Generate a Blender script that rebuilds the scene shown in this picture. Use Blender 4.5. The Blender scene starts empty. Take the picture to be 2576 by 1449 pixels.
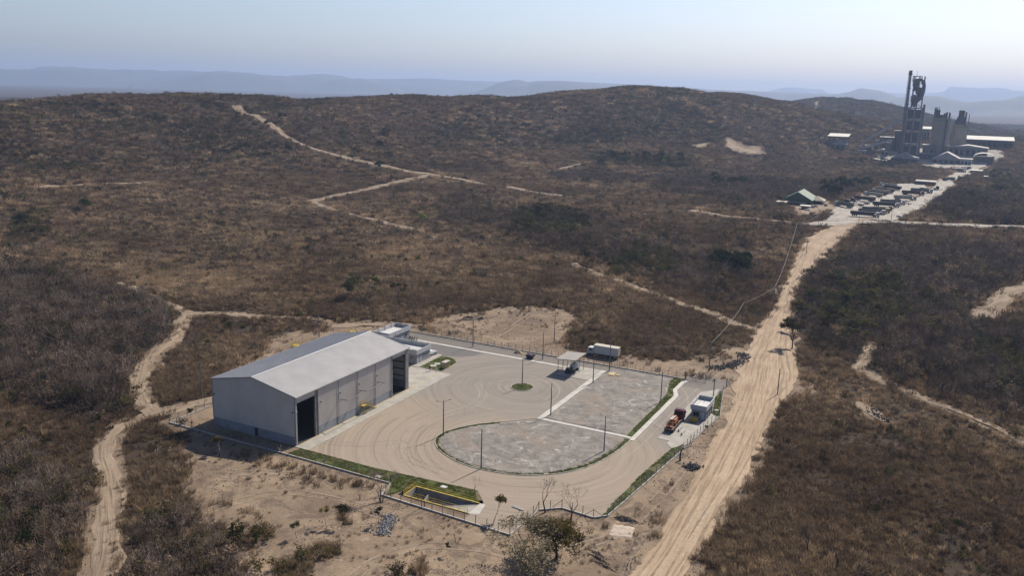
import bpy, math, random
import numpy as np
from mathutils import Vector, Matrix

S = bpy.context.scene
COL = S.collection
rad = math.radians

# ------------------------------------------------------------------ camera
CX, CY, CZ = 128.5, -145.4, 82.2
FPX, PITCH, ROLL, YAW = 2165.5, .2246, .0266, -.4665      # focal length for a 2576 px wide frame
_cp, _sp = math.cos(PITCH), math.sin(PITCH)
_f = np.array([math.sin(YAW) * _cp, math.cos(YAW) * _cp, -_sp])
_r = np.array([math.cos(YAW), -math.sin(YAW), 0.])
_u = np.cross(_r, _f)
_c, _s = math.cos(ROLL), math.sin(ROLL)
RIGHT, UP, FWD = _c * _r + _s * _u, -_s * _r + _c * _u, _f
CAM = np.array([CX, CY, CZ])
cam = bpy.data.cameras.new('camera')
cam.sensor_width = 36.
cam.lens = FPX / 2576. * 36.
cam.clip_start = 1.
cam.clip_end = 60000.
camo = bpy.data.objects.new('camera', cam)
COL.objects.link(camo)
camo.matrix_world = Matrix(((RIGHT[0], UP[0], -FWD[0], CX), (RIGHT[1], UP[1], -FWD[1], CY), (RIGHT[2], UP[2], -FWD[2], CZ), (0, 0, 0, 1)))
S.camera = camo

# ------------------------------------------------------------------ sky and sun
SUN_EL, SUN_AZ = rad(44.5), rad(12.5)                      # azimuth from +Y towards +X
w = bpy.data.worlds.new('World')
S.world = w
w.use_nodes = True
nt = w.node_tree
bg = nt.nodes['Background']
sky = nt.nodes.new('ShaderNodeTexSky')
sky.sky_type = 'NISHITA'
sky.sun_disc = False
sky.sun_elevation = SUN_EL
sky.sun_rotation = SUN_AZ
sky.altitude = 200.
sky.air_density = 1.0
sky.dust_density = 1.9
sky.ozone_density = 2.6
tint = nt.nodes.new('ShaderNodeMix')
tint.data_type, tint.blend_type = 'RGBA', 'MULTIPLY'
tint.inputs[0].default_value = 1.
tint.inputs[7].default_value = (.97, .962, 1.035, 1.)
nt.links.new(sky.outputs[0], tint.inputs[6])
nt.links.new(tint.outputs[2], bg.inputs[0])
bg.inputs[1].default_value = 0.071
sl = bpy.data.lights.new('sun', 'SUN')
sl.energy = 5.
sl.angle = rad(.53)
sl.color = (1., .915, .79)
so = bpy.data.objects.new('sun', sl)
COL.objects.link(so)
_d = Vector((math.sin(SUN_AZ) * math.cos(SUN_EL), math.cos(SUN_AZ) * math.cos(SUN_EL), math.sin(SUN_EL)))
so.rotation_euler = _d.to_track_quat('Z', 'Y').to_euler()
S.view_settings.view_transform = 'Standard'
S.view_settings.look = 'None'
S.view_settings.exposure = .95
S.view_settings.gamma = 1.
S.cycles.use_denoising = True
S.cycles.max_bounces = 5
S.cycles.diffuse_bounces = 2
S.cycles.glossy_bounces = 2
S.cycles.transparent_max_bounces = 6
S.cycles.volume_bounces = 0

# ------------------------------------------------------------------ small helpers
rng = random.Random(7)
nrng = np.random.default_rng(11)


def tag(o, label=None, cat=None, group=None, kind=None):
    if label: o['label'] = label
    if cat: o['category'] = cat
    if group: o['group'] = group
    if kind: o['kind'] = kind
    return o


def empty(name, loc=(0, 0, 0), label=None, cat=None, group=None):
    o = bpy.data.objects.new(name, None)
    o.location = loc
    o.empty_display_size = .3
    COL.objects.link(o)
    return tag(o, label, cat, group)


def origin(p):
    v = Vector((0, 0, 0))
    while p is not None:
        v += p.location
        p = p.parent
    return v


def link(me, name, parent=None, mats=()):
    o = bpy.data.objects.new(name, me)
    COL.objects.link(o)
    if parent is not None: o.parent = parent
    return o


class MB:
    """collects boxes, bars, prisms; build() makes ONE mesh object"""
    def __init__(s):
        s.v, s.f = [], []

    def add(s, vs, fs):
        n = len(s.v)
        s.v += [tuple(map(float, p)) for p in vs]
        s.f += [tuple(i + n for i in f) for f in fs]
        return s

    def box(s, x0, x1, y0, y1, z0, z1):
        return s.add([(x0, y0, z0), (x1, y0, z0), (x1, y1, z0), (x0, y1, z0), (x0, y0, z1), (x1, y0, z1), (x1, y1, z1), (x0, y1, z1)],
                     [(0, 3, 2, 1), (4, 5, 6, 7), (0, 1, 5, 4), (1, 2, 6, 5), (2, 3, 7, 6), (3, 0, 4, 7)])

    def bar(s, p, q, w, h=None, up=(0, 0, 1)):
        h = w if h is None else h
        p, q = Vector(p), Vector(q)
        d = (q - p).normalized()
        a = d.cross(Vector(up))
        if a.length < 1e-4: a = d.cross(Vector((1, 0, 0)))
        a.normalize()
        b = a.cross(d)
        a, b = a * w / 2, b * h / 2
        vs = [p - a - b, p + a - b, p + a + b, p - a + b, q - a - b, q + a - b, q + a + b, q - a + b]
        return s.add(vs, [(0, 3, 2, 1), (4, 5, 6, 7), (0, 1, 5, 4), (1, 2, 6, 5), (2, 3, 7, 6), (3, 0, 4, 7)])

    def tube(s, p, q, r0, r1=None, n=8, caps=True):
        r1 = r0 if r1 is None else r1
        p, q = Vector(p), Vector(q)
        d = (q - p).normalized()
        a = d.cross(Vector((0, 0, 1)))
        if a.length < 1e-3: a = Vector((1, 0, 0))
        a.normalize()
        b = d.cross(a)
        vs = []
        for c, r in ((p, r0), (q, r1)):
            for k in range(n):
                t = 2 * math.pi * k / n
                vs.append(c + (a * math.cos(t) + b * math.sin(t)) * r)
        fs = [(k, (k + 1) % n, n + (k + 1) % n, n + k) for k in range(n)]
        if caps: fs += [tuple(range(n - 1, -1, -1)), tuple(range(n, 2 * n))]
        return s.add(vs, fs)

    def prism(s, pts, z0, z1):
        n = len(pts)
        a = sum(pts[i][0] * pts[(i + 1) % n][1] - pts[(i + 1) % n][0] * pts[i][1] for i in range(n))
        if a < 0: pts = pts[::-1]
        return s.add([(x, y, z0) for x, y in pts] + [(x, y, z1) for x, y in pts],
                     [tuple(range(n - 1, -1, -1)), tuple(range(n, 2 * n))] + [(i, (i + 1) % n, n + (i + 1) % n, n + i) for i in range(n)])

    def sheet(s, pts, z):
        n = len(pts)
        a = sum(pts[i][0] * pts[(i + 1) % n][1] - pts[(i + 1) % n][0] * pts[i][1] for i in range(n))
        if a < 0: pts = pts[::-1]
        return s.add([(x, y, z) for x, y in pts], [tuple(range(n))])

    def dome(s, c, rx, ry, rz, nu=10, nv=5, full=False):
        vs, fs = [], []
        lo = -math.pi / 2 if full else 0
        for j in range(nv + 1):
            t = lo + (math.pi / 2 - lo) * j / nv
            for i in range(nu):
                a = 2 * math.pi * i / nu
                vs.append((c[0] + rx * math.cos(t) * math.cos(a), c[1] + ry * math.cos(t) * math.sin(a), c[2] + rz * math.sin(t)))
        for j in range(nv):
            for i in range(nu):
                fs.append((j * nu + i, j * nu + (i + 1) % nu, (j + 1) * nu + (i + 1) % nu, (j + 1) * nu + i))
        return s.add(vs, fs)

    def mesh(s, name, mat=None, off=(0, 0, 0)):
        me = bpy.data.meshes.new(name)
        me.from_pydata([(x - off[0], y - off[1], z - off[2]) for x, y, z in s.v], [], s.f)
        if mat is not None: me.materials.append(mat)
        me.update()
        return me

    def build(s, name, mat, parent=None, smooth=False):
        me = s.mesh(name, mat, origin(parent))
        if smooth:
            me.polygons.foreach_set('use_smooth', [True] * len(me.polygons))
        return link(me, name, parent)


def copy_tree(o, parent=None):
    c = o.copy()
    COL.objects.link(c)
    c.parent = parent
    for ch in list(o.children): copy_tree(ch, c)
    return c


# ------------------------------------------------------------------ materials
def nodes(name):
    m = bpy.data.materials.new(name)
    m.use_nodes = True
    return m, m.node_tree, m.node_tree.nodes['Principled BSDF']


def N(t, typ, **kw):
    n = t.nodes.new(typ)
    for k, v in kw.items():
        if isinstance(k, str) and hasattr(n, k): setattr(n, k, v)
        else: n.inputs[k].default_value = v
    return n


def noise(t, vec, scale, detail=4., rough=.55, dist=0.):
    n = t.nodes.new('ShaderNodeTexNoise')
    n.inputs['Scale'].default_value = scale
    n.inputs['Detail'].default_value = detail
    n.inputs['Roughness'].default_value = rough
    n.inputs['Distortion'].default_value = dist
    if vec is not None: t.links.new(vec, n.inputs['Vector'])
    return n.outputs['Fac']


def ramp(t, fac, lo, hi, a=0., b=1.):
    n = t.nodes.new('ShaderNodeMapRange')
    n.inputs[1].default_value, n.inputs[2].default_value = lo, hi
    n.inputs[3].default_value, n.inputs[4].default_value = a, b
    n.interpolation_type = 'SMOOTHSTEP'
    t.links.new(fac, n.inputs[0])
    return n.outputs[0]


def mixc(t, fac, a, b, mode='MIX'):
    n = t.nodes.new('ShaderNodeMix')
    n.data_type = 'RGBA'
    n.blend_type = mode
    for sock, val in ((0, fac), (6, a), (7, b)):
        if isinstance(val, bpy.types.NodeSocket): t.links.new(val, n.inputs[sock])
        elif sock == 0: n.inputs[0].default_value = val
        else: n.inputs[sock].default_value = (*val, 1.) if len(val) == 3 else val
    return n.outputs[2]


def mth(t, op, a, b=None):
    n = t.nodes.new('ShaderNodeMath')
    n.operation = op
    for i, val in enumerate((a, b)):
        if val is None: continue
        if isinstance(val, bpy.types.NodeSocket): t.links.new(val, n.inputs[i])
        else: n.inputs[i].default_value = val
    return n.outputs[0]


def bump(t, bs, h, strength=.5, dist=.1):
    n = t.nodes.new('ShaderNodeBump')
    n.inputs['Strength'].default_value = strength
    n.inputs['Distance'].default_value = dist
    t.links.new(h, n.inputs['Height'])
    t.links.new(n.outputs[0], bs.inputs['Normal'])


def pos(t):
    return t.nodes.new('ShaderNodeNewGeometry').outputs['Position']


ALB = .46      # the frame is exposed for the shade-free ground: real surfaces are this much darker than they look


def fin(t, c, k=None):
    k = ALB if k is None else k
    return mixc(t, 1., c, (k, k, k), 'MULTIPLY')


def mat(name, col, rough=.75, var=.25, scale=1.2, col2=None, metal=0., bumps=0., spec=.35):
    """procedural surface: base colour broken up by two sizes of noise, slightly uneven gloss"""
    m, t, bs = nodes(name)
    p = pos(t)
    n1 = noise(t, p, scale, 5, .6)
    n2 = noise(t, p, scale * 6.3, 3, .6)
    dark = tuple(c * (1 - var) for c in (col2 or col)) if col2 is None else col2
    light = tuple(min(1., c * (1 + var * .6)) for c in col)
    c = mixc(t, ramp(t, n1, .3, .7), dark, light)
    c = mixc(t, ramp(t, n2, .3, .75, 0., .35), c, tuple(x * (1 - var * .8) for x in col))
    t.links.new(fin(t, c), bs.inputs['Base Color'])
    bs.inputs['Roughness'].default_value = rough
    bs.inputs['Metallic'].default_value = metal
    bs.inputs['Specular IOR Level'].default_value = spec
    if bumps: bump(t, bs, n2, bumps, .05)
    return m


M = {}
M['concrete'] = mat('concrete', (.46, .43, .38), .85, .22, .35, bumps=.2)
M['old_concrete'] = mat('weathered_concrete', (.34, .32, .30), .85, .3, .5, bumps=.3)
M['pale_concrete'] = mat('pale_concrete', (.62, .59, .54), .8, .16, .4)
M['pole'] = mat('pole_concrete', (.25, .25, .26), .8, .25, 1.5)  # grey kept dark: the backlit look of the poles is in the colour
M['steel'] = mat('galvanised_steel', (.42, .43, .45), .5, .15, 3., metal=.3)
M['dark_steel'] = mat('dark_steel', (.06, .062, .068), .5, .3, 2.)
M['wire'] = mat('fence_wire', (.16, .155, .15), .6, .2, 3.)
M['yellow'] = mat('yellow_paint', (.62, .44, .045), .5, .2, 2.)
M['white_wall'] = mat('white_render', (.72, .73, .74), .8, .08, .5)
M['grey_wall'] = mat('grey_render', (.46, .48, .50), .8, .12, .6)
M['white'] = mat('white_paint', (.78, .78, .77), .4, .08, 2.)
M['black'] = mat('black_rubber', (.016, .016, .018), .8, .3, 4.)
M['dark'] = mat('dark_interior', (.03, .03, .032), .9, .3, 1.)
M['glass'] = mat('dark_window_glass', (.012, .016, .02), .08, .2, 1., spec=.6)
M['red'] = mat('dark_red_paint', (.13, .014, .018), .35, .2, 2.)
M['orange'] = mat('orange_paint', (.55, .15, .03), .5, .25, 2.)
M['wood'] = mat('plywood', (.60, .47, .24), .8, .2, 1.5)
M['rust'] = mat('rusty_metal', (.17, .085, .05), .8, .4, 1.5)
M['bark'] = mat('bark', (.085, .07, .06), .9, .4, 3.)
M['blue'] = mat('blue_paint', (.03, .07, .2), .5, .2, 2.)
M['dark_green'] = mat('dark_green_paint', (.02, .07, .05), .6, .2, 1.)
M['cream'] = mat('cream_paint', (.6, .55, .45), .7, .15, 1.)
M['purple'] = mat('purple_fabric', (.1, .04, .12), .8, .3, 2.)
M['skin'] = mat('skin', (.16, .085, .055), .6, .1, 5.)
M['cloth_dark'] = mat('dark_work_clothes', (.022, .022, .028), .9, .3, 4.)
M['tile'] = mat('brown_tile', (.2, .13, .1), .8, .3, 1.)

# ------------------------------------------------------------------ terrain height
def _hash(ix, iy, seed):
    h = (ix.astype(np.int64) * 374761393 + iy.astype(np.int64) * 668265263 + seed * 1442695041) & 0xFFFFFFFF
    h = ((h ^ (h >> 13)) * 1274126177) & 0xFFFFFFFF
    return ((h ^ (h >> 16)) & 0xFFFFFF) / float(0xFFFFFF)


def vnoise(x, y, seed=0):
    ix, iy = np.floor(x), np.floor(y)
    fx, fy = x - ix, y - iy
    fx, fy = fx * fx * (3 - 2 * fx), fy * fy * (3 - 2 * fy)
    a, b = _hash(ix, iy, seed), _hash(ix + 1, iy, seed)
    c, d = _hash(ix, iy + 1, seed), _hash(ix + 1, iy + 1, seed)
    return (a + (b - a) * fx) * (1 - fy) + (c + (d - c) * fx) * fy - .5


def fbm(x, y, scale, oct=4, seed=0):
    r, a = 0., 1.
    for k in range(oct):
        r = r + a * vnoise(x / scale + 17.3 * k, y / scale - 9.1 * k, seed + k)
        scale, a = scale * .5, a * .5
    return r


def raydir(u, v):
    return ((u - 1288.) / FPX) * RIGHT - ((v - 724.5) / FPX) * UP + FWD


def azim(d):
    return np.arctan2(d[..., 0], d[..., 1]) - YAW


def zat(u, v, D):
    d = raydir(u, v)
    return CZ + D * d[2] / math.hypot(d[0], d[1])


# skyline of the near hills: (u, v of crest, distance of crest, distance where the slope starts)
CREST = [(-900, 262, 900, 520), (-300, 264, 900, 520), (0, 268, 900, 520), (150, 258, 930, 530), (300, 250, 950, 540), (480, 254, 980, 560), (640, 260, 1000, 600),
         (800, 258, 1080, 640), (960, 253, 1150, 680), (1150, 249, 1220, 740), (1288, 246, 1250, 800), (1420, 240, 1290, 860), (1500, 233, 1300, 880), (1560, 225, 1300, 890),
         (1620, 225, 1300, 900), (1700, 231, 1330, 920), (1780, 239, 1360, 950), (1860, 250, 1400, 1000), (1950, 262, 1450, 1050), (2040, 280, 1480, 1100),
         (2140, 310, 1500, 1150), (2240, 330, 1500, 1200), (2400, 348, 1500, 1250), (2576, 352, 1500, 1250), (3400, 350, 1500, 1250)]
CREST2 = [(-900, 0), (1700, 0), (1850, 40), (1960, 70), (2040, 82), (2110, 86), (2180, 82), (2260, 68), (2340, 52), (2420, 30), (2520, 14), (2650, 18), (3400, 10)]
_az = np.linspace(-1.2, 1.2, 241)
_ld = np.linspace(math.log(30), math.log(24000), 260)
_Dn = np.exp(_ld)
_ca = np.array([azim(raydir(u, 300)) for u, *_ in CREST])
_cz = np.array([zat(u, v, D) for u, v, D, _ in CREST])
_cD = np.array([D for u, v, D, _ in CREST])
_cs = np.array([s for *_, s in CREST])
_c2a = np.array([azim(raydir(u, 260)) for u, _ in CREST2])
_c2z = np.array([z for _, z in CREST2])
TAB = np.zeros((241, 260))
for i, a in enumerate(_az):
    zc, Dc, Ds = np.interp(a, _ca, _cz), np.interp(a, _ca, _cD), np.interp(a, _ca, _cs)
    z2 = np.interp(a, _c2a, _c2z)
    t = np.clip((_Dn - Ds) / (Dc - Ds), 0, 1)
    up = zc * (.72 * t * t * (3 - 2 * t) + .28 * t)
    dn = np.clip((_Dn - Dc) / (Dc * .5), 0, 1)
    z = up * (1 - dn * dn * (3 - 2 * dn)) + 4 * np.clip((_Dn - 300) / 900, 0, 1)
    b2 = np.exp(-((_Dn - 2250) / 430.) ** 2) * z2
    TAB[i] = np.maximum(z, 0) + np.maximum(0, b2 - np.maximum(z, 0) * .6) * (z2 > 0)
_k = np.exp(-np.linspace(-2, 2, 9) ** 2); _k /= _k.sum()
_pad = np.pad(TAB, ((4, 4), (0, 0)), 'edge')
TAB = sum(_k[j] * _pad[j:j + 241] for j in range(9))
_pad = np.pad(TAB, ((0, 0), (2, 2)), 'edge')
TAB = sum(w_ * _pad[:, j:j + 260] for j, w_ in enumerate((.1, .2, .4, .2, .1)))


def sstep(a, b, x):
    t = np.clip((x - a) / (b - a), 0, 1)
    return t * t * (3 - 2 * t)


def height(x, y):
    x, y = np.asarray(x, float), np.asarray(y, float)
    dx, dy = x - CX, y - CY
    D = np.hypot(dx, dy) + 1e-6
    a = np.arctan2(dx, dy) - YAW
    a = (a + math.pi) % (2 * math.pi) - math.pi
    fi = np.clip((a + 1.2) / 2.4 * 240, 0, 239.999)
    fj = np.clip((np.log(D) - _ld[0]) / (_ld[-1] - _ld[0]) * 259, 0, 258.999)
    i, j = fi.astype(int), fj.astype(int)
    fi, fj = fi - i, fj - j
    z = (TAB[i, j] * (1 - fi) * (1 - fj) + TAB[i + 1, j] * fi * (1 - fj) + TAB[i, j + 1] * (1 - fi) * fj + TAB[i + 1, j + 1] * fi * fj)
    hill = np.clip(z / 60., 0, 1)
    amp = sstep(300, 700, D)
    z = z + hill * (1 - np.minimum(hill, 1) * .78) * 52 * fbm(x, y, 200, 3, 3) - hill * (1 - hill * .6) * 16 * np.clip(.16 - np.abs(fbm(x, y, 150, 2, 6)), 0, 1) / .16 + amp * (4.5 * fbm(x, y, 300, 3, 5) + hill * 2.5 * fbm(x, y, 45, 2, 9))
    # flat building pad of the depot and the corridor of the main dirt road
    q = np.maximum(np.maximum(-62 - x, x - 100), np.maximum(-14 - y, y - 118))
    near = 2.6 * fbm(x, y, 60, 3, 21) + .7 * fbm(x, y, 9, 2, 31)
    z = z + near * sstep(2, 40, q) * (1 - .6 * amp)
    z = z + .22 * fbm(x, y, 7, 3, 41) * sstep(.5, 8, np.maximum(np.maximum(-38 - x, x - 97), np.maximum(-13 - y, y - 98)))
    return z


_RAYD = np.exp(np.linspace(math.log(70), math.log(11000), 700))


def ground(u, v, zadd=0.):
    """where the line of sight through a point of the photograph meets the terrain"""
    d = raydir(u, v)
    h = math.hypot(d[0], d[1])
    Ds = _RAYD
    for _ in range(3):
        X, Y, Z = CX + d[0] / h * Ds, CY + d[1] / h * Ds, CZ + d[2] / h * Ds
        b = Z < height(X, Y) + zadd
        k = int(np.argmax(b)) if b.any() else len(Ds) - 1
        lo, hi = Ds[max(k - 1, 0)], Ds[k]
        Ds = np.linspace(lo, hi, 48)
    x, y = CX + d[0] / h * hi, CY + d[1] / h * hi
    return float(x), float(y), float(height(x, y))


def proj(x, y, z):
    qx, qy, qz = x - CX, y - CY, z - CZ
    a = qx * RIGHT[0] + qy * RIGHT[1] + qz * RIGHT[2]
    b = qx * UP[0] + qy * UP[1] + qz * UP[2]
    c = qx * FWD[0] + qy * FWD[1] + qz * FWD[2]
    c = np.where(c < 1, 1, c)
    return 1288. + FPX * a / c, 724.5 - FPX * b / c


def inpoly(x, y, poly):
    r = np.zeros(x.shape, bool)
    n = len(poly)
    for i in range(n):
        (x0, y0), (x1, y1) = poly[i], poly[(i + 1) % n]
        if y0 == y1: continue
        c = ((y0 > y) != (y1 > y)) & (x < (x1 - x0) * (y - y0) / (y1 - y0) + x0)
        r ^= c
    return r


def dline(x, y, line):
    """distance to a polyline (only where it matters)"""
    r = np.full(x.shape, 1e9)
    for (x0, y0), (x1, y1) in zip(line[:-1], line[1:]):
        dx, dy = x1 - x0, y1 - y0
        L = dx * dx + dy * dy + 1e-9
        m = (x > min(x0, x1) - 25) & (x < max(x0, x1) + 25) & (y > min(y0, y1) - 25) & (y < max(y0, y1) + 25)
        if not m.any(): continue
        xs, ys = x[m], y[m]
        t = np.clip(((xs - x0) * dx + (ys - y0) * dy) / L, 0, 1)
        r[m] = np.minimum(r[m], np.hypot(xs - x0 - t * dx, ys - y0 - t * dy))
    return r


def smooth_line(pts, step=3.):
    """Catmull-Rom through the points, resampled"""
    P = [np.array(p, float) for p in pts]
    P = [2 * P[0] - P[1]] + P + [2 * P[-1] - P[-2]]
    out = []
    for i in range(1, len(P) - 2):
        n = max(2, int(np.hypot(*(P[i + 1] - P[i])[:2]) / step))
        for k in range(n):
            t = k / n
            out.append(.5 * ((2 * P[i]) + (-P[i - 1] + P[i + 1]) * t + (2 * P[i - 1] - 5 * P[i] + 4 * P[i + 1] - P[i + 2]) * t * t + (-P[i - 1] + 3 * P[i] - 3 * P[i + 1] + P[i + 2]) * t ** 3))
    out.append(P[-2])
    return out


def gl(*uv):
    return [ground(u, v)[:2] for u, v in uv]


# ------------------------------------------------------------------ roads and tracks as lines on the ground: (name, label, points, half width)
ROAD_L = [(87.0, -75), (87.2, -40), (87.4, -14), (87.7, -1.5), (86.6, 20), (86, 36), (84.6, 60), (83.2, 75), (79.5, 98), (75.5, 125), (74, 147), (72.4, 165), (71, 202), (70, 222), (65, 276), (59.6, 340), (58.8, 380), (60.5, 416), (72.3, 470), (76, 492)]
ROAD_R = [(95.5, -75), (95.4, -40), (95.3, -9), (95.2, 13), (95.5, 41), (94.7, 68), (94.2, 91), (95.5, 108), (94.6, 118), (90.4, 136), (83.5, 170), (78.1, 203), (73.5, 240), (73.2, 262), (74.4, 282), (73.7, 311), (75, 352), (76.5, 393), (79.2, 466), (84, 492)]
TRACKS = {
    'left': ([(20, -72), (8.5, -58.6), (-4.4, -47.3), (-23.3, -32.5), (-36.8, -23.6), (-43.8, -15.6), (-45.4, -8.7), (-43, 0.5), (-39.8, 10.8), (-36.5, 24), (-34, 40)], 2.5),
    'left_upper': ([(-44, -4), (-50.4, -1), (-59, 5), (-67.5, 12.6), (-82.8, 29.1), (-96.7, 51.6), (-107, 64), (-113.4, 72.1), (-129.6, 79.4), (-150, 84), (-176, 92)], 2.3),
    'cross': ([(-113, 71), (-107.2, 77.5), (-89.2, 80.9), (-76, 88), (-70.8, 89.4), (-59.3, 87), (-47, 96), (-36, 103)], 2.2),
}
for nm, uv, hw in (
        ('hill', [(596, 266), (640, 290), (690, 320), (720, 345), (780, 372), (850, 392), (930, 410), (1010, 428), (1090, 440), (1160, 452), (1250, 468), (1330, 482), (1420, 495)], 4.6),
        ('hill_branch', [(1090, 440), (1000, 460), (920, 478), (850, 492), (785, 508)], 4.2),
        ('far_left', [(80, 472), (200, 466), (300, 462), (400, 458)], 2.6),
        ('middle', [(785, 508), (840, 530), (900, 545), (960, 558), (1040, 578)], 3.2),
        ('bank', [(1040, 578), (1080, 590), (1100, 605)], 2.4),
        ('farther', [(1380, 435), (1430, 420), (1490, 408)], 2.),
        ('diagonal', [(1440, 663), (1500, 690), (1560, 712), (1640, 735), (1720, 765), (1800, 795), (1885, 830)], 2.3),
        ('field', [(1740, 530), (1820, 545), (1900, 552), (1990, 560), (2060, 566), (2120, 568)], 4.6),
        ('quarry', [(1838, 352), (1843, 372), (1862, 383), (1905, 372)], 6.),
        ('quarry_low', [(1862, 383), (1885, 388), (1915, 382)], 5.),
        ('slope', [(1755, 372), (1778, 362)], 4.),
        ('far_hill', [(2038, 276), (2056, 256)], 3.2),
        ('right', [(2600, 1118), (2500, 1075), (2420, 1042), (2340, 1008), (2270, 978), (2200, 950), (2158, 928), (2180, 900), (2205, 868)], 1.9),
        ('right_sand', [(2470, 800), (2500, 765), (2530, 738), (2600, 715)], 4.5),
        ('right_scrape', [(2150, 1012), (2190, 1035), (2225, 1062)], 2.)):
    TRACKS[nm] = (gl(*uv), hw)
PALE_ROAD = [(84, 490), *gl((2240, 546), (2306, 512), (2362, 478), (2390, 452), (2432, 432), (2470, 412), (2512, 392))]
CROSS_ROAD = gl((2030, 566), (2110, 562), (2180, 560), (2300, 563), (2400, 568), (2600, 573))
LOT = gl((2072, 556), (2092, 534), (2102, 518), (2150, 496), (2190, 481), (2232, 468), (2265, 462), (2330, 463), (2334, 471), (2282, 502), (2220, 535), (2180, 556))
PLANT_YARD = gl((2180, 402), (2230, 380), (2330, 372), (2440, 370), (2530, 384), (2500, 402), (2440, 420), (2370, 428), (2300, 412), (2240, 408))
GREEN_LOT = gl((1990, 520), (2080, 505), (2115, 520), (2060, 545), (2010, 548))

BARE = [   # worn, bare soil, seen between the scrub
    [(-38, 97), (-37, 112), (-19, 144), (-4, 157), (8, 150), (15, 140), (18, 122), (26, 112), (36, 107), (50, 110), (64, 112), (72, 130), (76, 128), (80, 97)],
    [(-62, 84), (-58, 76), (-60, 60), (-58, 40), (-46, 22), (-44, 10), (-40, -4), (-27, -2), (-26, 48), (-36, 97), (-48, 100)],
    gl((425, 1085), (560, 1085), (720, 1150), (960, 1250), (1180, 1320), (1290, 1362), (1310, 1330), (1420, 1285), (1530, 1300), (1620, 1230), (1800, 1080), (1850, 1010), (1900, 1020), (1840, 1180), (1720, 1449), (1200, 1600), (640, 1600), (600, 1420), (700, 1380), (690, 1320), (480, 1290), (480, 1190), (470, 1150)),
    [(60, 96), (100, 94), (98, 128), (84, 150), (72, 138), (60, 113)],
    gl((400, 1110), (480, 1100), (760, 1180), (1000, 1290), (1250, 1390), (1250, 1470), (900, 1470), (640, 1400), (560, 1330), (440, 1260), (400, 1180)),
    [(77, -14), (90, -20), (90, 96), (79, 90), (83, 70), (80, 40)],
    gl((1760, 1010), (1900, 900), (2010, 900), (2015, 960), (1940, 1060), (1820, 1300), (1700, 1449), (1560, 1449), (1640, 1250)),
    gl((1835, 352), (1850, 350), (1900, 372), (1915, 388), (1870, 392), (1840, 380)),
]
GREENS = [gl((690, 1385), (760, 1368), (850, 1380), (885, 1470), (700, 1600)), gl((540, 1345), (680, 1330), (695, 1362), (590, 1400)), gl((850, 1282), (950, 1290), (925, 1352), (862, 1335)), gl((455, 1120), (520, 1128), (520, 1160), (470, 1165)), gl((980, 1400), (1060, 1395), (1070, 1449), (985, 1449))]   # clumps left standing on the bare ground
ROADPOLY = ROAD_L + ROAD_R[::-1]
YARD = [(-36, -5), (30.5, -5.3), (31.7, -11), (62.5, -12), (63, -.4), (66.6, 2.6), (73.7, 2), (76, 4.2), (77.4, 20), (80, 46), (80.6, 58.8), (82, 70.2), (77.8, 91.7), (78, 96), (-35, 96)]


def bareness(x, y, jit=0.):
    b = np.zeros(x.shape)
    wx = x + 5 * fbm(x, y, 9, 3, 51) + 11 * fbm(x, y, 34, 2, 52)
    wy = y + 5 * fbm(x, y, 9, 3, 61) + 11 * fbm(x, y, 34, 2, 62)
    if jit: wx, wy = wx + nrng.normal(0, jit, x.shape), wy + nrng.normal(0, jit, x.shape)
    for p in BARE: b = np.maximum(b, inpoly(wx, wy, p) * 1.)
    spot = fbm(x, y, 7, 2, 57) > .06
    for p in GREENS: b = np.where(inpoly(x, y, p) & spot, .25, b)
    b = np.maximum(b, 1 - sstep(1.5, 5, dline(x, y, YARD + YARD[:1])))
    b = np.maximum(b, inpoly(x, y, YARD) * 1.)
    wx, wy = x + (wx - x) * .5, y + (wy - y) * .5
    b = np.maximum(b, 1 - sstep(0, 3.5, dline(wx, wy, ROAD_L)))
    b = np.maximum(b, 1 - sstep(0, 3.5, dline(wx, wy, ROAD_R)))
    b = np.maximum(b, inpoly(x, y, ROADPOLY) * 1.)
    for ln, hw in TRACKS.values():
        b = np.maximum(b, 1 - sstep(hw * (1.15 if jit else .8), hw * (2. if jit else 1.5), dline(wx, wy, ln)))
    for p in (LOT, PLANT_YARD, GREEN_LOT): b = np.maximum(b, inpoly(wx, wy, p) * 1.)
    b = np.maximum(b, 1 - sstep(9, 15, dline(wx, wy, PALE_ROAD)))
    b = np.maximum(b, 1 - sstep(9, 14, dline(wx, wy, CROSS_ROAD)))
    return b


# ------------------------------------------------------------------ ground sheet: fine near the camera, coarse towards the horizon
NA, ND = 620, 760
ga = np.linspace(-.86, .86, NA)
gd = np.concatenate([np.exp(np.linspace(math.log(40), math.log(3200), ND - 60)), np.exp(np.linspace(math.log(3250), math.log(19500), 60))])
A2, D2 = np.meshgrid(ga, gd, indexing='ij')
GX, GY = CX + np.sin(A2 + YAW) * D2, CY + np.cos(A2 + YAW) * D2
GZ = height(GX, GY)
GB = bareness(GX.ravel(), GY.ravel())
# no relief under the laid surfaces of the yard
_in = inpoly(GX.ravel(), GY.ravel(), YARD).reshape(GZ.shape)
GZ = np.where(_in, GZ - .06, GZ)
PIT = (34.4, 51.6, -9.9, -3.2)


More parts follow.
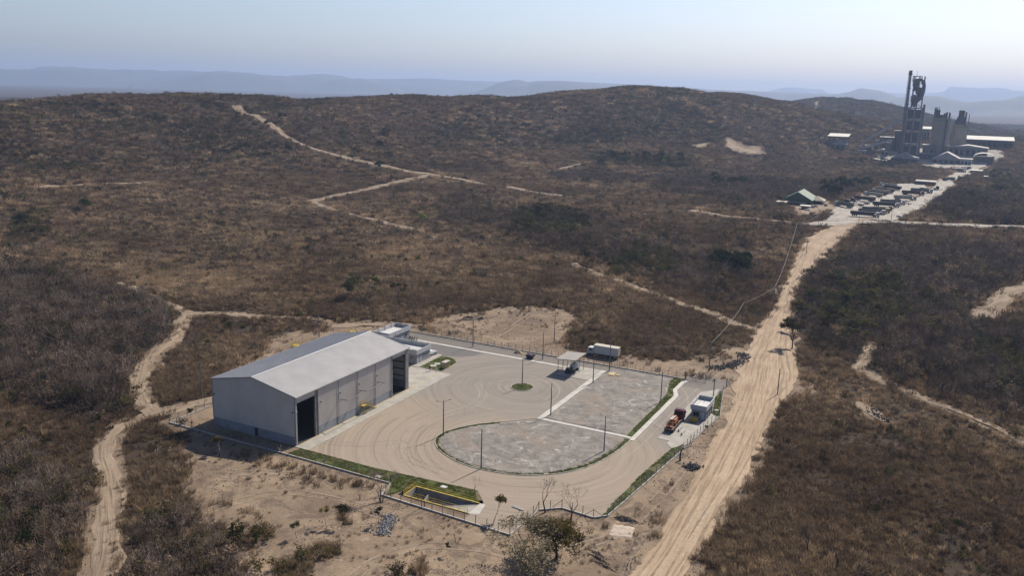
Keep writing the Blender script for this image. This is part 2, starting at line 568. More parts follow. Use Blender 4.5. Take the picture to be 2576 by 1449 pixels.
def grid_mesh(name, X, Y, Z, hole=None):
    na, nd = X.shape
    me = bpy.data.meshes.new(name)
    co = np.stack([X.ravel(), Y.ravel(), Z.ravel()], 1).astype(np.float32)
    idx = np.arange(na * nd).reshape(na, nd)
    q = np.stack([idx[:-1, :-1], idx[1:, :-1], idx[1:, 1:], idx[:-1, 1:]], -1).reshape(-1, 4)
    if hole is not None:
        hm = (co[:, 0] > hole[0]) & (co[:, 0] < hole[1]) & (co[:, 1] > hole[2]) & (co[:, 1] < hole[3])
        q = q[~hm[q].any(1)]
    # face up
    a, b, c = co[q[0, 0]], co[q[0, 1]], co[q[0, 3]]
    if np.cross(b - a, c - a)[2] < 0: q = q[:, ::-1]
    me.vertices.add(len(co))
    me.vertices.foreach_set('co', co.ravel())
    me.loops.add(q.size)
    me.loops.foreach_set('vertex_index', q.ravel().astype(np.int32))
    me.polygons.add(len(q))
    me.polygons.foreach_set('loop_start', np.arange(0, q.size, 4, dtype=np.int32))
    me.polygons.foreach_set('use_smooth', np.ones(len(q), bool))
    me.update(calc_edges=True)
    return me


def fattr(me, name, vals):
    a = me.attributes.new(name, 'FLOAT', 'POINT')
    a.data.foreach_set('value', np.asarray(vals, np.float32).ravel())


def soil_color(t, p, dark=False):
    n1 = noise(t, p, .045, 6, .6, .3)
    n2 = noise(t, p, .35, 6, .65, .2)
    n3 = noise(t, p, 2.1, 4, .7)
    n4 = noise(t, p, .16, 7, .72, 1.1)
    c = mixc(t, ramp(t, n1, .35, .65), (.245, .18, .126), (.40, .302, .212))
    c = mixc(t, ramp(t, n4, .48, .60, 0, .8), c, (.185, .14, .105))
    c = mixc(t, ramp(t, n4, .30, .40, .7, 0), c, (.54, .43, .315))
    c = mixc(t, ramp(t, n2, .55, .70, 0, .7), c, (.19, .14, .10))
    c = mixc(t, ramp(t, n2, .28, .40, .5, 0), c, (.55, .45, .34))
    c = mixc(t, ramp(t, n3, .52, .72, 0, .6), c, (.15, .115, .085))
    return c, n2, n3


def ground_material():
    m, t, bs = nodes('scrubland_ground')
    p = pos(t)
    at = t.nodes.new('ShaderNodeAttribute'); at.attribute_name = 'bare'
    soil, n2, n3 = soil_color(t, p)
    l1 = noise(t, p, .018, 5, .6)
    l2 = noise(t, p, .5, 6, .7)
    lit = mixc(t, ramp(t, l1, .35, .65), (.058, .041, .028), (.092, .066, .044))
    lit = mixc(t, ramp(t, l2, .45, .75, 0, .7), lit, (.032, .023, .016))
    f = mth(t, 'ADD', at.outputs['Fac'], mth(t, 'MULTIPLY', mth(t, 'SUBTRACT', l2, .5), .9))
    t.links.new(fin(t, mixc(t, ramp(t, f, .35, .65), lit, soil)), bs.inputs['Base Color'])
    bs.inputs['Roughness'].default_value = .95
    bs.inputs['Specular IOR Level'].default_value = .1
    bump(t, bs, mth(t, 'ADD', mth(t, 'MULTIPLY', n2, 1.2), mth(t, 'MULTIPLY', n3, .5)), .8, .35)
    return m


M['ground'] = ground_material()
gme = grid_mesh('ground', GX, GY, GZ, PIT)
fattr(gme, 'bare', GB)
gme.materials.append(M['ground'])
tag(link(gme, 'ground'), 'dry brown scrubland with worn bare soil round the depot', kind='structure')


# ------------------------------------------------------------------ dirt roads, tracks: strips draped over the terrain, ragged edges, wheel streaks along them
def road_material(name, base, light, dark, streak=.6):
    m, t, bs = nodes(name)
    uv = t.nodes.new('ShaderNodeAttribute'); uv.attribute_name = 'across'
    ul = t.nodes.new('ShaderNodeAttribute'); ul.attribute_name = 'along'
    cv = t.nodes.new('ShaderNodeCombineXYZ')
    t.links.new(mth(t, 'MULTIPLY', uv.outputs['Fac'], 1.), cv.inputs[0])
    t.links.new(mth(t, 'MULTIPLY', ul.outputs['Fac'], .035), cv.inputs[1])
    st = noise(t, cv.outputs[0], 1.6, 5, .7, .25)
    p = pos(t)
    n1, n2, n3 = noise(t, p, .09, 5, .6), noise(t, p, .7, 5, .65), noise(t, p, 4., 3, .6)
    c = mixc(t, ramp(t, n1, .3, .7), base, light)
    c = mixc(t, ramp(t, st, .48, .62, 0, streak), c, dark)
    c = mixc(t, ramp(t, st, .3, .44, streak, 0), c, tuple(min(1, x * 1.15) for x in light))
    c = mixc(t, ramp(t, n2, .5, .75, 0, .45), c, dark)
    t.links.new(fin(t, c), bs.inputs['Base Color'])
    bs.inputs['Roughness'].default_value = .95
    bs.inputs['Specular IOR Level'].default_value = .1
    bump(t, bs, mth(t, 'ADD', mth(t, 'MULTIPLY', st, 1.6), mth(t, 'ADD', n2, mth(t, 'MULTIPLY', n3, .5))), .6, .18)
    return m


M['dirt_road'] = road_material('packed_dirt_road', (.46, .34, .232), (.57, .44, .315), (.32, .228, .152), .8)
M['track'] = road_material('sandy_track', (.33, .25, .18), (.42, .33, .24), (.19, .14, .10), .85)
M['pale_road'] = road_material('dusty_pale_road', (.45, .41, .36), (.58, .54, .48), (.30, .265, .23), .75)


def strip(name, L, R, mtl, label, across=9, lift=.03, rag=.5, seed=1):
    L, R = np.array(L), np.array(R)
    n = len(L)
    s = np.linspace(0, 1, across)
    X = L[:, None, 0] * (1 - s) + R[:, None, 0] * s
    Y = L[:, None, 1] * (1 - s) + R[:, None, 1] * s
    wd = np.hypot(R[:, 0] - L[:, 0], R[:, 1] - L[:, 1])
    e1, e2 = rag * 2 * fbm(L[:, 0], L[:, 1], 6, 3, seed), rag * 2 * fbm(R[:, 0], R[:, 1], 6, 3, seed + 5)
    nx, ny = (R[:, 0] - L[:, 0]) / wd, (R[:, 1] - L[:, 1]) / wd
    X[:, 0] += e1 * nx; Y[:, 0] += e1 * ny; X[:, -1] += e2 * nx; Y[:, -1] += e2 * ny
    D = np.hypot(X - CX, Y - CY)
    Z = height(X, Y) + lift + D * .0007
    Z[:, 0] -= .12; Z[:, -1] -= .12
    me = grid_mesh(name, X, Y, Z)
    al = np.concatenate([[0], np.cumsum(np.hypot(np.diff((L + R)[:, 0] / 2), np.diff((L + R)[:, 1] / 2)))])
    fattr(me, 'across', (s[None, :] * wd[:, None]))
    fattr(me, 'along', np.repeat(al, across))
    me.materials.append(mtl)
    return tag(link(me, name), label, kind='structure')


def offset_strip(name, line, hw, mtl, label, step=3., **kw):
    P = np.array(smooth_line(line, step))
    T = np.gradient(P, axis=0)
    T /= np.hypot(T[:, 0], T[:, 1])[:, None] + 1e-9
    nrm = np.stack([-T[:, 1], T[:, 0]], 1)
    k = 1 + .35 * fbm(P[:, 0], P[:, 1], 25, 2, 3)
    return strip(name, P + nrm * (hw * k)[:, None], P - nrm * (hw * k)[:, None], mtl, label, **kw)


def even(line, n):
    P = np.array(smooth_line(line, 2.))
    s = np.concatenate([[0], np.cumsum(np.hypot(np.diff(P[:, 0]), np.diff(P[:, 1])))])
    t = np.linspace(0, s[-1], n)
    return np.stack([np.interp(t, s, P[:, 0]), np.interp(t, s, P[:, 1])], 1)


strip('road', even(ROAD_L, 260), even(ROAD_R, 260), M['dirt_road'], 'wide packed orange dirt road running past the gate to the plant', across=15, lift=.06, rag=1.1)
LABEL = {'left': 'sandy dirt track winding past the shaded end of the warehouse', 'left_upper': 'overgrown dirt track beside the bare grey wood',
         'cross': 'bare dirt track behind the warehouse'}
for k, (nm, (ln, hw)) in enumerate(TRACKS.items()):
    Dm = math.hypot(ln[0][0] - CX, ln[0][1] - CY)
    offset_strip('path', ln, hw, M['track'], LABEL.get(nm, 'narrow sandy track cut through the dry scrub'), step=max(1.2, Dm / 200), across=7, rag=.8 if Dm < 400 else 1.5, seed=k, lift=.05)
offset_strip('road', PALE_ROAD, 7.5, M['pale_road'], 'pale dusty road leading up to the cement plant', step=4, across=9, lift=.12, rag=1.5)
offset_strip('road', CROSS_ROAD, 6.5, M['pale_road'], 'pale cross road at the end of the dirt road', step=4, across=7, lift=.1, rag=1.)


def lot(name, poly, mtl, label, lift=.15):
    xs, ys = [p[0] for p in poly], [p[1] for p in poly]
    n = 70
    X, Y = np.meshgrid(np.linspace(min(xs), max(xs), n), np.linspace(min(ys), max(ys), n), indexing='ij')
    wx, wy = X + 6 * fbm(X, Y, 14, 3, 71), Y + 6 * fbm(X, Y, 14, 3, 72)
    D = np.hypot(X - CX, Y - CY)
    Z = height(X, Y) + lift + D * .0006
    Z = np.where(inpoly(wx.ravel(), wy.ravel(), poly).reshape(X.shape), Z, Z - 1.2)
    me = grid_mesh(name, X, Y, Z)
    fattr(me, 'across', X - X.min()); fattr(me, 'along', Y - Y.min())
    me.materials.append(mtl)
    return tag(link(me, name), label, kind='structure')


lot('pavement', LOT, M['pale_road'], 'pale dusty truck park beside the plant road')
lot('pavement', PLANT_YARD, M['pale_road'], 'pale dusty yard of the cement plant', .1)
lot('pavement', GREEN_LOT, M['track'], 'sandy forecourt of the green roofed building', .1)

# ------------------------------------------------------------------ far mountains: ridges with real depth
M['mountain'] = mat('wooded_mountain', (.075, .07, .055), .95, .45, .004, (.045, .045, .04))


def mountain(name, prof, D, depth, label, seed, rough=1.):
    us = np.arange(prof[0][0], prof[-1][0] + 1, 6.)
    vs = np.interp(us, [p[0] for p in prof], [p[1] for p in prof])
    rows = np.linspace(-1, 1, 25)
    X = np.zeros((len(us), 25)); Y = X.copy(); Z = X.copy()
    for i, (u, v) in enumerate(zip(us, vs)):
        d = raydir(u, v); h = math.hypot(d[0], d[1])
        top = CZ + d[2] / h * D
        dd = D + rows * depth
        X[i], Y[i] = CX + d[0] / h * dd, CY + d[1] / h * dd
        prof_ = np.where(rows < 0, 1 - np.abs(rows) ** 1.15, 1 - rows ** 2 * 1.)
        Z[i] = -25 + (top + 25) * np.clip(prof_, 0, 1)
    nz = fbm(X, Y, D * .09, 4, seed) * D * .009 * rough
    Z += nz * (1 - np.exp(-(rows / .18) ** 2))[None, :] * np.clip(1.2 - np.abs(rows), 0, 1)[None, :] * 2
    me = grid_mesh(name, X, Y, Z)
    me.materials.append(M['mountain'])
    return tag(link(me, name), label, kind='structure')


mountain('mountain', [(-500, 180), (0, 175), (67, 176), (178, 173), (214, 178), (302, 183), (385, 185), (470, 188), (600, 196), (760, 214)], 14500, 2600, 'long flat topped blue mountain on the left horizon', 3)
mountain('mountain', [(330, 200), (420, 189), (458, 185), (469, 181), (536, 179), (603, 184), (720, 191), (801, 194), (858, 201), (960, 216), (1050, 232)], 13000, 2200, 'flat blue mesa left of the horizon centre', 5)
mountain('mountain', [(790, 215), (860, 208), (905, 204), (930, 198), (1006, 197.5), (1071, 196), (1156, 201), (1247, 204), (1320, 212), (1400, 226)], 14000, 2400, 'pale blue mesa at the horizon centre', 8)
mountain('mountain', [(1130, 240), (1190, 232), (1215, 224), (1240, 213), (1262, 205), (1297, 199.5), (1312, 201), (1330, 206), (1345, 203), (1406, 202), (1436, 204), (1496, 207.5), (1536, 209), (1647, 214), (1704, 219), (1764, 222), (1791, 226), (1848, 230), (1895, 229), (1949, 233), (1999, 234), (2083, 237), (2130, 235), (2168, 231), (2211, 238), (2260, 244), (2330, 256), (2400, 266)], 9800, 1900, 'long ridge of blue hills behind the wooded hill', 13)
mountain('mountain', [(1880, 246), (1930, 236), (1955, 229.5), (1979, 227), (2016, 226), (2062, 229), (2068, 227), (2080, 234), (2200, 238), (2241, 235), (2290, 236), (2329, 232), (2360, 234), (2380, 230), (2386, 219), (2410, 220), (2430, 222), (2470, 222.5), (2510, 220), (2535, 222), (2541, 226), (2576, 228), (2700, 230), (3000, 236)], 16000, 2200, 'very pale table mountains on the right horizon', 17, .6)
mountain('mountain', [(2180, 268), (2240, 252), (2285, 245), (2327, 241), (2351, 240), (2372, 244), (2410, 253), (2440, 256), (2490, 252), (2530, 251.5), (2576, 250), (2750, 252), (3000, 258)], 7600, 1300, 'blue grey hills behind the silos', 23)

# ------------------------------------------------------------------ laid surfaces of the depot yard
def yard_material():
    """grey gravel with tan dust; wheel marks run in rings round the two islands"""
    m, t, bs = nodes('yard_gravel')
    p = pos(t)
    sep = t.nodes.new('ShaderNodeSeparateXYZ'); t.links.new(p, sep.inputs[0])
    n1, n2, n3 = noise(t, p, .06, 5, .6, .4), noise(t, p, .5, 5, .65), noise(t, p, 5., 3, .7)

    def rings(cx, cy, kx, seed):
        dx = mth(t, 'MULTIPLY', mth(t, 'SUBTRACT', sep.outputs[0], cx), kx)
        dy = mth(t, 'SUBTRACT', sep.outputs[1], cy)
        r = mth(t, 'SQRT', mth(t, 'ADD', mth(t, 'MULTIPLY', dx, dx), mth(t, 'MULTIPLY', dy, dy)))
        a = mth(t, 'ARCTAN2', dy, dx)
        cv = t.nodes.new('ShaderNodeCombineXYZ')
        t.links.new(mth(t, 'ADD', r, mth(t, 'MULTIPLY', n1, 1.6)), cv.inputs[0])
        t.links.new(mth(t, 'MULTIPLY', a, .45), cv.inputs[1])
        cv.inputs[2].default_value = seed
        return noise(t, cv.outputs[0], 1.3, 7, .76, .12), r
    s1, r1 = rings(46, 27, .95, 1.)
    s2, r2 = rings(27, 64, 1., 4.)
    s3, r3 = rings(20, 42, .8, 9.)
    sel = ramp(t, mth(t, 'SUBTRACT', r2, r1), -9, 9)
    st = t.nodes.new('ShaderNodeMix'); st.data_type = 'FLOAT'
    t.links.new(sel, st.inputs[0]); t.links.new(s2, st.inputs[2]); t.links.new(s1, st.inputs[3])
    st = st.outputs[0]
    # tan dust lies in the south loop, grey gravel in the north
    tan = ramp(t, mth(t, 'ADD', sep.outputs[1], mth(t, 'MULTIPLY', mth(t, 'SUBTRACT', n1, .5), 70)), 22, 56, 1, 0)
    c = mixc(t, tan, (.335, .305, .272), (.455, .37, .285))
    c = mixc(t, ramp(t, n1, .35, .7, 0, .45), c, (.42, .36, .30))
    c = mixc(t, ramp(t, st, .50, .66, 0, .6), c, (.235, .20, .168))
    c = mixc(t, ramp(t, st, .32, .48, .6, 0), c, (.55, .47, .38))
    c = mixc(t, ramp(t, s3, .58, .72, 0, .4), c, (.24, .20, .165))
    # fresh dark chippings on the parking bay by the offices and behind the walk
    ex = mth(t, 'DIVIDE', mth(t, 'ADD', sep.outputs[0], 17.), 19.)
    ey = mth(t, 'DIVIDE', mth(t, 'SUBTRACT', sep.outputs[1], 86.), 10.)
    bay = mth(t, 'ADD', mth(t, 'ADD', mth(t, 'MULTIPLY', ex, ex), mth(t, 'MULTIPLY', ey, ey)), mth(t, 'MULTIPLY', n2, .5))
    c = mixc(t, ramp(t, bay, 1.1, 1.3, .85, 0), c, mixc(t, n3, (.12, .12, .125), (.24, .235, .23)))
    back = mth(t, 'ADD', sep.outputs[1], mth(t, 'MULTIPLY', n2, 2.))
    c = mixc(t, ramp(t, back, 90, 90.6, 0, .8), c, mixc(t, n2, (.15, .14, .135), (.33, .29, .25)))
    c = mixc(t, ramp(t, n3, .35, .75, 0, .45), c, (.19, .17, .15))
    t.links.new(fin(t, c), bs.inputs['Base Color'])
    bs.inputs['Roughness'].default_value = .95
    bs.inputs['Specular IOR Level'].default_value = .12
    bump(t, bs, mth(t, 'ADD', mth(t, 'MULTIPLY', st, .9), mth(t, 'ADD', n2, mth(t, 'MULTIPLY', n3, .6))), .55, .08)
    return m


def stony_material():
    m, t, bs = nodes('stony_fill')
    p = pos(t)
    n1, n2, n3 = noise(t, p, .07, 5, .6, .5), noise(t, p, .33, 7, .68, .6), noise(t, p, 3.5, 4, .7)
    sep = t.nodes.new('ShaderNodeSeparateXYZ'); t.links.new(p, sep.inputs[0])
    c = mixc(t, ramp(t, n2, .3, .7), (.225, .208, .19), (.42, .385, .345))
    c = mixc(t, ramp(t, n1, .5, .66, 0, .8), c, (.37, .305, .25))
    w1 = noise(t, p, .17, 8, .74, 1.8)
    c = mixc(t, ramp(t, w1, .56, .64, 0, .85), c, (.60, .57, .52))
    w2 = noise(t, p, .8, 5, .6, .8)
    c = mixc(t, ramp(t, w2, .68, .73, 0, .8), c, (.58, .56, .53))
    c = mixc(t, ramp(t, n3, .45, .8, 0, .6), c, (.11, .10, .092))
    t.links.new(fin(t, c), bs.inputs['Base Color'])
    bs.inputs['Roughness'].default_value = .95
    bs.inputs['Specular IOR Level'].default_value = .12
    bump(t, bs, mth(t, 'ADD', mth(t, 'MULTIPLY', n2, 2.), n3), .9, .2)
    return m


def grass_material():
    m, t, bs = nodes('mown_lawn')
    p = pos(t)
    n1, n2, n3 = noise(t, p, .25, 5, .6), noise(t, p, 1.6, 4, .65), noise(t, p, 9., 3, .7)
    c = mixc(t, ramp(t, n1, .35, .65), (.075, .115, .018), (.15, .165, .045))
    c = mixc(t, ramp(t, n1, .46, .64, 0, .85), c, (.19, .15, .075))
    c = mixc(t, ramp(t, n3, .35, .8, 0, .7), c, (.04, .07, .012))
    t.links.new(fin(t, c), bs.inputs['Base Color'])
    bs.inputs['Roughness'].default_value = .9
    bs.inputs['Specular IOR Level'].default_value = .15
    bump(t, bs, mth(t, 'ADD', n2, n3), 1., .12)
    return m


M['yard'] = yard_material()
M['stony'] = stony_material()
M['lawn'] = grass_material()
M['soil'], _t, _b = nodes('bare_soil')
_p = pos(_t)
_c1, _n2, _n3 = soil_color(_t, _p)
_t.links.new(fin(_t, _c1), _b.inputs['Base Color']); _b.inputs['Roughness'].default_value = .95; _b.inputs['Specular IOR Level'].default_value = .1
bump(_t, _b, _n2, .7, .3)


def slab(name, poly, z0, z1, mtl, label):
    return tag(MB().prism(poly, z0, z1).build(name, mtl), label, kind='structure')


def flat(name, poly, z, mtl, label):
    return tag(MB().sheet(poly, z).build(name, mtl), label, kind='structure')


flat('pavement', [(0, -.4), (22.2, -.6), (47.8, 1.2), (51.6, -3), (51.7, -11.3), (62.4, -11.8), (63, -.2), (66.6, 2.9), (73.7, 2.3), (75.6, 4.3), (77.3, 20), (79.8, 46), (80.4, 58.8), (81.8, 70.2), (77.7, 91.7), (78.4, 99.5), (70, 104), (65.4, 100), (65.4, 95.3), (-34.5, 95.3), (-35, 76), (-31, 50), (-26.3, 46.6), (0, 46.6)],
     .016, M['yard'], 'yard of grey gravel and tan dust marked by turning lorries')
flat('ground', [(30.6, -5.4), (31.6, -11), (34.4, -11.2), (34.4, -3), (33, -2)], .002, M['soil'], 'bare soil beside the ramp pit')
flat('ground', [(33, -11.4), (62, -12.2), (62, -8.95), (35.6, -8.75), (33, -8.75)], .006, M['soil'], 'bare soil strip between the ramp pit and the fence')
slab('pavement', [(.06, -.6), (4, -.6), (4, 63.6), (-9.9, 63.9), (-9.9, 46.8), (.06, 46.8)], -.05, .07, M['concrete'], 'pale concrete apron along the warehouse doors')
flat('road_marking', [(.3, .2), (.47, .2), (.47, 63.4), (.3, 63.4)], .075, M['yellow'], 'thin yellow line painted along the warehouse apron')
slab('path', [(-25, 87.4), (30.2, 87.0), (30.2, 88.3), (-25, 88.7)], 0, .11, M['pale_concrete'], 'long straight concrete footpath in front of the back fence')
slab('pavement', [(30.2, 79.6), (40.9, 79.6), (40.9, 90.4), (30.2, 90.4)], 0, .12, M['concrete'], 'concrete slab under the fuel shelter')
slab('path', [(41, 45.7), (42.6, 45.7), (42.6, 90.6), (41, 90.6)], 0, .115, M['pale_concrete'], 'concrete footpath from the fuel shelter to the round lot')
slab('path', [(41, 44.4), (66.4, 44.2), (66.4, 45.4), (41, 45.6)], 0, .12, M['pale_concrete'], 'concrete footpath between the two stony lots')
slab('path', [(66.2, 94.6), (65.1, 93), (65, 84.9), (66.7, 79.9), (66.5, 44.8), (66.6, 43.3), (67.7, 43.3), (68, 80.3), (66.2, 85), (66.3, 92.2), (67, 94)], 0, .125, M['pale_concrete'], 'kinked concrete footpath along the entrance lane')
slab('pavement', [(72.2, 47.8), (72.3, 71), (72.5, 86.7), (76.6, 92.3), (77.2, 84.3), (79.9, 71), (81.4, 70.1), (80.9, 59.8), (79.4, 47.6), (77, 43.6), (75.2, 46), (75.2, 47.8)], 0, .09, M['concrete'], 'concrete slab round the gatehouse')
slab('pavement', [(-9.9, 64.0), (-7.95, 64.0), (-8.25, 78.3), (-9.9, 78.3)], 0, .13, M['concrete'], 'concrete footpath beside the office building')


def dense(poly, step=1.):
    out = []
    for i in range(len(poly)):
        a, b = np.array(poly[i], float), np.array(poly[(i + 1) % len(poly)], float)
        n = max(1, int(np.hypot(*(b - a)) / step))
        out += [tuple(a + (b - a) * k / n) for k in range(n)]
    return out


def relief(name, poly, z, mtl, label, amp=.12, step=.5, kind='structure'):
    """a filled lot whose surface is uneven"""
    xs, ys = [p[0] for p in poly], [p[1] for p in poly]
    nx, ny = int((max(xs) - min(xs)) / step) + 2, int((max(ys) - min(ys)) / step) + 2
    X, Y = np.meshgrid(np.linspace(min(xs), max(xs), nx), np.linspace(min(ys), max(ys), ny), indexing='ij')
    ins = inpoly(X.ravel(), Y.ravel(), poly).reshape(X.shape)
    Z = np.where(ins, z + amp * (fbm(X, Y, 3.5, 4, 5) + .5), z - .3)
    me = grid_mesh(name, X, Y, Z)
    me.materials.append(mtl)
    return tag(link(me, name), label, kind=kind)


TEAR = [(41.5, 45.2), (35.6, 39.3), (29.5, 33), (26, 27), (25.1, 22.5), (26.2, 18.7), (29.3, 15.2), (33.5, 12.6), (38.8, 10.8), (43.6, 10.4), (50.8, 11.6), (55.8, 14.2), (60.9, 19), (64.5, 26.3), (66.3, 35), (66.9, 43.6)]
TEARS = [tuple(p) for p in smooth_line(TEAR, 1.2)]


def inset(line, d):
    P = np.array(line)
    T = np.gradient(P, axis=0)
    T /= np.hypot(T[:, 0], T[:, 1])[:, None] + 1e-9
    return [tuple(q) for q in P + np.stack([-T[:, 1], T[:, 0]], 1) * d]


def kerb(name, line, label, h=.16, w_=.16, closed=False, mtl=None):
    L = line + ([line[0]] if closed else [])
    A, B = inset(L, 0), inset(L, w_)
    mb = MB()
    for i in range(len(L) - 1):
        mb.prism([A[i], A[i + 1], B[i + 1], B[i]], -.02, h)
    return tag(mb.build(name, mtl or M['pale_concrete']), label, kind='structure')


relief('ground', inset(TEARS, .9) + [(42, 44.2), (65.6, 43.8)][::-1], .07, M['stony'], 'grey stony fill of the round lot')
relief('ground', [(42.7, 45.8), (64.9, 45.6), (64.95, 72), (64.4, 81.5), (62.3, 90.6), (62.3, 95.2), (42.7, 95.2)], .05, M['stony'], 'grey stony fill of the upper lot')
kerb('kerb', TEARS, 'curved concrete kerb round the stony lot')
_cut = next(i for i, p in enumerate(TEARS) if p[0] > 57)
_mid = next(i for i, p in enumerate(TEARS) if p[0] < 25.4)
LAWNS = []


def lawn(poly, label, z=.09):
    LAWNS.append(poly)
    return slab('lawn', poly, -.02, z, M['lawn'], label)


lawn(inset(TEARS, .17)[_cut:] + inset(TEARS, 1.5)[_cut:][::-1], 'green grass verge on the right curve of the stony lot')
lawn(inset(TEARS, .17)[8:_cut] + inset(TEARS, .85)[8:_cut][::-1], 'thin dry grass verge on the left curve of the stony lot', .075)
lawn([(62.4, 95.2), (64.7, 95.2), (65, 93), (64.9, 85), (66.6, 80), (66.4, 45.5), (65, 45.5), (65.05, 70.8), (64.5, 81.5), (62.4, 90.4)], 'long green grass strip beside the entrance lane')
lawn([(78.9, 47.4), (77.1, 43.4), (75.6, 27), (74.9, 10.4), (75, 4), (75.7, 4.5), (77.1, 20), (79.2, 44)], 'narrow green grass strip along the right hand fence')
lawn([(77.5, 91), (77.3, 84.3), (80, 71.1), (81.5, 71), (79.4, 82)], 'small green lawn beside the gatehouse', .1)
lawn([(1.0, -4.4), (2.1, -.7), (22.2, -.9), (47.4, .9), (50.9, -3.9), (35.5, -3.9), (33.8, -8.6), (32.3, -10.4), (30.8, -5.2), (22, -5.2)], 'green lawn strip in front of the yard and round the ramp pit')
AGREEN = [(-7.9, 77.3), (-7.7, 64.7), (.1, 64.5), (.1, 70), (-.3, 73.4), (-2, 76), (-4.6, 77.3)]
lawn(AGREEN, 'green lawn island beside the office building', .12)
kerb('kerb', dense(AGREEN[::-1], .8), 'kerb round the green island beside the office', .15, .14, True)
CIRC = [(27 + 3.1 * math.cos(a), 64.3 + 3.1 * math.sin(a)) for a in np.linspace(0, 2 * math.pi, 40, endpoint=False)]
lawn(CIRC, 'small round grass island in the yard', .12)
kerb('kerb', CIRC[::-1], 'ring kerb of the small round grass island', .15, .16, True)

# wheel marks pressed into the yard, pairs of faint dark bands
M['tyre_mark'] = mat('tyre_marked_gravel', (.295, .255, .215), .95, .3, 1.2, bumps=.3)
M['pale_mark'] = mat('pale_dusty_rut', (.45, .385, .31), .95, .25, 1.2, bumps=.3)


def ruts(line, label, gauge=1.9, w_=.34, z=.02, mtl='tyre_mark', drape=False, lift=.05):
    P = np.array(smooth_line(line, .7))
    T = np.gradient(P, axis=0); T /= np.hypot(T[:, 0], T[:, 1])[:, None] + 1e-9
    nr = np.stack([-T[:, 1], T[:, 0]], 1)
    mb = MB()
    for s_ in (-1, 1):
        wv = w_ * np.clip(.75 + 1.5 * fbm(P[:, 0], P[:, 1], 4, 2, 13 + s_), .05, 1.3)[:, None]
        A, B_ = P + nr * (s_ * gauge / 2) - nr * wv / 2, P + nr * (s_ * gauge / 2) + nr * wv / 2
        za = height(A[:, 0], A[:, 1]) + lift + .0009 * np.hypot(A[:, 0] - CX, A[:, 1] - CY) * (lift > .06) if drape else np.full(len(P), z)
        for i in range(len(P) - 1):
            mb.add([(A[i][0], A[i][1], za[i]), (A[i + 1][0], A[i + 1][1], za[i + 1]), (B_[i + 1][0], B_[i + 1][1], za[i + 1]), (B_[i][0], B_[i][1], za[i])], [(0, 3, 2, 1)])
    return tag(mb.build('wheel_ruts', M[mtl]), label, kind='structure')


def arc(cx, cy, r, a0, a1, ky=1.): return [(cx + r * math.cos(rad(a)), cy + r * ky * math.sin(rad(a))) for a in np.linspace(a0, a1, 9)]


k_ = 0
for ln in (arc(46, 28, 25, 250, 130), arc(47, 27, 27.5, 235, 150), arc(44, 30, 31, 220, 120), arc(27, 64, 9.5, 20, -150), arc(26, 62, 13, 60, -90), arc(22, 60, 16, 90, -20), arc(9, 33, 14, -60, 60), arc(7, 30, 17, -50, 45),
           [(5, 56), (14, 60), (20, 54), (22, 44), (18, 30), (17, 16), (30, 5), (48, 4)], [(4.5, 50), (13, 50), (18, 42), (18, 30)], [(4.3, 5), (12, 8), (20, 14), (24, 8), (36, 5)],
           [(70, 90), (69.5, 75), (69.3, 58), (69, 40), (66, 22), (58, 9), (46, 5)], [(70.6, 88), (70.5, 60), (70.5, 40), (67.5, 20), (60, 7)], [(33, 76), (24, 74), (17, 66), (20, 56)], [(38, 76), (36, 60), (33, 52), (26, 40)]):
    k_ += 1
    if k_ % 5 in (0, 3): continue
    ruts(ln, 'faint wheel marks curving across the yard', w_=.26, z=.018 + .0012 * k_, mtl='tyre_mark' if k_ % 3 else 'pale_mark')

# ------------------------------------------------------------------ warehouse
def sheet_metal(name, col, rough=.42, metal=.55, var=.07):
    m, t, bs = nodes(name)
    p = pos(t)
    n1, n2 = noise(t, p, .25, 4, .6), noise(t, p, 1.7, 4, .6)
    c = mixc(t, ramp(t, n1, .3, .7), tuple(x * (1 - var) for x in col), tuple(x * (1 + var) for x in col))
    c = mixc(t, ramp(t, n2, .55, .8, 0, .25), c, tuple(x * .8 for x in col))
    t.links.new(fin(t, c, .66), bs.inputs['Base Color'])
    bs.inputs['Metallic'].default_value = metal
    bs.inputs['Roughness'].default_value = rough
    return m


M['wall_metal'] = sheet_metal('grey_wall_sheeting', (.64, .585, .53), .6, .1)
M['roof_metal'] = sheet_metal('grey_roof_sheeting', (.53, .505, .475), .42, .5)
M['block'] = mat('painted_blockwork', (.40, .42, .45), .8, .2, .5, bumps=.3)
M['trim'] = mat('grey_metal_trim', (.55, .56, .57), .45, .1, 1., metal=.3)


def corr(mb, a, b, zb, zt, nrm, pitch=.42, dep=.045):
    """corrugated upright sheet from a to b; zb, zt are functions of the distance along"""
    a, b, nrm = np.array(a, float), np.array(b, float), np.array(nrm, float)
    L = np.hypot(*(b - a))
    d = (b - a) / L
    k, ss = 0, []
    while k * pitch < L:
        for f, o in ((0, 0), (.4, 0), (.5, dep), (.9, dep)):
            s = (k + f) * pitch
            if s < L: ss.append((s, o))
        k += 1
    ss.append((L, 0))
    vs = []
    for s, o in ss:
        q = a + d * s + nrm * o
        vs += [(q[0], q[1], zb(s)), (q[0], q[1], zt(s))]
    mb.add(vs, [(2 * i, 2 * i + 2, 2 * i + 3, 2 * i + 1) for i in range(len(ss) - 1)])
    return mb


WW, WL, WH, WR = 26., 46.7, 12., 14.62
wh = empty('warehouse', (0, 0, 0), 'large grey corrugated metal warehouse with two tall open doorways', 'warehouse')
C_ = lambda z: (lambda s: z)
bays = [0, 7.9, 15.7, 23.4, 31.1, 38.3, WL]
D1, D2_ = (.45, 6.9, 10.5), (38.95, 45.25, 10.75)
BZ = 2.15
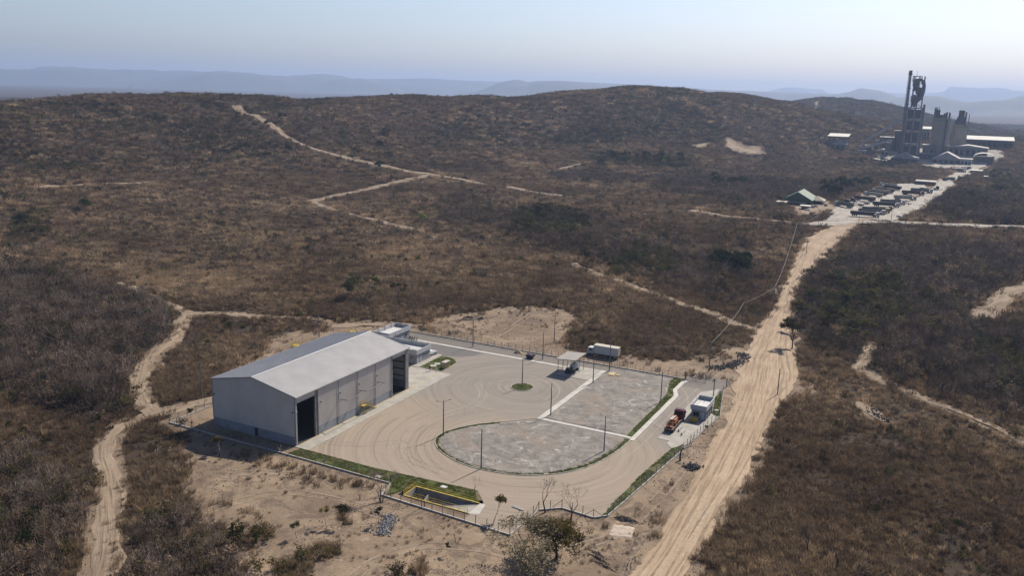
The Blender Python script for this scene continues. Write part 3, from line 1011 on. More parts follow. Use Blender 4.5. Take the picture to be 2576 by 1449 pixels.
# long wall towards the yard, one sheet per bay between the downpipes
for i in range(6):
    y0, y1 = bays[i] + .02, bays[i + 1] - .02
    mb = MB()
    if i == 0:
        corr(mb, (0, D1[0]), (0, D1[1]), C_(D1[2]), C_(WH), (1, 0)); corr(mb, (0, D1[1]), (0, y1), C_(BZ), C_(WH), (1, 0)); corr(mb, (0, y0), (0, D1[0]), C_(BZ), C_(WH), (1, 0))
    elif i == 5:
        corr(mb, (0, y0), (0, D2_[0]), C_(BZ), C_(WH), (1, 0)); corr(mb, (0, D2_[0]), (0, D2_[1]), C_(D2_[2]), C_(WH), (1, 0)); corr(mb, (0, D2_[1]), (0, y1), C_(BZ), C_(WH), (1, 0))
    else:
        corr(mb, (0, y0), (0, y1), C_(BZ), C_(WH), (1, 0))
    mb.build('wall_panel', M['wall_metal'], wh)
# gables and the hidden long wall
gt = lambda s: WH + (WR - WH) * (1 - abs(s - WW / 2) / (WW / 2))
corr(MB(), (-WW, 0), (0, 0), C_(BZ), gt, (0, -1)).build('gable_wall', M['wall_metal'], wh)
corr(MB(), (-WW, WL), (0, WL), C_(BZ), gt, (0, 1)).build('gable_wall', M['wall_metal'], wh)
corr(MB(), (-WW, 0), (-WW, WL), C_(BZ), C_(WH), (-1, 0)).build('rear_wall', M['wall_metal'], wh)
# block base wall, cut at the doorways
def base(x0, x1, y0, y1): MB().box(x0, x1, y0, y1, -.3, BZ).build('base_wall', M['block'], wh)
base(-.25, .03, D1[1] + .95, D2_[0] - .55)
base(-WW - .06, -12.78, -.06, .2); base(-11.72, -.45, -.06, .2)
base(-WW - .06, -.2, WL - .2, WL + .06)
base(-WW - .06, -WW + .2, .2, WL - .2)
MB().box(-12.78, -11.72, -.05, .2, 2.05, BZ - .004).build('lintel', M['block'], wh)
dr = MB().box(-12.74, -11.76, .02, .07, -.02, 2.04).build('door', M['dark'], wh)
MB().box(-11.92, -11.87, -.03, .02, .95, 1.05).build('handle', M['steel'], dr)
# concrete door posts
for y0, y1 in ((-.04, .45), (D1[1], D1[1] + .95), (D2_[0] - .55, D2_[0]), (D2_[1], WL + .03)):
    MB().box(-.4, .075, y0, y1, -.3, WH - .25).build('door_post', M['old_concrete'] if y0 > 1 else M['trim'], wh)
for y0, y1, z in ((D1[0], D1[1], D1[2]), (D2_[0], D2_[1], D2_[2])):
    MB().box(-.3, .06, y0, y1, z - .12, z + .1).build('door_lintel', M['trim'], wh)
# corner trims
for x, y in ((0, 0), (-WW, 0), (-WW, WL)):
    MB().box(x - .1, x + .1, y - .1, y + .1, BZ, WH).build('corner_trim', M['trim'], wh)


def roof_slope(sgn):
    mb = MB()
    xs = (-WW / 2, (-WW / 2) + sgn * (WW / 2 + .35))
    sl_ = (WR - WH) / (WW / 2)
    z0, z1 = WR + .12, WR + .12 - sl_ * (WW / 2 + .35)
    pitch, dep = .42, .05
    ss, k = [], 0
    L = WL + .5
    while k * pitch < L:
        for f, o in ((0, 0), (.55, 0), (.67, dep), (.88, dep)):
            if (k + f) * pitch < L: ss.append(((k + f) * pitch, o))
        k += 1
    ss.append((L, 0))
    vs = []
    for s, o in ss: vs += [(xs[0], s - .25, z0 + o), (xs[1], s - .25, z1 + o)]
    mb.add(vs, [((2 * i, 2 * i + 1, 2 * i + 3, 2 * i + 2) if sgn > 0 else (2 * i, 2 * i + 2, 2 * i + 3, 2 * i + 1)) for i in range(len(ss) - 1)])
    r = mb.build('roof', M['roof_metal'], wh)
    # gutter and barge boards
    MB().box(xs[1] - .02 if sgn > 0 else xs[1] - .18, xs[1] + .18 if sgn > 0 else xs[1] + .02, -.27, WL + .27, z1 - .22, z1 - .02).build('gutter', M['trim'], r)
    for y in (-.28, WL + .2):
        MB().add([(xs[0], y, z0 - .2), (xs[1], y, z1 - .2), (xs[1], y + .08, z1 - .2), (xs[0], y + .08, z0 - .2), (xs[0], y, z0 + .07), (xs[1], y, z1 + .07), (xs[1], y + .08, z1 + .07), (xs[0], y + .08, z0 + .07)],
                 [(0, 3, 2, 1), (4, 5, 6, 7), (0, 1, 5, 4), (1, 2, 6, 5), (2, 3, 7, 6), (3, 0, 4, 7)]).build('barge_board', M['trim'], r)
    return r


rr = roof_slope(1); roof_slope(-1)
MB().add([(-13.35, -.28, WR + .12), (-13, -.28, WR + .23), (-12.65, -.28, WR + .12), (-13.35, WL + .28, WR + .12), (-13, WL + .28, WR + .23), (-12.65, WL + .28, WR + .12)], [(0, 3, 4, 1), (1, 4, 5, 2), (0, 1, 2), (3, 5, 4)]).build('ridge_cap', M['trim'], wh)
for y in bays[1:6]:
    MB().tube((.16, y, .1), (.16, y, WH - .05), .075, n=8).build('downpipe', M['trim'], wh)
for y in (8.6, 15.9, 23.6, 31.3, 38.5):
    MB().box(.06, .3, y + .3, y + .5, 8.0, 8.25).build('wall_lamp', M['dark_steel'], wh)
for x, z in ((-.72, 8.2), (-25.4, 8.2)):
    MB().box(x - .12, x + .12, -.32, -.05, z - .12, z + .12).build('wall_lamp', M['dark_steel'], wh)
MB().box(.1, .35, .05, .25, 8.3, 8.55).build('wall_lamp', M['white'], wh)
# bare awning frame: three arms with struts, one long pipe
fr = []
for y in (15.65, 23.35, 31.05):
    a = MB().bar((.05, y, 6.7), (3.0, y, 6.95), .16, .16).build('awning_arm', M['pole'], wh)
    MB().bar((.05, y, 5.65), (1.3, y, 6.75), .09).build('strut', M['steel'], a)
MB().tube((2.9, 14.9, 6.86), (2.9, 31.9, 6.86), .09, n=8).build('awning_rail', M['pole'], wh)
# inside: floor, frames, girts of the far gable seen through the doorway
MB().box(-WW + .2, .02, .2, WL - .2, -.04, .05).build('floor', M['dark'], wh)  # near black floor colour stands in for the shade indoors
for z in (3.4, 5.4, 7.4, 9.4):
    MB().box(-WW + .3, -.4, WL - .32, WL - .12, z, z + .2).build('girt', M['blue'], wh)
for x in (-25.4, -19, -13, -6.6, -.75):
    MB().box(x - .2, x + .2, WL - .75, WL - .35, 0, 11.6).build('column', M['steel'], wh)
for y in bays[1:6]:
    MB().box(-25.6, -25.2, y - .2, y + .2, 0, 11.6).build('column', M['steel'], wh)
    MB().add([(-25.4, y - .1, 11.3), (-13, y - .1, 13.9), (-.4, y - .1, 11.3), (-25.4, y - .1, 11.8), (-13, y - .1, 14.4), (-.4, y - .1, 11.8),
              (-25.4, y + .1, 11.3), (-13, y + .1, 13.9), (-.4, y + .1, 11.3), (-25.4, y + .1, 11.8), (-13, y + .1, 14.4), (-.4, y + .1, 11.8)],
             [(0, 1, 4, 3), (1, 2, 5, 4), (6, 9, 10, 7), (7, 10, 11, 8), (0, 6, 7, 1), (1, 7, 8, 2), (3, 4, 10, 9), (4, 5, 11, 10)]).build('rafter', M['steel'], wh)

# yellow stair on the long wall
st = empty('staircase', (.9, 27, .07), 'yellow steel stair with railings against the long warehouse wall', 'staircase')
for k in range(9):
    MB().box(.25, 1.35, 25.6 + k * .42, 25.98 + k * .42, 2.1 - k * .235, 2.15 - k * .235).build('step', M['steel'], st)
for x in (.2, 1.4):
    MB().bar((x, 25.5, 2.15), (x, 29.5, .1), .07, .2).build('stringer', M['yellow'], st)
MB().box(.2, 1.4, 24.3, 25.55, 2.12, 2.2).build('platform', M['yellow'], st)
for x in (.22, 1.38):
    for y in (24.35, 25.5): MB().box(x - .05, x + .05, y - .05, y + .05, .07, 2.12).build('leg', M['yellow'], st)
    mb = MB()
    for dz in (.55, 1.05):
        mb.bar((x, 24.3, 2.2 + dz), (x, 25.5, 2.2 + dz), .05); mb.bar((x, 25.5, 2.2 + dz), (x, 29.5, .15 + dz), .05)
    for y, z in ((24.3, 2.2), (25.5, 2.2), (26.5, 1.68), (27.5, 1.17), (28.5, .66), (29.5, .12)): mb.bar((x, y, z), (x, y, z + 1.07), .05)
    mb.build('railing', M['yellow'], st)


# ------------------------------------------------------------------ flat roofed buildings with parapets
def flat_building(name, x0, x1, y0, y1, zp, zt, over, label, cat='building', wall=None, roofm=None, par=None):
    r = empty(name, ((x0 + x1) / 2, (y0 + y1) / 2, 0), label, cat)
    wall, par = wall or M['grey_wall'], par or M['white_wall']
    MB().box(x0, x1, y0, y1, -.2, zp).build('wall', wall, r)
    X0, X1, Y0, Y1, t = x0 - over, x1 + over, y0 - over, y1 + over, .16
    rf = MB().box(X0 + t, X1 - t, Y0 + t, Y1 - t, zp + .002, zp + .22).build('roof', roofm or M['white'], r)
    for bx in ((X0, X1, Y0, Y0 + t), (X0, X1, Y1 - t, Y1), (X0, X0 + t, Y0 + t, Y1 - t), (X1 - t, X1, Y0 + t, Y1 - t)):
        MB().box(*bx, zp - .02, zt).build('parapet', par, rf)
    return r, rf


def opening(r, kind, face, a0, a1, z0, z1, at_, frame=.06, fm=None, pm=None):
    """door or window set in a wall; face 'x' or 'y', at_ the wall plane, sg outward sign"""
    sg = 1 if at_[1] > 0 else -1
    p = at_[0]
    def bx(mb, u0, u1, w0, w1, d0, d1):
        d0, d1 = sorted((p + sg * d0, p + sg * d1))
        return mb.box(d0, d1, u0, u1, w0, w1) if face == 'x' else mb.box(u0, u1, d0, d1, w0, w1)
    o = bx(MB(), a0, a1, z0, z1, -.02, .012).build(kind, pm or M['glass'], r)
    mb = MB()
    for u0, u1, w0, w1 in ((a0 - frame, a0, z0 - frame, z1 + frame), (a1, a1 + frame, z0 - frame, z1 + frame), (a0, a1, z1, z1 + frame), (a0, a1, z0 - frame, z0)):
        bx(mb, u0, u1, w0, w1, -.02, .05)
    mb.build('frame', fm or M['white'], o)
    if kind == 'window':
        bx(MB(), (a0 + a1) / 2 - .025, (a0 + a1) / 2 + .025, z0, z1, .013, .04).build('mullion', fm or M['white'], o)
        bx(MB(), a0 - .1, a1 + .1, z0 - .12, z0 - frame - .002, -.02, .1).build('sill', M['concrete'], o)
    else:
        bx(MB(), a1 - .14, a1 - .09, (z0 + z1) / 2 - .06, (z0 + z1) / 2 + .06, .013, .06).build('handle', M['steel'], o)
    return o


an, anr = flat_building('office_building', -29.7, -10.3, 66.6, 74.2, 2.95, 4.4, .3, 'low white office building with parapet roof right behind the warehouse')
for a0 in (67.0, 68.6): opening(an, 'door', 'x', a0, a0 + .9, .05, 2.2, (-10.3, 1), pm=M['white'])
for a0 in (70.4, 71.5, 72.6): opening(an, 'window', 'x', a0, a0 + .8, 1.5, 2.1, (-10.3, 1))
opening(an, 'window', 'y', -12.6, -11.7, 1.6, 2.1, (66.6, -1)); opening(an, 'door', 'y', -15, -14.1, .05, 2.2, (66.6, -1), pm=M['white'])
for x, y in ((-11, 74.3), (-17, 74.3), (-24, 74.3)): MB().tube((x, y - .15, 3.1), (x, y - .15, 5.1), .04, n=6).build('roof_post', M['dark_steel'], anr)
MB().bar((-29, 70.5, 3.6), (-10.8, 70.5, 3.6), .04).build('roof_cable', M['dark_steel'], anr)
MB().box(-14, -12.6, 69.5, 70.3, 3.18, 3.5).build('roof_hatch', M['white_wall'], anr)
a2, a2r = flat_building('office_building', -33.6, -27.9, 77.3, 89.4, 2.95, 4.4, .3, 'smaller white flat roofed office building at the yard corner')
opening(a2, 'window', 'x', 80.5, 82.3, 1.1, 2.1, (-27.9, 1)); opening(a2, 'door', 'x', 84, 84.9, .05, 2.2, (-27.9, 1), pm=M['white']); opening(a2, 'window', 'x', 86.4, 87.6, 1.1, 2.1, (-27.9, 1))
for y in (79.5, 83.2, 86.8): MB().tube((-33.7, y, 3.2), (-33.7, y, 5.0), .05, n=6).build('roof_post', M['dark_steel'], a2r)
for x in (-31.6, -29.2): MB().tube((x, 89.45, 3.2), (x, 89.45, 5.0), .05, n=6).build('roof_post', M['dark_steel'], a2r)

gh, ghr = flat_building('gatehouse', 75.7, 79.4, 65.4, 73.2, 2.75, 4.05, .28, 'small grey gatehouse with parapet roof beside the entrance lane')
opening(gh, 'window', 'y', 76.2, 77.7, 1.0, 2.2, (65.4, -1)); opening(gh, 'door', 'y', 78.2, 79.1, .1, 2.25, (65.4, -1), pm=M['white'])
for a0 in (66.6, 68.6, 70.6): opening(gh, 'window', 'x', a0, a0 + .9, 1.0, 2.2, (79.4, 1), fm=M['white'])
for y in (66, 67.9, 69.9, 71.9): MB().box(79.42, 79.62, y - .09, y + .09, .09, 2.72).build('pilaster', M['white_wall'], gh)
opening(gh, 'window', 'x', 67, 69, 1.0, 2.2, (75.7, -1))
MB().box(76.2, 76.35, 65.6, 73, 2.98, 3.08).build('roof_pipe', M['steel'], ghr)
MB().tube((77.4, 71.5, 2.97), (77.4, 71.5, 3.5), .08, n=6).build('roof_vent', M['steel'], ghr)
for a0 in (66.2, 70.4): MB().tube((75.5, a0, 2.9), (75.5, a0, 4.5), .035, n=6).build('roof_post', M['dark_steel'], ghr)

# ------------------------------------------------------------------ fuel shelter, tank
sh = empty('fuel_shelter', (33.2, 84.8, .12), 'open fuel shelter with flat grey metal roof on steel posts', 'shelter')
RX0, RX1, RY0, RY1 = 30.1, 36.4, 80.5, 89.2
mb = MB()
rz = lambda x: 4.55 + (x - RX0) * .07
pts = []
k = 0
while k * .42 < RY1 - RY0:
    for f, o in ((0, 0), (.5, 0), (.6, .05), (.9, .05)):
        s = RY0 + (k + f) * .42
        if s < RY1: pts.append((s, o))
    k += 1
vs = []
for s, o in pts: vs += [(RX0, s, rz(RX0) + .16 + o), (RX1, s, rz(RX1) + .16 + o)]
mb.add(vs, [(2 * i, 2 * i + 1, 2 * i + 3, 2 * i + 2) for i in range(len(pts) - 1)])
M['shelter_roof'] = sheet_metal('shelter_roof_sheeting', (.52, .48, .42), .6, .1)
sr = mb.build('roof', M['shelter_roof'], sh)
for y in (RY0 + .05, RY1 - .1): MB().bar((RX0, y, rz(RX0) + .05), (RX1, y, rz(RX1) + .05), .08, .2).build('edge_beam', M['steel'], sr)
for x in (RX0 + .5, RX1 - .5): MB().bar((x, RY0, rz(x) + .04), (x, RY1, rz(x) + .04), .1, .16).build('edge_beam', M['steel'], sr)
for x in (30.6, 35.9):
    for y in (81.1, 84.8, 88.5): MB().box(x - .07, x + .07, y - .07, y + .07, .12, rz(x)).build('post', M['pole'], sh)
tk = empty('fuel_tank', (33.8, 85.2, .12), 'horizontal white fuel tank on a dark skid under the shelter', 'tank')
mb = MB()
nseg = 16
for i, (yy, rr_) in enumerate(((83.5, .3), (83.6, .85), (83.8, 1.0), (86.8, 1.0), (87.0, .85), (87.1, .3))):
    mb.v += [(34.1 + rr_ * math.cos(2 * math.pi * k / nseg), yy, 1.75 + rr_ * math.sin(2 * math.pi * k / nseg)) for k in range(nseg)]
for i in range(5): mb.f += [(i * nseg + k, i * nseg + (k + 1) % nseg, (i + 1) * nseg + (k + 1) % nseg, (i + 1) * nseg + k) for k in range(nseg)]
mb.f += [tuple(range(nseg)), tuple(range(5 * nseg, 6 * nseg))]
mb.build('tank', M['white'], tk, True)
for y in (84, 86.5): MB().box(33.2, 35, y - .15, y + .15, .12, 1.0).build('saddle', M['dark_steel'], tk)
MB().tube((34.1, 85.2, 2.7), (34.1, 85.2, 3.0), .3, n=12).build('manhole', M['yellow'], tk)
mb = MB()
for a, b in (((33.6, 84.2, 2.7), (33.6, 86.4, 2.7)), ((34.6, 84.2, 2.7), (34.6, 86.4, 2.7)), ((33.6, 84.2, 3.3), (33.6, 86.4, 3.3)), ((34.6, 84.2, 3.3), (34.6, 86.4, 3.3))): mb.bar(a, b, .05)
for x in (33.6, 34.6):
    for y in (84.2, 85.3, 86.4): mb.bar((x, y, 2.6), (x, y, 3.3), .05)
mb.build('railing', M['yellow'], tk)
mc = empty('pump_unit', (33.4, 82.6, .12), 'dark pump machine standing in front of the fuel tank', 'machine')
MB().box(32.5, 34.4, 82.1, 83.2, .3, 1.35).build('housing', M['dark_steel'], mc)
MB().box(32.7, 33.5, 82.2, 83.1, 1.35, 1.75).build('engine_cover', M['dark_steel'], mc)
MB().tube((34.1, 82.6, 1.35), (34.1, 82.6, 2.1), .07, n=8).build('exhaust', M['rust'], mc)
for x in (32.8, 34.1):
    for y in (82.05, 83.25): MB().tube((x, y - .08, .42), (x, y + .08, .42), .3, n=12).build('wheel', M['black'], mc)

# ------------------------------------------------------------------ hut with yellow doors, well covers on the green island
hu = empty('gas_hut', (-.75, 68, .12), 'small pale hut with yellow louvred doors on the green island', 'hut')
MB().box(-1.35, -.15, 66.9, 69.3, .1, 1.9).build('wall', M['cream'], hu)
MB().add([(-1.55, 66.7, 1.9), (.05, 66.7, 1.9), (.05, 69.5, 1.9), (-1.55, 69.5, 1.9), (-1.55, 66.7, 2.02), (.05, 66.7, 2.12), (.05, 69.5, 2.12), (-1.55, 69.5, 2.02)], [(0, 3, 2, 1), (4, 5, 6, 7), (0, 1, 5, 4), (1, 2, 6, 5), (2, 3, 7, 6), (3, 0, 4, 7)]).build('roof', M['pale_concrete'], hu)
for y in (67.1, 68.15):
    d = MB().box(-.15, -.09, y, y + .95, .2, 1.7).build('door', M['yellow'], hu)
    for z in (.5, .9, 1.3): MB().box(-.09, -.06, y + .15, y + .8, z, z + .22).build('louvre', M['rust'], d)
for (x, y), lb in zip(((-4.6, 69.5), (-4.6, 67.2)), ('round white well cover nearer the hut on the green island', 'round white well cover nearer the doorway on the green island')):
    c = empty('well_cover', (x, y, .12), lb, 'cover')
    MB().tube((x, y, .1), (x, y, .24), .95, n=24).build('ring', M['pale_concrete'], c)
    MB().tube((x, y, .24), (x, y, .29), .3, n=14).build('lid', M['old_concrete'], c)
c = empty('well_cover', (80.2, 74.6, .1), 'round white well cover behind the gatehouse', 'cover')
MB().tube((80.2, 74.6, .08), (80.2, 74.6, .22), .6, n=20).build('ring', M['pale_concrete'], c)
MB().tube((80.2, 74.6, .22), (80.2, 74.6, .26), .22, n=12).build('lid', M['old_concrete'], c)
for (x, y), lb in zip(((26.2, -4.0), (41.0, -1.2)), ('square pale inspection cover in the lawn beside the bare shrub', 'square pale inspection cover in the lawn above the ramp pit')):
    c = empty('inspection_cover', (x, y, .09), lb, 'cover')
    MB().box(x - .7, x + .7, y - .55, y + .55, .05, .2).build('frame', M['pale_concrete'], c)
    MB().box(x - .45, x + .45, y - .35, y + .35, .2, .24).build('lid', M['white'], c)

# ------------------------------------------------------------------ ramp pit with yellow rails
pt = empty('ramp_pit', (43.5, -6.2, 0), 'sunken concrete loading ramp with yellow railings behind the fence', 'ramp')
MB().box(35.6, 51.2, -4.0, -3.7, -2.4, .14).build('rear_wall', M['old_concrete'], pt)
MB().box(35.6, 51.2, -8.75, -8.45, -2.4, .14).build('front_wall', M['old_concrete'], pt)
MB().box(35.6, 35.9, -8.45, -4.0, -2.4, .16).build('end_wall', M['pale_concrete'], pt)
MB().add([(35.9, -8.45, -2.2), (42, -8.45, -1.9), (51.3, -8.45, .03), (51.3, -4.0, .03), (42, -4.0, -1.9), (35.9, -4.0, -2.2)], [(0, 1, 4, 5), (1, 2, 3, 4)]).build('ramp', M['concrete'], pt)
MB().prism([(51.2, -8.75), (53.2, -7.8), (52.4, -3.7), (51.2, -3.7)], -.05, .05).build('apron', M['pale_concrete'], pt)
MB().add([(39.7, -8.3, -2.1), (39.7, -5.6, -2.1), (39.7, -5.6, -.1), (39.7, -8.3, -1.3), (39.95, -8.3, -2.1), (39.95, -5.6, -2.1), (39.95, -5.6, -.1), (39.95, -8.3, -1.3)], [(0, 1, 2, 3), (7, 6, 5, 4), (3, 2, 6, 7), (1, 5, 6, 2), (0, 3, 7, 4)]).build('dividing_wall', M['pale_concrete'], pt)
MB().add([(41.2, -8.3, -2.1), (41.2, -6.8, -2.1), (41.2, -6.8, -.9), (41.2, -8.3, -1.5), (41.45, -8.3, -2.1), (41.45, -6.8, -2.1), (41.45, -6.8, -.9), (41.45, -8.3, -1.5)], [(0, 1, 2, 3), (7, 6, 5, 4), (3, 2, 6, 7), (1, 5, 6, 2), (0, 3, 7, 4)]).build('dividing_wall', M['pale_concrete'], pt)
for y, x0, x1 in ((-3.85, 35.75, 51), (-8.6, 35.75, 51)):
    MB().box(x0, x1, y - .17, y + .17, .14, .2).build('coping', M['yellow'], pt)
    mb = MB()
    for z in (.65, 1.15): mb.bar((x0, y, z), (x1, y, z), .05)
    for k in range(9): mb.bar((x0 + (x1 - x0) * k / 8, y, .18), (x0 + (x1 - x0) * k / 8, y, 1.15), .05)
    mb.build('railing', M['yellow'], pt)
mb = MB()
for z in (.65, 1.15): mb.bar((35.75, -8.6, z), (35.75, -3.85, z), .06)
for k in range(4): mb.bar((35.75, -8.6 + 4.75 * k / 3, .18), (35.75, -8.6 + 4.75 * k / 3, 1.15), .06)
mb.build('railing', M['yellow'], pt)
MB().box(35.58, 35.92, -8.45, -4, .16, .21).build('coping', M['yellow'], pt)
MB().tube((44.2, -4.02, -.55), (44.2, -3.9, -.55), .18, n=12).build('drain_pipe', M['dark'], pt)

# ------------------------------------------------------------------ fences: kerb wall, each post, each wire
def fence(line, label, sp=2.55, h=2.1, curb=.32, gates=(), brace=()):
    pts = []
    P = [Vector((x, y, 0)) for x, y in line]
    r = empty('fence', (line[0][0], line[0][1], 0), label, 'fence', 'fences round the depot')
    for i in range(len(P) - 1):
        a, b = P[i], P[i + 1]
        za, zb = float(height(a.x, a.y)), float(height(b.x, b.y))
        A, B = Vector((a.x, a.y, za + curb / 2 - .1)), Vector((b.x, b.y, zb + curb / 2 - .1))
        MB().bar(A, B, .2, curb + .2).build('kerb_wall', M['pale_concrete'], r)
        n = max(1, round((b - a).length / sp))
        for k in range(n + (1 if i == len(P) - 2 else 0)):
            q = a.lerp(b, k / n)
            z = za + (zb - za) * k / n
            MB().box(q.x - .055, q.x + .055, q.y - .055, q.y + .055, z - .2, z + h).build('post', M['old_concrete'], r)
        for zz in (.55, .95, 1.35, 1.7, 2.0):
            MB().bar((a.x, a.y, za + zz), (b.x, b.y, zb + zz), .016).build('wire', M['wire'], r)
    for (x, y), (dx, dy) in brace:
        z = float(height(x, y))
        MB().bar((x, y, z + 1.9), (x + dx, y + dy, z + .2), .09).build('brace', M['old_concrete'], r)
    return r


fence([(-36, -4.9), (-.3, -5), (30.4, -5.5)], 'long wire fence with concrete posts in front of the warehouse and lawn', brace=[((-36, -4.9), (2, 0)), ((-1.8, -5), (1.8, 0))])
fence([(30.4, -5.5), (31.7, -10.8), (62.4, -12.3)], 'wire fence with concrete posts in front of the ramp pit', brace=[((31.7, -10.8), (1.6, -.1))])
fence([(62.4, -12.3), (62.9, -.5), (66.6, 2.6)], 'short wire fence return behind the big leafy tree', brace=[((62.9, -.5), (-.2, -2))])
fence([(66.6, 2.6), (73.7, 2), (75.9, 4.2), (77.5, 20.2), (80, 46.6), (80.7, 58.8), (82, 70.2)], 'wire fence with concrete posts along the dirt road side', brace=[((66.6, 2.6), (-1.8, -.8)), ((73.7, 2), (1.5, 1.5)), ((73.7, 2), (-2, .2))])
fence([(82, 70.2), (77.8, 91.7)], 'wire fence beside the small gatehouse lawn')
fence([(-34.6, 95.6), (65.4, 95.6)], 'long back fence with concrete posts along the sandy clearing', brace=[((6, 95.6), (-2, 0)), ((6, 95.6), (2, 0)), ((55.7, 95.6), (-2.2, 0)), ((55.7, 95.6), (2.2, 0))])
fence([(-36, -4.9), (-36, 46), (-36.4, 60), (-34.6, 95.6)], 'wire fence hidden behind the warehouse long side', sp=2.8)


def gate_leaf(a, b, label, h=2.2, n=2):
    a, b = Vector((*a, .08)), Vector((*b, .08))
    r = empty('gate', a, label, 'gate')
    mb = MB()
    up = Vector((0, 0, h))
    for p, q in ((a, b), (a + up, b + up), (a, a + up), (b, b + up)): mb.bar(p, q, .07)
    m = (a + b) / 2
    mb.bar(m, m + up, .06)
    mb.build('frame', M['dark_steel'], r)
    for p, q in ((a, m + up), (m, a + up), (m, b + up), (b, m + up)): MB().bar(p, q, .05).build('brace', M['dark_steel'], r)
    for k in range(1, 8): MB().bar(a.lerp(b, k / 8), a.lerp(b, k / 8) + up, .015).build('wire', M['wire'], r)
    return r


gate_leaf((65.7, 95.6), (71.7, 95.3), 'wide steel gate leaf with crossed braces standing half open')
gate_leaf((77.9, 95.6), (78.6, 99.6), 'narrow steel gate leaf swung open towards the dirt road')
for (x, y), lb in zip(((65.5, 95.7), (77.85, 95.3)), ('thick grey gate post at the end of the back fence', 'thick grey gate post at the roadside')):
    p = empty('gate_post', (x, y, 0), lb, 'post')
    MB().box(x - .12, x + .12, y - .12, y + .12, -.2, 2.7).build('post', M['pole'], p)
    MB().box(x - .15, x + .15, y - .15, y + .15, 2.7, 2.76).build('cap', M['pole'], p)

# ------------------------------------------------------------------ light poles and power poles
def pole(x, y, h, label, arms=0, group='concrete lamp posts of the depot', rot=0., cross=False):
    z = float(height(x, y)) if not (-36 < x < 82 and -12 < y < 97) else .05
    r = empty('lamp_post' if not cross else 'power_pole', (x, y, z), label, 'lamp post' if not cross else 'power pole', group)
    MB().tube((x, y, z - .4), (x, y, z + h), .17, .1, 10).build('pole', M['pole'], r)
    for k in range(arms):
        a = rot + k * 2 * math.pi / max(arms, 1)
        d = Vector((math.cos(a), math.sin(a), 0))
        t0 = Vector((x, y, z + h - .6))
        arm = MB().bar(t0, t0 + d * .9 + Vector((0, 0, .45)), .05)
        arm.bar(t0 + d * .9 + Vector((0, 0, .45)), t0 + d * 1.5 + Vector((0, 0, .55)), .05)
        ao = arm.build('arm', M['dark_steel'], r)
        MB().bar(t0 + d * 1.4 + Vector((0, 0, .54)), t0 + d * 1.95 + Vector((0, 0, .6)), .22, .1).build('lamp_head', M['dark_steel'], ao)
    if cross:
        c, s = math.cos(rot), math.sin(rot)
        b = MB().bar((x - c * 1.1, y - s * 1.1, z + h - .5), (x + c * 1.1, y + s * 1.1, z + h - .5), .1, .12).build('crossarm', M['bark'], r)
        for k in (-1, 0, 1): MB().tube((x + c * k * .95, y + s * k * .95, z + h - .44), (x + c * k * .95, y + s * k * .95, z + h - .2), .06, .03, 6).build('insulator', M['dark_steel'], b)
    return Vector((x, y, z + h))


pole(26.9, 64.4, 8.5, 'grey lamp post standing on the small round grass island')
pole(43.3, 10.9, 9.4, 'grey lamp post at the front curve of the round stony lot')
pole(26.1, 22.9, 9.0, 'grey lamp post with two arms at the left tip of the stony lot', 2, rot=.9)
pole(63.6, 33.9, 8.8, 'grey lamp post on the right edge of the round stony lot', 2, rot=-.4)
pole(43.1, 48.6, 8.8, 'grey lamp post where the two concrete footpaths meet')
pole(43.1, 78.2, 8.7, 'grey lamp post beside the footpath near the fuel shelter')
pole(65.1, 73, 8.8, 'grey lamp post beside the long grass strip of the entrance lane', 1, rot=2.6)
PB1 = pole(43.2, 91.2, 9.2, 'grey lamp post at the back fence in front of the box lorry')
PB2 = pole(20.8, 91.3, 8.8, 'grey lamp post at the back fence behind the dark skip')
PB3 = pole(-4.6, 91.5, 9.1, 'grey lamp post at the back fence near the offices', 1, rot=-1.2)
pole(76.5, 85.6, 5.2, 'short grey post behind the gatehouse')
pole(-23.8, 74.9, 5.6, 'thin lamp post behind the office roof')
GRP = 'power poles of the dirt road line'
U1 = pole(69.7, 107, 9.5, 'grey power pole outside the gate beside the black rock bank', 0, GRP, .2, True)
U0 = pole(92.2, 95.9, 8.0, 'lone grey post on the far side of the dirt road', 0, GRP)
U2 = pole(15.9, 111, 9.5, 'grey power pole in the sandy clearing behind the fence', 0, GRP, .3, True)
U3 = pole(-43.1, 103, 14, 'tall grey power pole behind the smaller office', 0, GRP, .8, True)
U4 = pole(-41.6, 112, 14, 'tall grey power pole with no lamp farther behind the offices', 0, GRP, .8, True)
U5 = pole(-53.8, 73.7, 8.0, 'grey power pole on the bare ground behind the warehouse', 0, GRP, .8, True)
U6 = pole(-42.1, 11.3, 10.5, 'grey power pole with crossarm beside the shaded warehouse corner', 0, GRP, .5, True)
_rp = []
for (u, v, h), lb in zip(((1866, 826, 10), (1944, 781, 10), (2028, 640, 9), (2002, 598, 9), (2058, 575, 9)),
                         ('grey power pole at the bend where the diagonal track meets the dirt road', 'grey power pole in front of the scrub left of the dirt road', 'grey pole on the right edge of the distant dirt road', 'grey power pole left of the distant dirt road', 'grey power pole by the far end of the dirt road')):
    x, y, z = ground(u, v)
    _rp.append(pole(x, y, h, lb, 0, GRP, .1, True))


def cable(a, b, sag, name='power_line', label=None, r=.03, n=14, group=None):
    mb = MB()
    P = [a.lerp(b, k / n) - Vector((0, 0, sag * 4 * (k / n) * (1 - k / n))) for k in range(n + 1)]
    for p, q in zip(P[:-1], P[1:]): mb.bar(p, q, r)
    return tag(mb.build(name, M['wire']), label, 'power line', group)


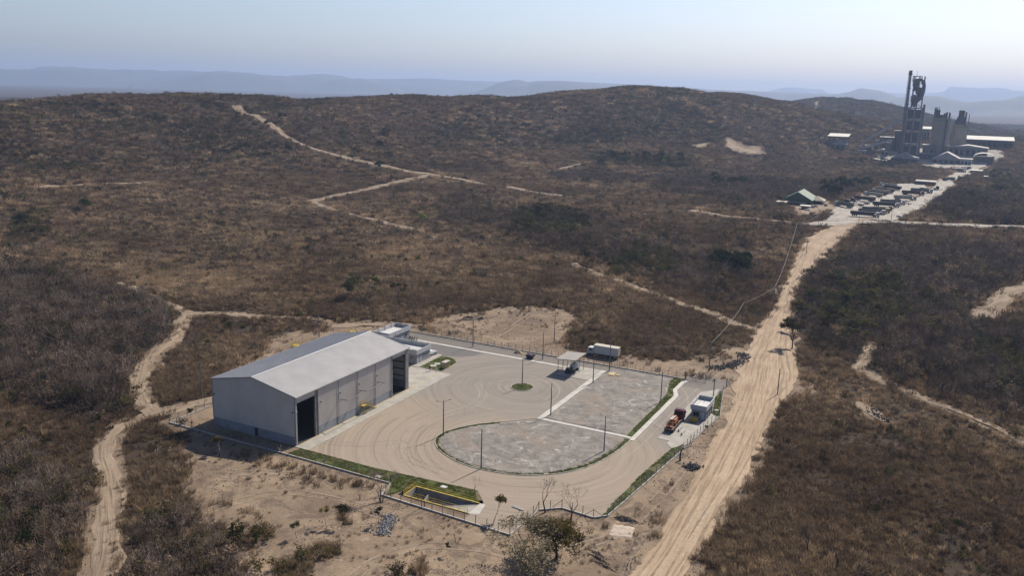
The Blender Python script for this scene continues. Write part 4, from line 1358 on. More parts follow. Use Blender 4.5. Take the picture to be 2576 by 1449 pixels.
_w = [U1, _rp[0], _rp[1], _rp[3], _rp[4]]
for i, (a, b) in enumerate(zip(_w[:-1], _w[1:])):
    cable(a - Vector((0, 0, .25)), b - Vector((0, 0, .25)), (b - a).length * .02, label=['thick drooping cable from the gate pole to the track bend', 'thick drooping cable along the scrub edge of the dirt road', 'thick drooping cable beside the middle of the dirt road', 'thick drooping cable at the far end of the dirt road'][i], r=.1, group='cables along the dirt road')
cable(U3, U5, 1.2, label='thin cable from the tall pole to the pole behind the warehouse', r=.04, group='thin cables behind the depot')
cable(U3 - Vector((0, 0, 1)), U2, 2.0, label='thin cable from the tall pole across the sandy clearing', r=.03, group='thin cables behind the depot')
cable(U5, U6, 1.5, label='thin cable over the bare ground behind the warehouse', r=.03, group='thin cables behind the depot')

# ------------------------------------------------------------------ vehicles in the yard
def wheel(r, x, y, z, rad_=.5, w_=.3, axis='x', name='wheel'):
    d = Vector((w_ / 2, 0, 0)) if axis == 'x' else Vector((0, w_ / 2, 0))
    c = Vector((x, y, z))
    o = MB().tube(c - d, c + d, rad_, n=14).build(name, M['black'], r)
    MB().tube(c - d * 1.06, c + d * 1.06, rad_ * .5, n=10).build('rim', M['steel'], o)
    return o


def cab(r, x0, x1, y0, y1, z0, z1, mtl, fwd=(0, 1)):
    """lorry cab, front towards +y (fwd (0,1)) or -x / +x"""
    mb = MB()
    if fwd[1]:
        mb.add([(x0, y0, z0), (x1, y0, z0), (x1, y1, z0), (x0, y1, z0), (x0, y0, z1), (x1, y0, z1), (x1, y1 - .35, z1), (x0, y1 - .35, z1), (x0, y1, (z0 + z1) / 2), (x1, y1, (z0 + z1) / 2)],
               [(0, 3, 2, 1), (4, 5, 6, 7), (0, 1, 5, 4), (1, 2, 9, 6, 5), (3, 0, 4, 7, 8), (2, 3, 8, 9), (9, 8, 7, 6)])
    c = mb.build('cab', mtl, r)
    return c


fb = empty('flatbed_lorry', (73.5, 52, .09), 'dark red flatbed lorry carrying an orange boom lift beside the gatehouse', 'lorry')
ZB = .09
MB().box(72.35, 74.65, 52.2, 60.6, ZB + .98, ZB + 1.12).build('flatbed', M['rust'], fb)
for x in (73.0, 74.0): MB().box(x - .1, x + .1, 52.3, 63.2, ZB + .7, ZB + .975).build('chassis_rail', M['dark_steel'], fb)
MB().box(72.38, 74.62, 60.45, 60.58, ZB + 1.12, ZB + 2.3).build('headboard', M['red'], fb)
cb = cab(fb, 72.3, 74.7, 61.2, 63.5, ZB + .75, ZB + 3.05, M['red'])
MB().box(72.6, 74.4, 61.17, 61.2, ZB + 1.9, ZB + 2.6).build('rear_window', M['glass'], cb)
MB().box(72.5, 74.5, 61.6, 62.6, ZB + 3.05, ZB + 3.22).build('roof_deflector', M['red'], cb)
for x in (72.27, 74.7): MB().box(x, x + .03, 61.8, 62.9, ZB + 1.9, ZB + 2.7).build('side_window', M['glass'], cb)
for x in (72.05, 74.72): MB().box(x, x + .22, 63.1, 63.2, ZB + 2.0, ZB + 2.5).build('mirror', M['black'], cb)
for y in (53.4, 54.7, 62.4):
    for x in (72.5, 74.5): wheel(fb, x, y, ZB + .5)
bl = empty('boom_lift', (73.4, 55.5, ZB + 1.12), 'orange boom lift with pale folded boom riding on the flatbed lorry', 'boom lift')
z1 = ZB + 1.12
MB().box(72.7, 74.3, 55.2, 57.9, z1 + .3, z1 + .75).build('chassis', M['orange'], bl)
for y in (55.5, 57.5):
    for x in (72.62, 74.38): wheel(bl, x, y, z1 + .36, .36, .28)
MB().box(72.75, 74.25, 55.6, 58.1, z1 + .75, z1 + 1.35).build('turntable', M['orange'], bl)
MB().bar((73.3, 57.8, z1 + 1.5), (73.3, 54.2, z1 + 1.75), .32, .36).build('lower_boom', M['cream'], bl)
MB().bar((73.75, 57.9, z1 + 1.6), (73.75, 54.0, z1 + 1.95), .26, .3).build('upper_boom', M['cream'], bl)
MB().tube((73.05, 57.9, z1 + 1.6), (74.0, 57.9, z1 + 1.6), .22, n=10).build('boom_pivot', M['orange'], bl)
mb = MB()
for z in (.35, .9, 1.45):
    for a, b in (((72.75, 52.9), (74.35, 52.9)), ((74.35, 52.9), (74.35, 53.9)), ((74.35, 53.9), (72.75, 53.9)), ((72.75, 53.9), (72.75, 52.9))): mb.bar((*a, z1 + z), (*b, z1 + z), .06)
for a in ((72.75, 52.9), (74.35, 52.9), (74.35, 53.9), (72.75, 53.9), (73.55, 52.9), (73.55, 53.9)): mb.bar((*a, z1 + .3), (*a, z1 + 1.47), .06)
bk = mb.build('basket_rails', M['orange'], bl)
MB().box(72.75, 74.35, 52.9, 53.9, z1 + .26, z1 + .34).build('basket_floor', M['orange'], bl)
MB().box(73.2, 74.0, 53.7, 53.95, z1 + .9, z1 + 1.4).build('control_box', M['rust'], bl)

bt = empty('box_lorry', (37, 104, 0), 'white box lorry with beige roof parked behind the back fence', 'lorry')
zt = float(height(37, 104))
bx_ = MB().box(33.3, 41.5, 102.85, 105.3, zt + 1.15, zt + 3.75).build('cargo_box', M['white'], bt)
MB().box(33.26, 41.54, 102.81, 105.34, zt + 3.75, zt + 3.85).build('box_roof', M['cream'], bx_)
MB().box(41.5, 41.56, 102.95, 105.2, zt + 1.2, zt + 3.7).build('rear_door', M['cream'], bx_)
MB().box(31.6, 41.3, 103.5, 104.6, zt + .75, zt + 1.1).build('chassis', M['dark_steel'], bt)
mb = MB().add([(31.1, 102.95, zt + .7), (33.05, 102.95, zt + .7), (33.05, 105.2, zt + .7), (31.1, 105.2, zt + .7), (31.1, 102.95, zt + 1.8), (31.35, 102.95, zt + 2.75), (33.05, 102.95, zt + 2.85), (31.1, 105.2, zt + 1.8), (31.35, 105.2, zt + 2.75), (33.05, 105.2, zt + 2.85)],
              [(0, 3, 2, 1), (0, 1, 6, 5, 4), (3, 7, 8, 9, 2), (0, 4, 7, 3), (4, 5, 8, 7), (5, 6, 9, 8), (1, 2, 9, 6)])
cb = mb.build('cab', M['white'], bt)
MB().box(31.7, 32.7, 102.92, 102.95, zt + 1.75, zt + 2.5).build('side_window', M['glass'], cb)
MB().add([(31.08, 103.1, zt + 1.82), (31.33, 103.1, zt + 2.68), (31.33, 105.05, zt + 2.68), (31.08, 105.05, zt + 1.82)], [(0, 1, 2, 3)]).build('windscreen', M['glass'], cb)
for x in (32.2, 37.8, 39.1):
    for y in (103.05, 105.05): wheel(bt, x, y, zt + .5, .5, .3, 'y')


def car(name, loc, rz, mtl, label, group=None, kind='sedan'):
    r = empty(name, (0, 0, 0), label, 'car', group)
    # local: length along +y, front at +y
    prof = [(-2.15, .35), (-2.2, .75), (-2.05, .98), (-1.5, 1.02), (-1.0, 1.42), (.35, 1.44), (1.0, 1.0), (1.9, .88), (2.15, .65), (2.15, .35)] if kind == 'sedan' else [(-2.2, .4), (-2.25, 1.0), (-2.1, 1.05), (-.6, 1.05), (-.45, 1.75), (.6, 1.75), (1.15, 1.15), (2.2, 1.0), (2.35, .7), (2.3, .4)]
    wl = lambda z: .86 if z < 1.03 else .66
    n = len(prof)
    mb = MB()
    mb.add([(-wl(z), y, z) for y, z in prof] + [(wl(z), y, z) for y, z in prof], [tuple(range(n)), tuple(range(2 * n - 1, n - 1, -1))] + [(i, n + i, n + (i + 1) % n, (i + 1) % n) for i in range(n)])
    b = mb.build('body', mtl, r)
    MB().add([(-.6, -1.44, 1.07), (.6, -1.44, 1.07), (.58, -1.03, 1.4), (-.58, -1.03, 1.4)], [(0, 1, 2, 3)]).build('rear_window', M['glass'], b)
    MB().add([(-.6, .94, 1.06), (.6, .94, 1.06), (.58, .4, 1.42), (-.58, .4, 1.42)], [(3, 2, 1, 0)]).build('windscreen', M['glass'], b)
    for s in (-1, 1):
        MB().add([(s * .80, -1.2, 1.06), (s * .80, .75, 1.06), (s * .69, .3, 1.38), (s * .69, -.95, 1.38)], [(0, 1, 2, 3)]).build('side_window', M['glass'], b)
        MB().box(s * .75 - .12, s * .75 + .12, -2.22, -2.16, .72, .85).build('tail_light', M['red'], b)
        MB().box(s * .65 - .15, s * .65 + .15, 2.1, 2.16, .62, .74).build('headlight', M['white'], b)
        for y in (-1.3, 1.35): wheel(r, s * .78, y, .32, .32, .2)
    r.location = loc
    r.rotation_euler.z = rz
    return r


M['car_white'] = mat('white_car_paint', (.95, .95, .96), .25, .03, 1.)
M['car_grey'] = mat('grey_car_paint', (.2, .21, .22), .25, .1, 1.)
M['car_blue'] = mat('dark_blue_car_paint', (.02, .03, .07), .25, .1, 1.)
M['car_red'] = mat('red_car_paint', (.3, .03, .03), .25, .1, 1.)
car('parked_car', (-11.6, 77.1, .03), rad(-4), M['car_white'], 'white saloon car parked at the corner of the office building')


def motorbike(loc, rz, mtl, label):
    r = empty('motorcycle', (0, 0, 0), label, 'motorcycle', 'motorcycles beside the smaller office')
    for y in (-.65, .68):
        o = MB().tube((-.06, y, .3), (.06, y, .3), .3, n=14).build('wheel', M['black'], r)
        MB().tube((-.065, y, .3), (.065, y, .3), .15, n=8).build('hub', M['steel'], o)
    MB().box(-.14, .14, -.2, .3, .3, .6).build('engine', M['dark_steel'], r)
    MB().add([(-.15, .0, .7), (.15, .0, .7), (.1, .5, .75), (-.1, .5, .75), (-.13, .05, .95), (.13, .05, .95), (.08, .45, .98), (-.08, .45, .98)], [(0, 3, 2, 1), (4, 5, 6, 7), (0, 1, 5, 4), (1, 2, 6, 5), (2, 3, 7, 6), (3, 0, 4, 7)]).build('fuel_tank', mtl, r)
    MB().box(-.13, .13, -.75, .02, .74, .84).build('seat', M['black'], r)
    MB().bar((0, .68, .3), (0, .45, 1.0), .07).build('fork', M['steel'], r)
    MB().bar((-.34, .42, 1.05), (.34, .42, 1.05), .04).build('handlebar', M['dark_steel'], r)
    r.location = loc
    r.rotation_euler.z = rz
    r.rotation_euler.y = rad(8)


for i, (dx, mm, lb) in enumerate(((0, 'car_red', 'motorcycle nearest the office door in the parked row'), (.95, 'blue', 'second motorcycle from the office in the parked row'), (1.9, 'black', 'third motorcycle from the office in the parked row'), (2.9, 'car_red', 'motorcycle at the path end of the parked row'))):
    motorbike((-27 + dx, 87.9 - dx * .05, .12), rad(10 + 6 * i), M[mm], lb)

# ------------------------------------------------------------------ person washing the apron
pm_ = bpy.data.meshes.new('person')
J = [(0, 0, .95), (0, .02, 1.15), (0, .04, 1.38), (0, .05, 1.5), (0, .07, 1.58), (0, .09, 1.70), (0, .09, 1.80),      # 0-6 pelvis .. head
     (-.1, 0, .9), (-.12, .08, .5), (-.13, .0, .1), (-.13, .13, .04),                                                   # 7-10 left leg
     (.1, 0, .9), (.13, -.06, .5), (.15, -.16, .1), (.15, -.03, .04),                                                    # 11-14 right leg
     (-.19, .04, 1.42), (-.27, .04, 1.15), (-.2, .25, 1.02), (-.16, .33, 1.0),                                           # 15-18 left arm
     (.19, .04, 1.42), (.27, .08, 1.15), (.14, .3, 1.05), (.1, .38, 1.04)]
E_ = [(0, 1), (1, 2), (2, 3), (3, 4), (4, 5), (5, 6), (0, 7), (7, 8), (8, 9), (9, 10), (0, 11), (11, 12), (12, 13), (13, 14), (2, 15), (15, 16), (16, 17), (17, 18), (2, 19), (19, 20), (20, 21), (21, 22)]
RR = [.15, .15, .17, .07, .06, .1, .07, .1, .075, .05, .045, .1, .075, .05, .045, .07, .055, .042, .04, .07, .055, .042, .04]
pm_.from_pydata(J, E_, [])
pm_.update()
po = bpy.data.objects.new('person', pm_)
COL.objects.link(po)
md = po.modifiers.new('skin', 'SKIN')
for k, v_ in enumerate(pm_.skin_vertices[0].data):
    v_.radius = (RR[k], RR[k] * .8 if k < 3 else RR[k])
    v_.use_root = (k == 0)
po.modifiers.new('sub', 'SUBSURF').levels = 1
po.modifiers['sub'].render_levels = 2
pm_.materials.append(M['cloth_dark'])
po.location = (-2.9, 62.6, .07)
po.rotation_euler.z = rad(150)
tag(po, 'person in dark work clothes standing on the apron holding a hose', 'person')
h = MB().dome((0, .1, 1.74), .105, .125, .13, 10, 5, True).mesh('head', M['skin'])
ho = link(h, 'head', po)
hc = MB().dome((0, .09, 1.79), .125, .14, .11, 10, 4).mesh('cap', M['cloth_dark'])
link(hc, 'cap', po)
for sx, p in ((-1, (-.16, .36, .99)), (1, (.1, .41, 1.03))):
    mb = MB()
    mb.dome(p, .045, .06, .03, 8, 4, True)
    for k in range(4): mb.tube((p[0] - .03 + .02 * k, p[1] + .04, p[2]), (p[0] - .03 + .02 * k, p[1] + .085 - .006 * abs(k - 1.5), p[2] - .03), .009, .007, 5)
    mb.tube((p[0] - sx * .035, p[1] + .02, p[2]), (p[0] - sx * .05, p[1] + .06, p[2] + .01), .01, .008, 5)
    link(mb.mesh('hand', M['skin']), 'hand', po)
hs = MB()
hp = [Vector((-2.9, 62.2, 1.1)), Vector((-3.3, 61.7, .95)), Vector((-3.7, 61.3, .7))]
for a, b in zip(hp[:-1], hp[1:]): hs.bar(a, b, .04)
hl = [(-2.9, 62.2, 1.1), (-2.6, 62.6, .5), (-2.2, 63.0, .12), (-.8, 63.3, .1), (-3, 64.4, .14), (-7, 64.2, .14), (-9.7, 63.4, .1)]
for a, b in zip(hl[:-1], hl[1:]): hs.bar(a, b, .035)
tag(hs.build('hose', M['black']), 'black hose held by the person and trailing across the apron', 'hose')

# ------------------------------------------------------------------ loose things in and round the yard
sk = empty('skip', (17.2, 89.6, .02), 'dark metal skip with rubble beside the back footpath', 'skip')
MB().add([(16.3, 89.0, .25), (18.1, 89.0, .25), (18.1, 90.3, .25), (16.3, 90.3, .25), (15.9, 88.7, 1.35), (18.6, 88.7, 1.35), (18.6, 90.6, 1.35), (15.9, 90.6, 1.35)], [(0, 3, 2, 1), (0, 1, 5, 4), (1, 2, 6, 5), (2, 3, 7, 6), (3, 0, 4, 7)]).build('body', M['dark_steel'], sk)
MB().dome((17.2, 89.65, 1.1), 1.1, .8, .45, 10, 3).build('load', M['purple'], sk)
for x in (16.6, 17.9):
    for y in (89.0, 90.3): wheel(sk, x, y, .25, .24, .14)


def heap(name, label, cx, cy, rx, ry, hh, mtl, seed, cat='heap', rot=0.):
    n = 44
    X, Y = np.meshgrid(np.linspace(-1.15, 1.15, n), np.linspace(-1.15, 1.15, n), indexing='ij')
    R_ = np.sqrt(X * X + Y * Y) + .55 * fbm(X * 3 + seed, Y * 3, 1., 4, seed)
    Z = hh * np.clip(1 - R_, -.2, 1) ** 1. * (1 + 1.1 * fbm(X * 7, Y * 7, 1, 4, seed + 1))
    c, s = math.cos(rot), math.sin(rot)
    WX, WY = cx + rx * X * c - ry * Y * s, cy + rx * X * s + ry * Y * c
    base_ = height(WX, WY) if not (-36 < cx < 82 and -12 < cy < 97) else 0.
    me = grid_mesh(name, WX, WY, Z + base_ - .02)
    me.materials.append(mtl)
    return tag(link(me, name), label, cat)


M['sand'] = mat('yellow_sand', (.56, .44, .29), .95, .2, 1., bumps=.4)
M['dark_soil'] = mat('freshly_dug_dark_soil', (.27, .20, .145), .95, .45, .9, bumps=.8)
M['pale_soil'] = mat('pale_scraped_soil', (.60, .50, .40), .95, .25, .8, bumps=.5)
M['grey_rock'] = mat('grey_broken_rock', (.33, .33, .34), .9, .4, 1.5, bumps=.5)
M['black_rock'] = mat('dark_broken_rock', (.10, .10, .105), .9, .5, 1.5, bumps=.5)
heap('sand_heap', 'low heap of yellow sand at the back fence left of the skip', 12, 93, 2.6, 1.5, .8, M['sand'], 3)
heap('soil_heap', 'dark dug soil heap around the pale scraped plot', 80, 4.6, 3.2, .9, .7, M['dark_soil'], 5, rot=.05)
heap('soil_heap', 'long dark soil bank between the scraped plot and the dirt road', 84.7, -2.5, 6.4, 1.3, .9, M['dark_soil'], 7, rot=1.5)
heap('soil_heap', 'brown soil bank at the roadside below the scraped plot', 86.2, -11, 4.0, 1.5, .8, M['dark_soil'], 9, rot=1.6)
heap('soil_heap', 'dark soil bank behind the scrub at the sandy clearing edge', -22, 121, 9, 1.6, 1.2, M['dark_soil'], 11, rot=.9)
for k, (x, y) in enumerate(((79.6, -10.3), (80.6, -11.9), (81.8, -13.4))):
    heap('soil_heap', ['upper of three narrow soil ridges beside the road bank', 'middle of three narrow soil ridges beside the road bank', 'lower of three narrow soil ridges beside the road bank'][k], x, y, 3., .5, .35, M['dark_soil'], 20 + k, rot=-.35)
relief('ground', dense([(77.9, 1.6), (82.1, 2.5), (83.0, -1.6), (78.8, -3.1)], .5), .08, M['pale_soil'], 'pale scraped plot of soil below the right fence corner', .1, .3)


def rocks(name, label, spots, mtl, seed, kind=None, cat='rocks'):
    rg = random.Random(seed)
    mb = MB()
    for x, y, z, s in spots:
        p = [Vector((rg.gauss(0, 1), rg.gauss(0, 1), rg.gauss(0, .7))).normalized() * s * rg.uniform(.7, 1.2) for _ in range(7)]
        a = [Vector((1, 0, 0)), Vector((-1, 0, 0)), Vector((0, 1, 0)), Vector((0, -1, 0)), Vector((0, 0, .8)), Vector((0, 0, -.8))]
        ro = Matrix.Rotation(rg.uniform(0, 6), 3, 'Z') @ Matrix.Rotation(rg.uniform(0, 6), 3, 'X')
        vs = [ro @ (q * s * rg.uniform(.6, 1.25)) + Vector((x, y, z)) for q in a]
        mb.add(vs, [(0, 2, 4), (2, 1, 4), (1, 3, 4), (3, 0, 4), (2, 0, 5), (1, 2, 5), (3, 1, 5), (0, 3, 5)])
    return tag(mb.build(name, mtl), label, cat, None, kind)


rg = random.Random(3)
sp_ = []
for _ in range(420):
    t, o = rg.random(), rg.gauss(0, .8)
    x, y = 38.4 + (41.6 - 38.4) * t + o * .9, -17 - 7.6 * t + o * .35
    sp_.append((x, y, float(height(x, y)) + .1 + .35 * max(0, 1 - abs(o)) * rg.random(), rg.uniform(.12, .34)))
rocks('stone_heap', 'bed of loose grey broken stone below the lawn fence', sp_, M['grey_rock'], 1)
for lb, P, n, wd_ in (('curved bank of dark broken rock beside the dirt road bend', [(69.5, 110.5), (72, 112.5), (74.6, 116), (76, 121), (76.6, 127.5), (74, 131)], 620, 1.1), ('low bank of dark rock behind the right side scrub', gl((2190, 1030), (2205, 1048), (2235, 1062)), 120, .8)):
    L_ = smooth_line(P, .5)
    sp_ = []
    for _ in range(n):
        q = L_[rg.randrange(len(L_))]
        x, y = q[0] + rg.gauss(0, wd_), q[1] + rg.gauss(0, wd_)
        sp_.append((x, y, float(height(x, y)) + rg.random() * .45, rg.uniform(.15, .42)))
    rocks('rock_bank', lb, sp_, M['black_rock'], 2)
sp_ = [(84.6 + rg.gauss(0, 1.0), 35.6 + rg.gauss(0, .8), .1 + rg.random() * .5, rg.uniform(.15, .4)) for _ in range(140)]
rocks('debris_heap', 'heap of dark debris beside the dead tree', sp_, M['black_rock'], 4)
for (x, y, n), lb in zip(((-23.1, -16.5, 40), (-10.9, -31.8, 60), (-.5, -39, 30)), ('scatter of white rubble beside the warehouse shadow', 'pale rubble scatter among the dry grass left of the bare ground', 'pale stones at the edge of the lower left scrub')):
    sp_ = []
    for _ in range(n):
        a, b = x + rg.gauss(0, 1.8), y + rg.gauss(0, 1.3)
        sp_.append((a, b, float(height(a, b)) + .08, rg.uniform(.08, .3)))
    rocks('rubble', lb, sp_, M['pale_concrete'], 6)
# pebbles and clods over the bare ground and road edges: nobody could count them
sp_ = []
for _ in range(60000):
    x, y = rg.uniform(-30, 98), rg.uniform(-60, 112)
    sp_.append((x, y))
sx, sy = np.array([p[0] for p in sp_]), np.array([p[1] for p in sp_])
kp = (bareness(sx, sy) > .6) & ~inpoly(sx, sy, YARD) & (fbm(sx, sy, 11, 3, 33) > -.02)
kp &= ~((sx > -27) & (sx < 1) & (sy > -1) & (sy < 48))
sx, sy = sx[kp][:9000], sy[kp][:9000]
sz = height(sx, sy)
M['clod'] = mat('soil_clods', (.30, .235, .18), .95, .5, .3)
rocks('pebbles', 'small stones and clods strewn over the bare soil', [(a, b, c + .02, rg.choice((.05, .07, .09, .12, .2))) for a, b, c in zip(sx, sy, sz)], M['clod'], 8, 'stuff', None)

for (x, y, a, b, rz, lb) in ((45, 88.6, 1.9, 2.9, .1, 'larger pale yellow plywood sheet lying on the stony lot'), (46.9, 88.6, .8, 1.6, 1.3, 'smaller pale yellow board beside the plywood sheet'), (46.8, 52.3, .5, .4, .4, 'small pale board alone on the stony lot near the footpath')):
    r = empty('plywood_sheet', (x, y, .16), lb, 'board')
    MB().box(x - a / 2, x + a / 2, y - b / 2, y + b / 2, .17, .24).build('board', M['wood'], r)
    if a > 1: MB().box(x - a / 2 + .15, x + a / 2 - .3, y - b / 2 + .2, y + b / 2 - .1, .242, .30).build('upper_board', M['wood'], r)
    r.rotation_euler.z = rz
for k in range(2):
    y = -1.4 - .35 * k
    o = empty('concrete_post', (59, y, .02), ['upper of two concrete posts lying on the yard edge', 'lower of two concrete posts lying on the yard edge'][k], 'post')
    MB().bar((57.5, y, .12), (60.3, y - .5, .12), .16, .16).build('shaft', M['pale_concrete'], o)
    MB().bar((57.42, y + .015, .12), (57.5, y, .12), .1, .1).build('tip', M['steel'], o)
yb = empty('yellow_container', (77, 63.2, .09), 'yellow steel container in the shadow in front of the gatehouse', 'container')
MB().box(76.1, 77.9, 62.6, 63.8, .25, 1.25).build('body', M['yellow'], yb)
for x in (76.3, 77.7): MB().box(x - .08, x + .08, 62.7, 63.7, .09, .25).build('skid', M['dark_steel'], yb)
MB().box(76.05, 77.95, 62.55, 63.85, 1.25, 1.33).build('lid', M['yellow'], yb)
for k, (x, y) in enumerate(((75.5, 56.2), (76.8, 54.3))):
    o = empty('barrier', (x, y, .09), ['pale concrete barrier nearer the flatbed lorry', 'pale concrete barrier nearer the dead tree'][k], 'barrier')
    MB().add([(x - .25, y - 1.5, .09), (x + .25, y - 1.5, .09), (x + .25, y + 1.5, .09), (x - .25, y + 1.5, .09), (x - .09, y - 1.5, .75), (x + .09, y - 1.5, .75), (x + .09, y + 1.5, .75), (x - .09, y + 1.5, .75)], [(0, 3, 2, 1), (4, 5, 6, 7), (0, 1, 5, 4), (1, 2, 6, 5), (2, 3, 7, 6), (3, 0, 4, 7)]).build('body', M['pale_concrete'], o)
    MB().tube((x, y - .6, .75), (x, y - .6, .85), .04, n=6).build('lifting_eye', M['steel'], o)
mt = empty('meter_stand', (81.6, 58.2, 0), 'small steel meter stand outside the gatehouse fence', 'stand')
for x in (81.2, 82.0): MB().bar((x, 58.2, 0), (x, 58.2, 1.9), .08).build('leg', M['pole'], mt)
MB().box(81.15, 82.05, 58.1, 58.35, 1.2, 1.85).build('meter_box', M['old_concrete'], mt)
jk = empty('junk_heap', (-34, -2.6, 0), 'heap of rusty brick and boards beside the left fence corner', 'heap')
for k in range(26):
    x, y, z = -34 + rg.gauss(0, .9), -2.6 + rg.gauss(0, .6), .12 + rg.random() * .6
    MB().bar((x - .2, y, z), (x + rg.uniform(.1, .5), y + rg.uniform(-.3, .3), z), .22, .14).build('brick', M['rust'] if k % 3 else M['wood'], jk)

# yellow topped tanks with railings behind the warehouse, bush beside them
for (x, y, h, lb) in ((-43.5, 50.4, 4.6, 'yellow topped tank with railing showing over the left roof edge'), (-38.4, 71.7, 4.6, 'yellow topped tank with railing behind the far roof end')):
    r = empty('water_tank', (x, y, 0), lb, 'tank')
    MB().tube((x, y, -.2), (x, y, h), 1.5, n=20).build('shell', M['cream'], r)
    MB().tube((x, y, h), (x, y, h + .35), 1.55, 1.0, n=20).build('lid', M['yellow'], r)
    mb = MB()
    for z in (.6, 1.1):
        for k in range(16):
            a, b = k * math.pi / 8, (k + 1) * math.pi / 8
            mb.bar((x + 1.45 * math.cos(a), y + 1.45 * math.sin(a), h + z), (x + 1.45 * math.cos(b), y + 1.45 * math.sin(b), h + z), .05)
    for k in range(8):
        a = k * math.pi / 4
        mb.bar((x + 1.45 * math.cos(a), y + 1.45 * math.sin(a), h), (x + 1.45 * math.cos(a), y + 1.45 * math.sin(a), h + 1.12), .05)
    mb.build('railing', M['yellow'], r)
    MB().bar((x + 1.6, y, 0), (x + 1.6, y, h + .9), .35, .06).build('ladder', M['yellow'], r)

M['soil_rut'] = mat('soil_wheel_rut', (.37, .285, .205), .95, .35, .8, bumps=.4)
for ln, lb in ((gl((500, 1295), (600, 1262), (720, 1240), (860, 1262), (960, 1300)), 'pale wheel ruts on the bare soil below the front fence'), (gl((880, 1460), (960, 1405), (1080, 1375), (1220, 1385), (1330, 1420)), 'wheel ruts curving below the stone bed'), (gl((560, 1200), (640, 1190), (760, 1200), (840, 1230)), 'faint wheel ruts near the warehouse shadow'), (gl((1240, 850), (1300, 815), (1340, 785), (1345, 770)), 'wheel ruts in the sandy clearing behind the fence'), (gl((1450, 1380), (1560, 1340), (1650, 1260), (1760, 1130)), 'wheel ruts between the fence corner and the dirt road')):
    ruts(ln, lb, 2.0, .42, mtl='soil_rut', drape=True)

M['road_pale'] = mat('pale_road_rut', (.54, .415, .29), .95, .25, 1., bumps=.4)
M['road_rut'] = mat('dark_road_rut', (.34, .245, .165), .95, .3, 1., bumps=.4)
for k, (f0, f1, lb) in enumerate(((.28, .3, 'left pair of wheel ruts along the wide dirt road'), (.62, .58, 'middle pair of wheel ruts along the wide dirt road'), (.8, .75, 'right pair of wheel ruts along the wide dirt road'))):
    eL, eR = even(ROAD_L, 60), even(ROAD_R, 60)
    tt = np.linspace(f0, f1, 60)[:, None] + (.08 * fbm(np.arange(60.) * 1., np.full(60, k * 9.), 6, 2, 3))[:, None]
    ruts([tuple(q) for q in (eL * (1 - tt) + eR * tt)[4:]], lb, 1.9, .5, mtl='road_rut' if k != 1 else 'road_pale', drape=True, lift=.09)

# ------------------------------------------------------------------ cement plant and truck park in the distance
M['plant_concrete'] = mat('dusty_plant_concrete', (.46, .41, .35), .9, .3, .08)
M['silo'] = mat('beige_silo_concrete', (.55, .49, .39), .9, .25, .05)
M['plant_steel'] = mat('dark_dusty_steel', (.15, .145, .15), .7, .35, .15)
M['plant_frame'] = mat('dusty_frame_steel', (.30, .275, .25), .8, .3, .15)
M['stack_paint'] = mat('faded_stack_paint', (.30, .26, .25), .8, .3, .05)
M['dusty_roof'] = mat('dusty_sheet_roof', (.5, .47, .44), .8, .2, .06)
M['pale_roof'] = mat('pale_sheet_roof', (.72, .69, .62), .8, .1, .05)
M['grey_clad'] = mat('grey_cladding', (.30, .30, .31), .8, .3, .08)
M['blue_clad'] = mat('dark_blue_cladding', (.10, .115, .15), .8, .3, .08)
M['green_roof'] = mat('green_sheet_roof', (.06, .14, .075), .7, .25, .1)
M['green_wall'] = mat('green_painted_wall', (.07, .19, .10), .8, .2, .1)
M['tan_roof'] = mat('tan_tile_roof', (.52, .45, .36), .85, .15, .3)


def top_for(x, y, v):
    """height of a point above (x, y) that shows at image row v"""
    lo, hi = -20., 400.
    for _ in range(50):
        m = (lo + hi) / 2
        if float(proj(np.array([x]), np.array([y]), np.array([m]))[1][0]) > v: lo = m
        else: hi = m
    return lo


def x_for(u, y, z):
    lo, hi = -400., 700.
    for _ in range(50):
        m = (lo + hi) / 2
        if float(proj(np.array([m]), np.array([y]), np.array([z]))[0][0]) < u: lo = m
        else: hi = m
    return lo


PG = 'buildings of the cement plant'
# chimney
x, y, z = ground(2266, 398)
x0c = x_for(2292, y, top_for(x, y, 177))
zt_ = top_for(x0c, y, 177)
ch = empty('chimney', (x0c, y, z), 'tall slim dark chimney left of the plant tower', 'chimney', PG)
MB().tube((x0c, y, z - 2), (x0c, y, zt_), 2.2, 1.6, 18).build('shaft', M['stack_paint'], ch, True)
for f in (.42, .62, .80, .955):
    zz = z + (zt_ - z) * f
    MB().tube((x0c, y, zz), (x0c, y, zz + .9), 2.7, n=18).build('platform', M['plant_steel'], ch)
MB().tube((x0c, y, zt_ - 6), (x0c, y, zt_ + .3), 1.9, n=18).build('cap', M['rust'], ch)
MB().bar((x0c - 2.6, y - 1, z), (x0c - 2.2, y - 1, zt_), .5).build('ladder', M['plant_steel'], ch)

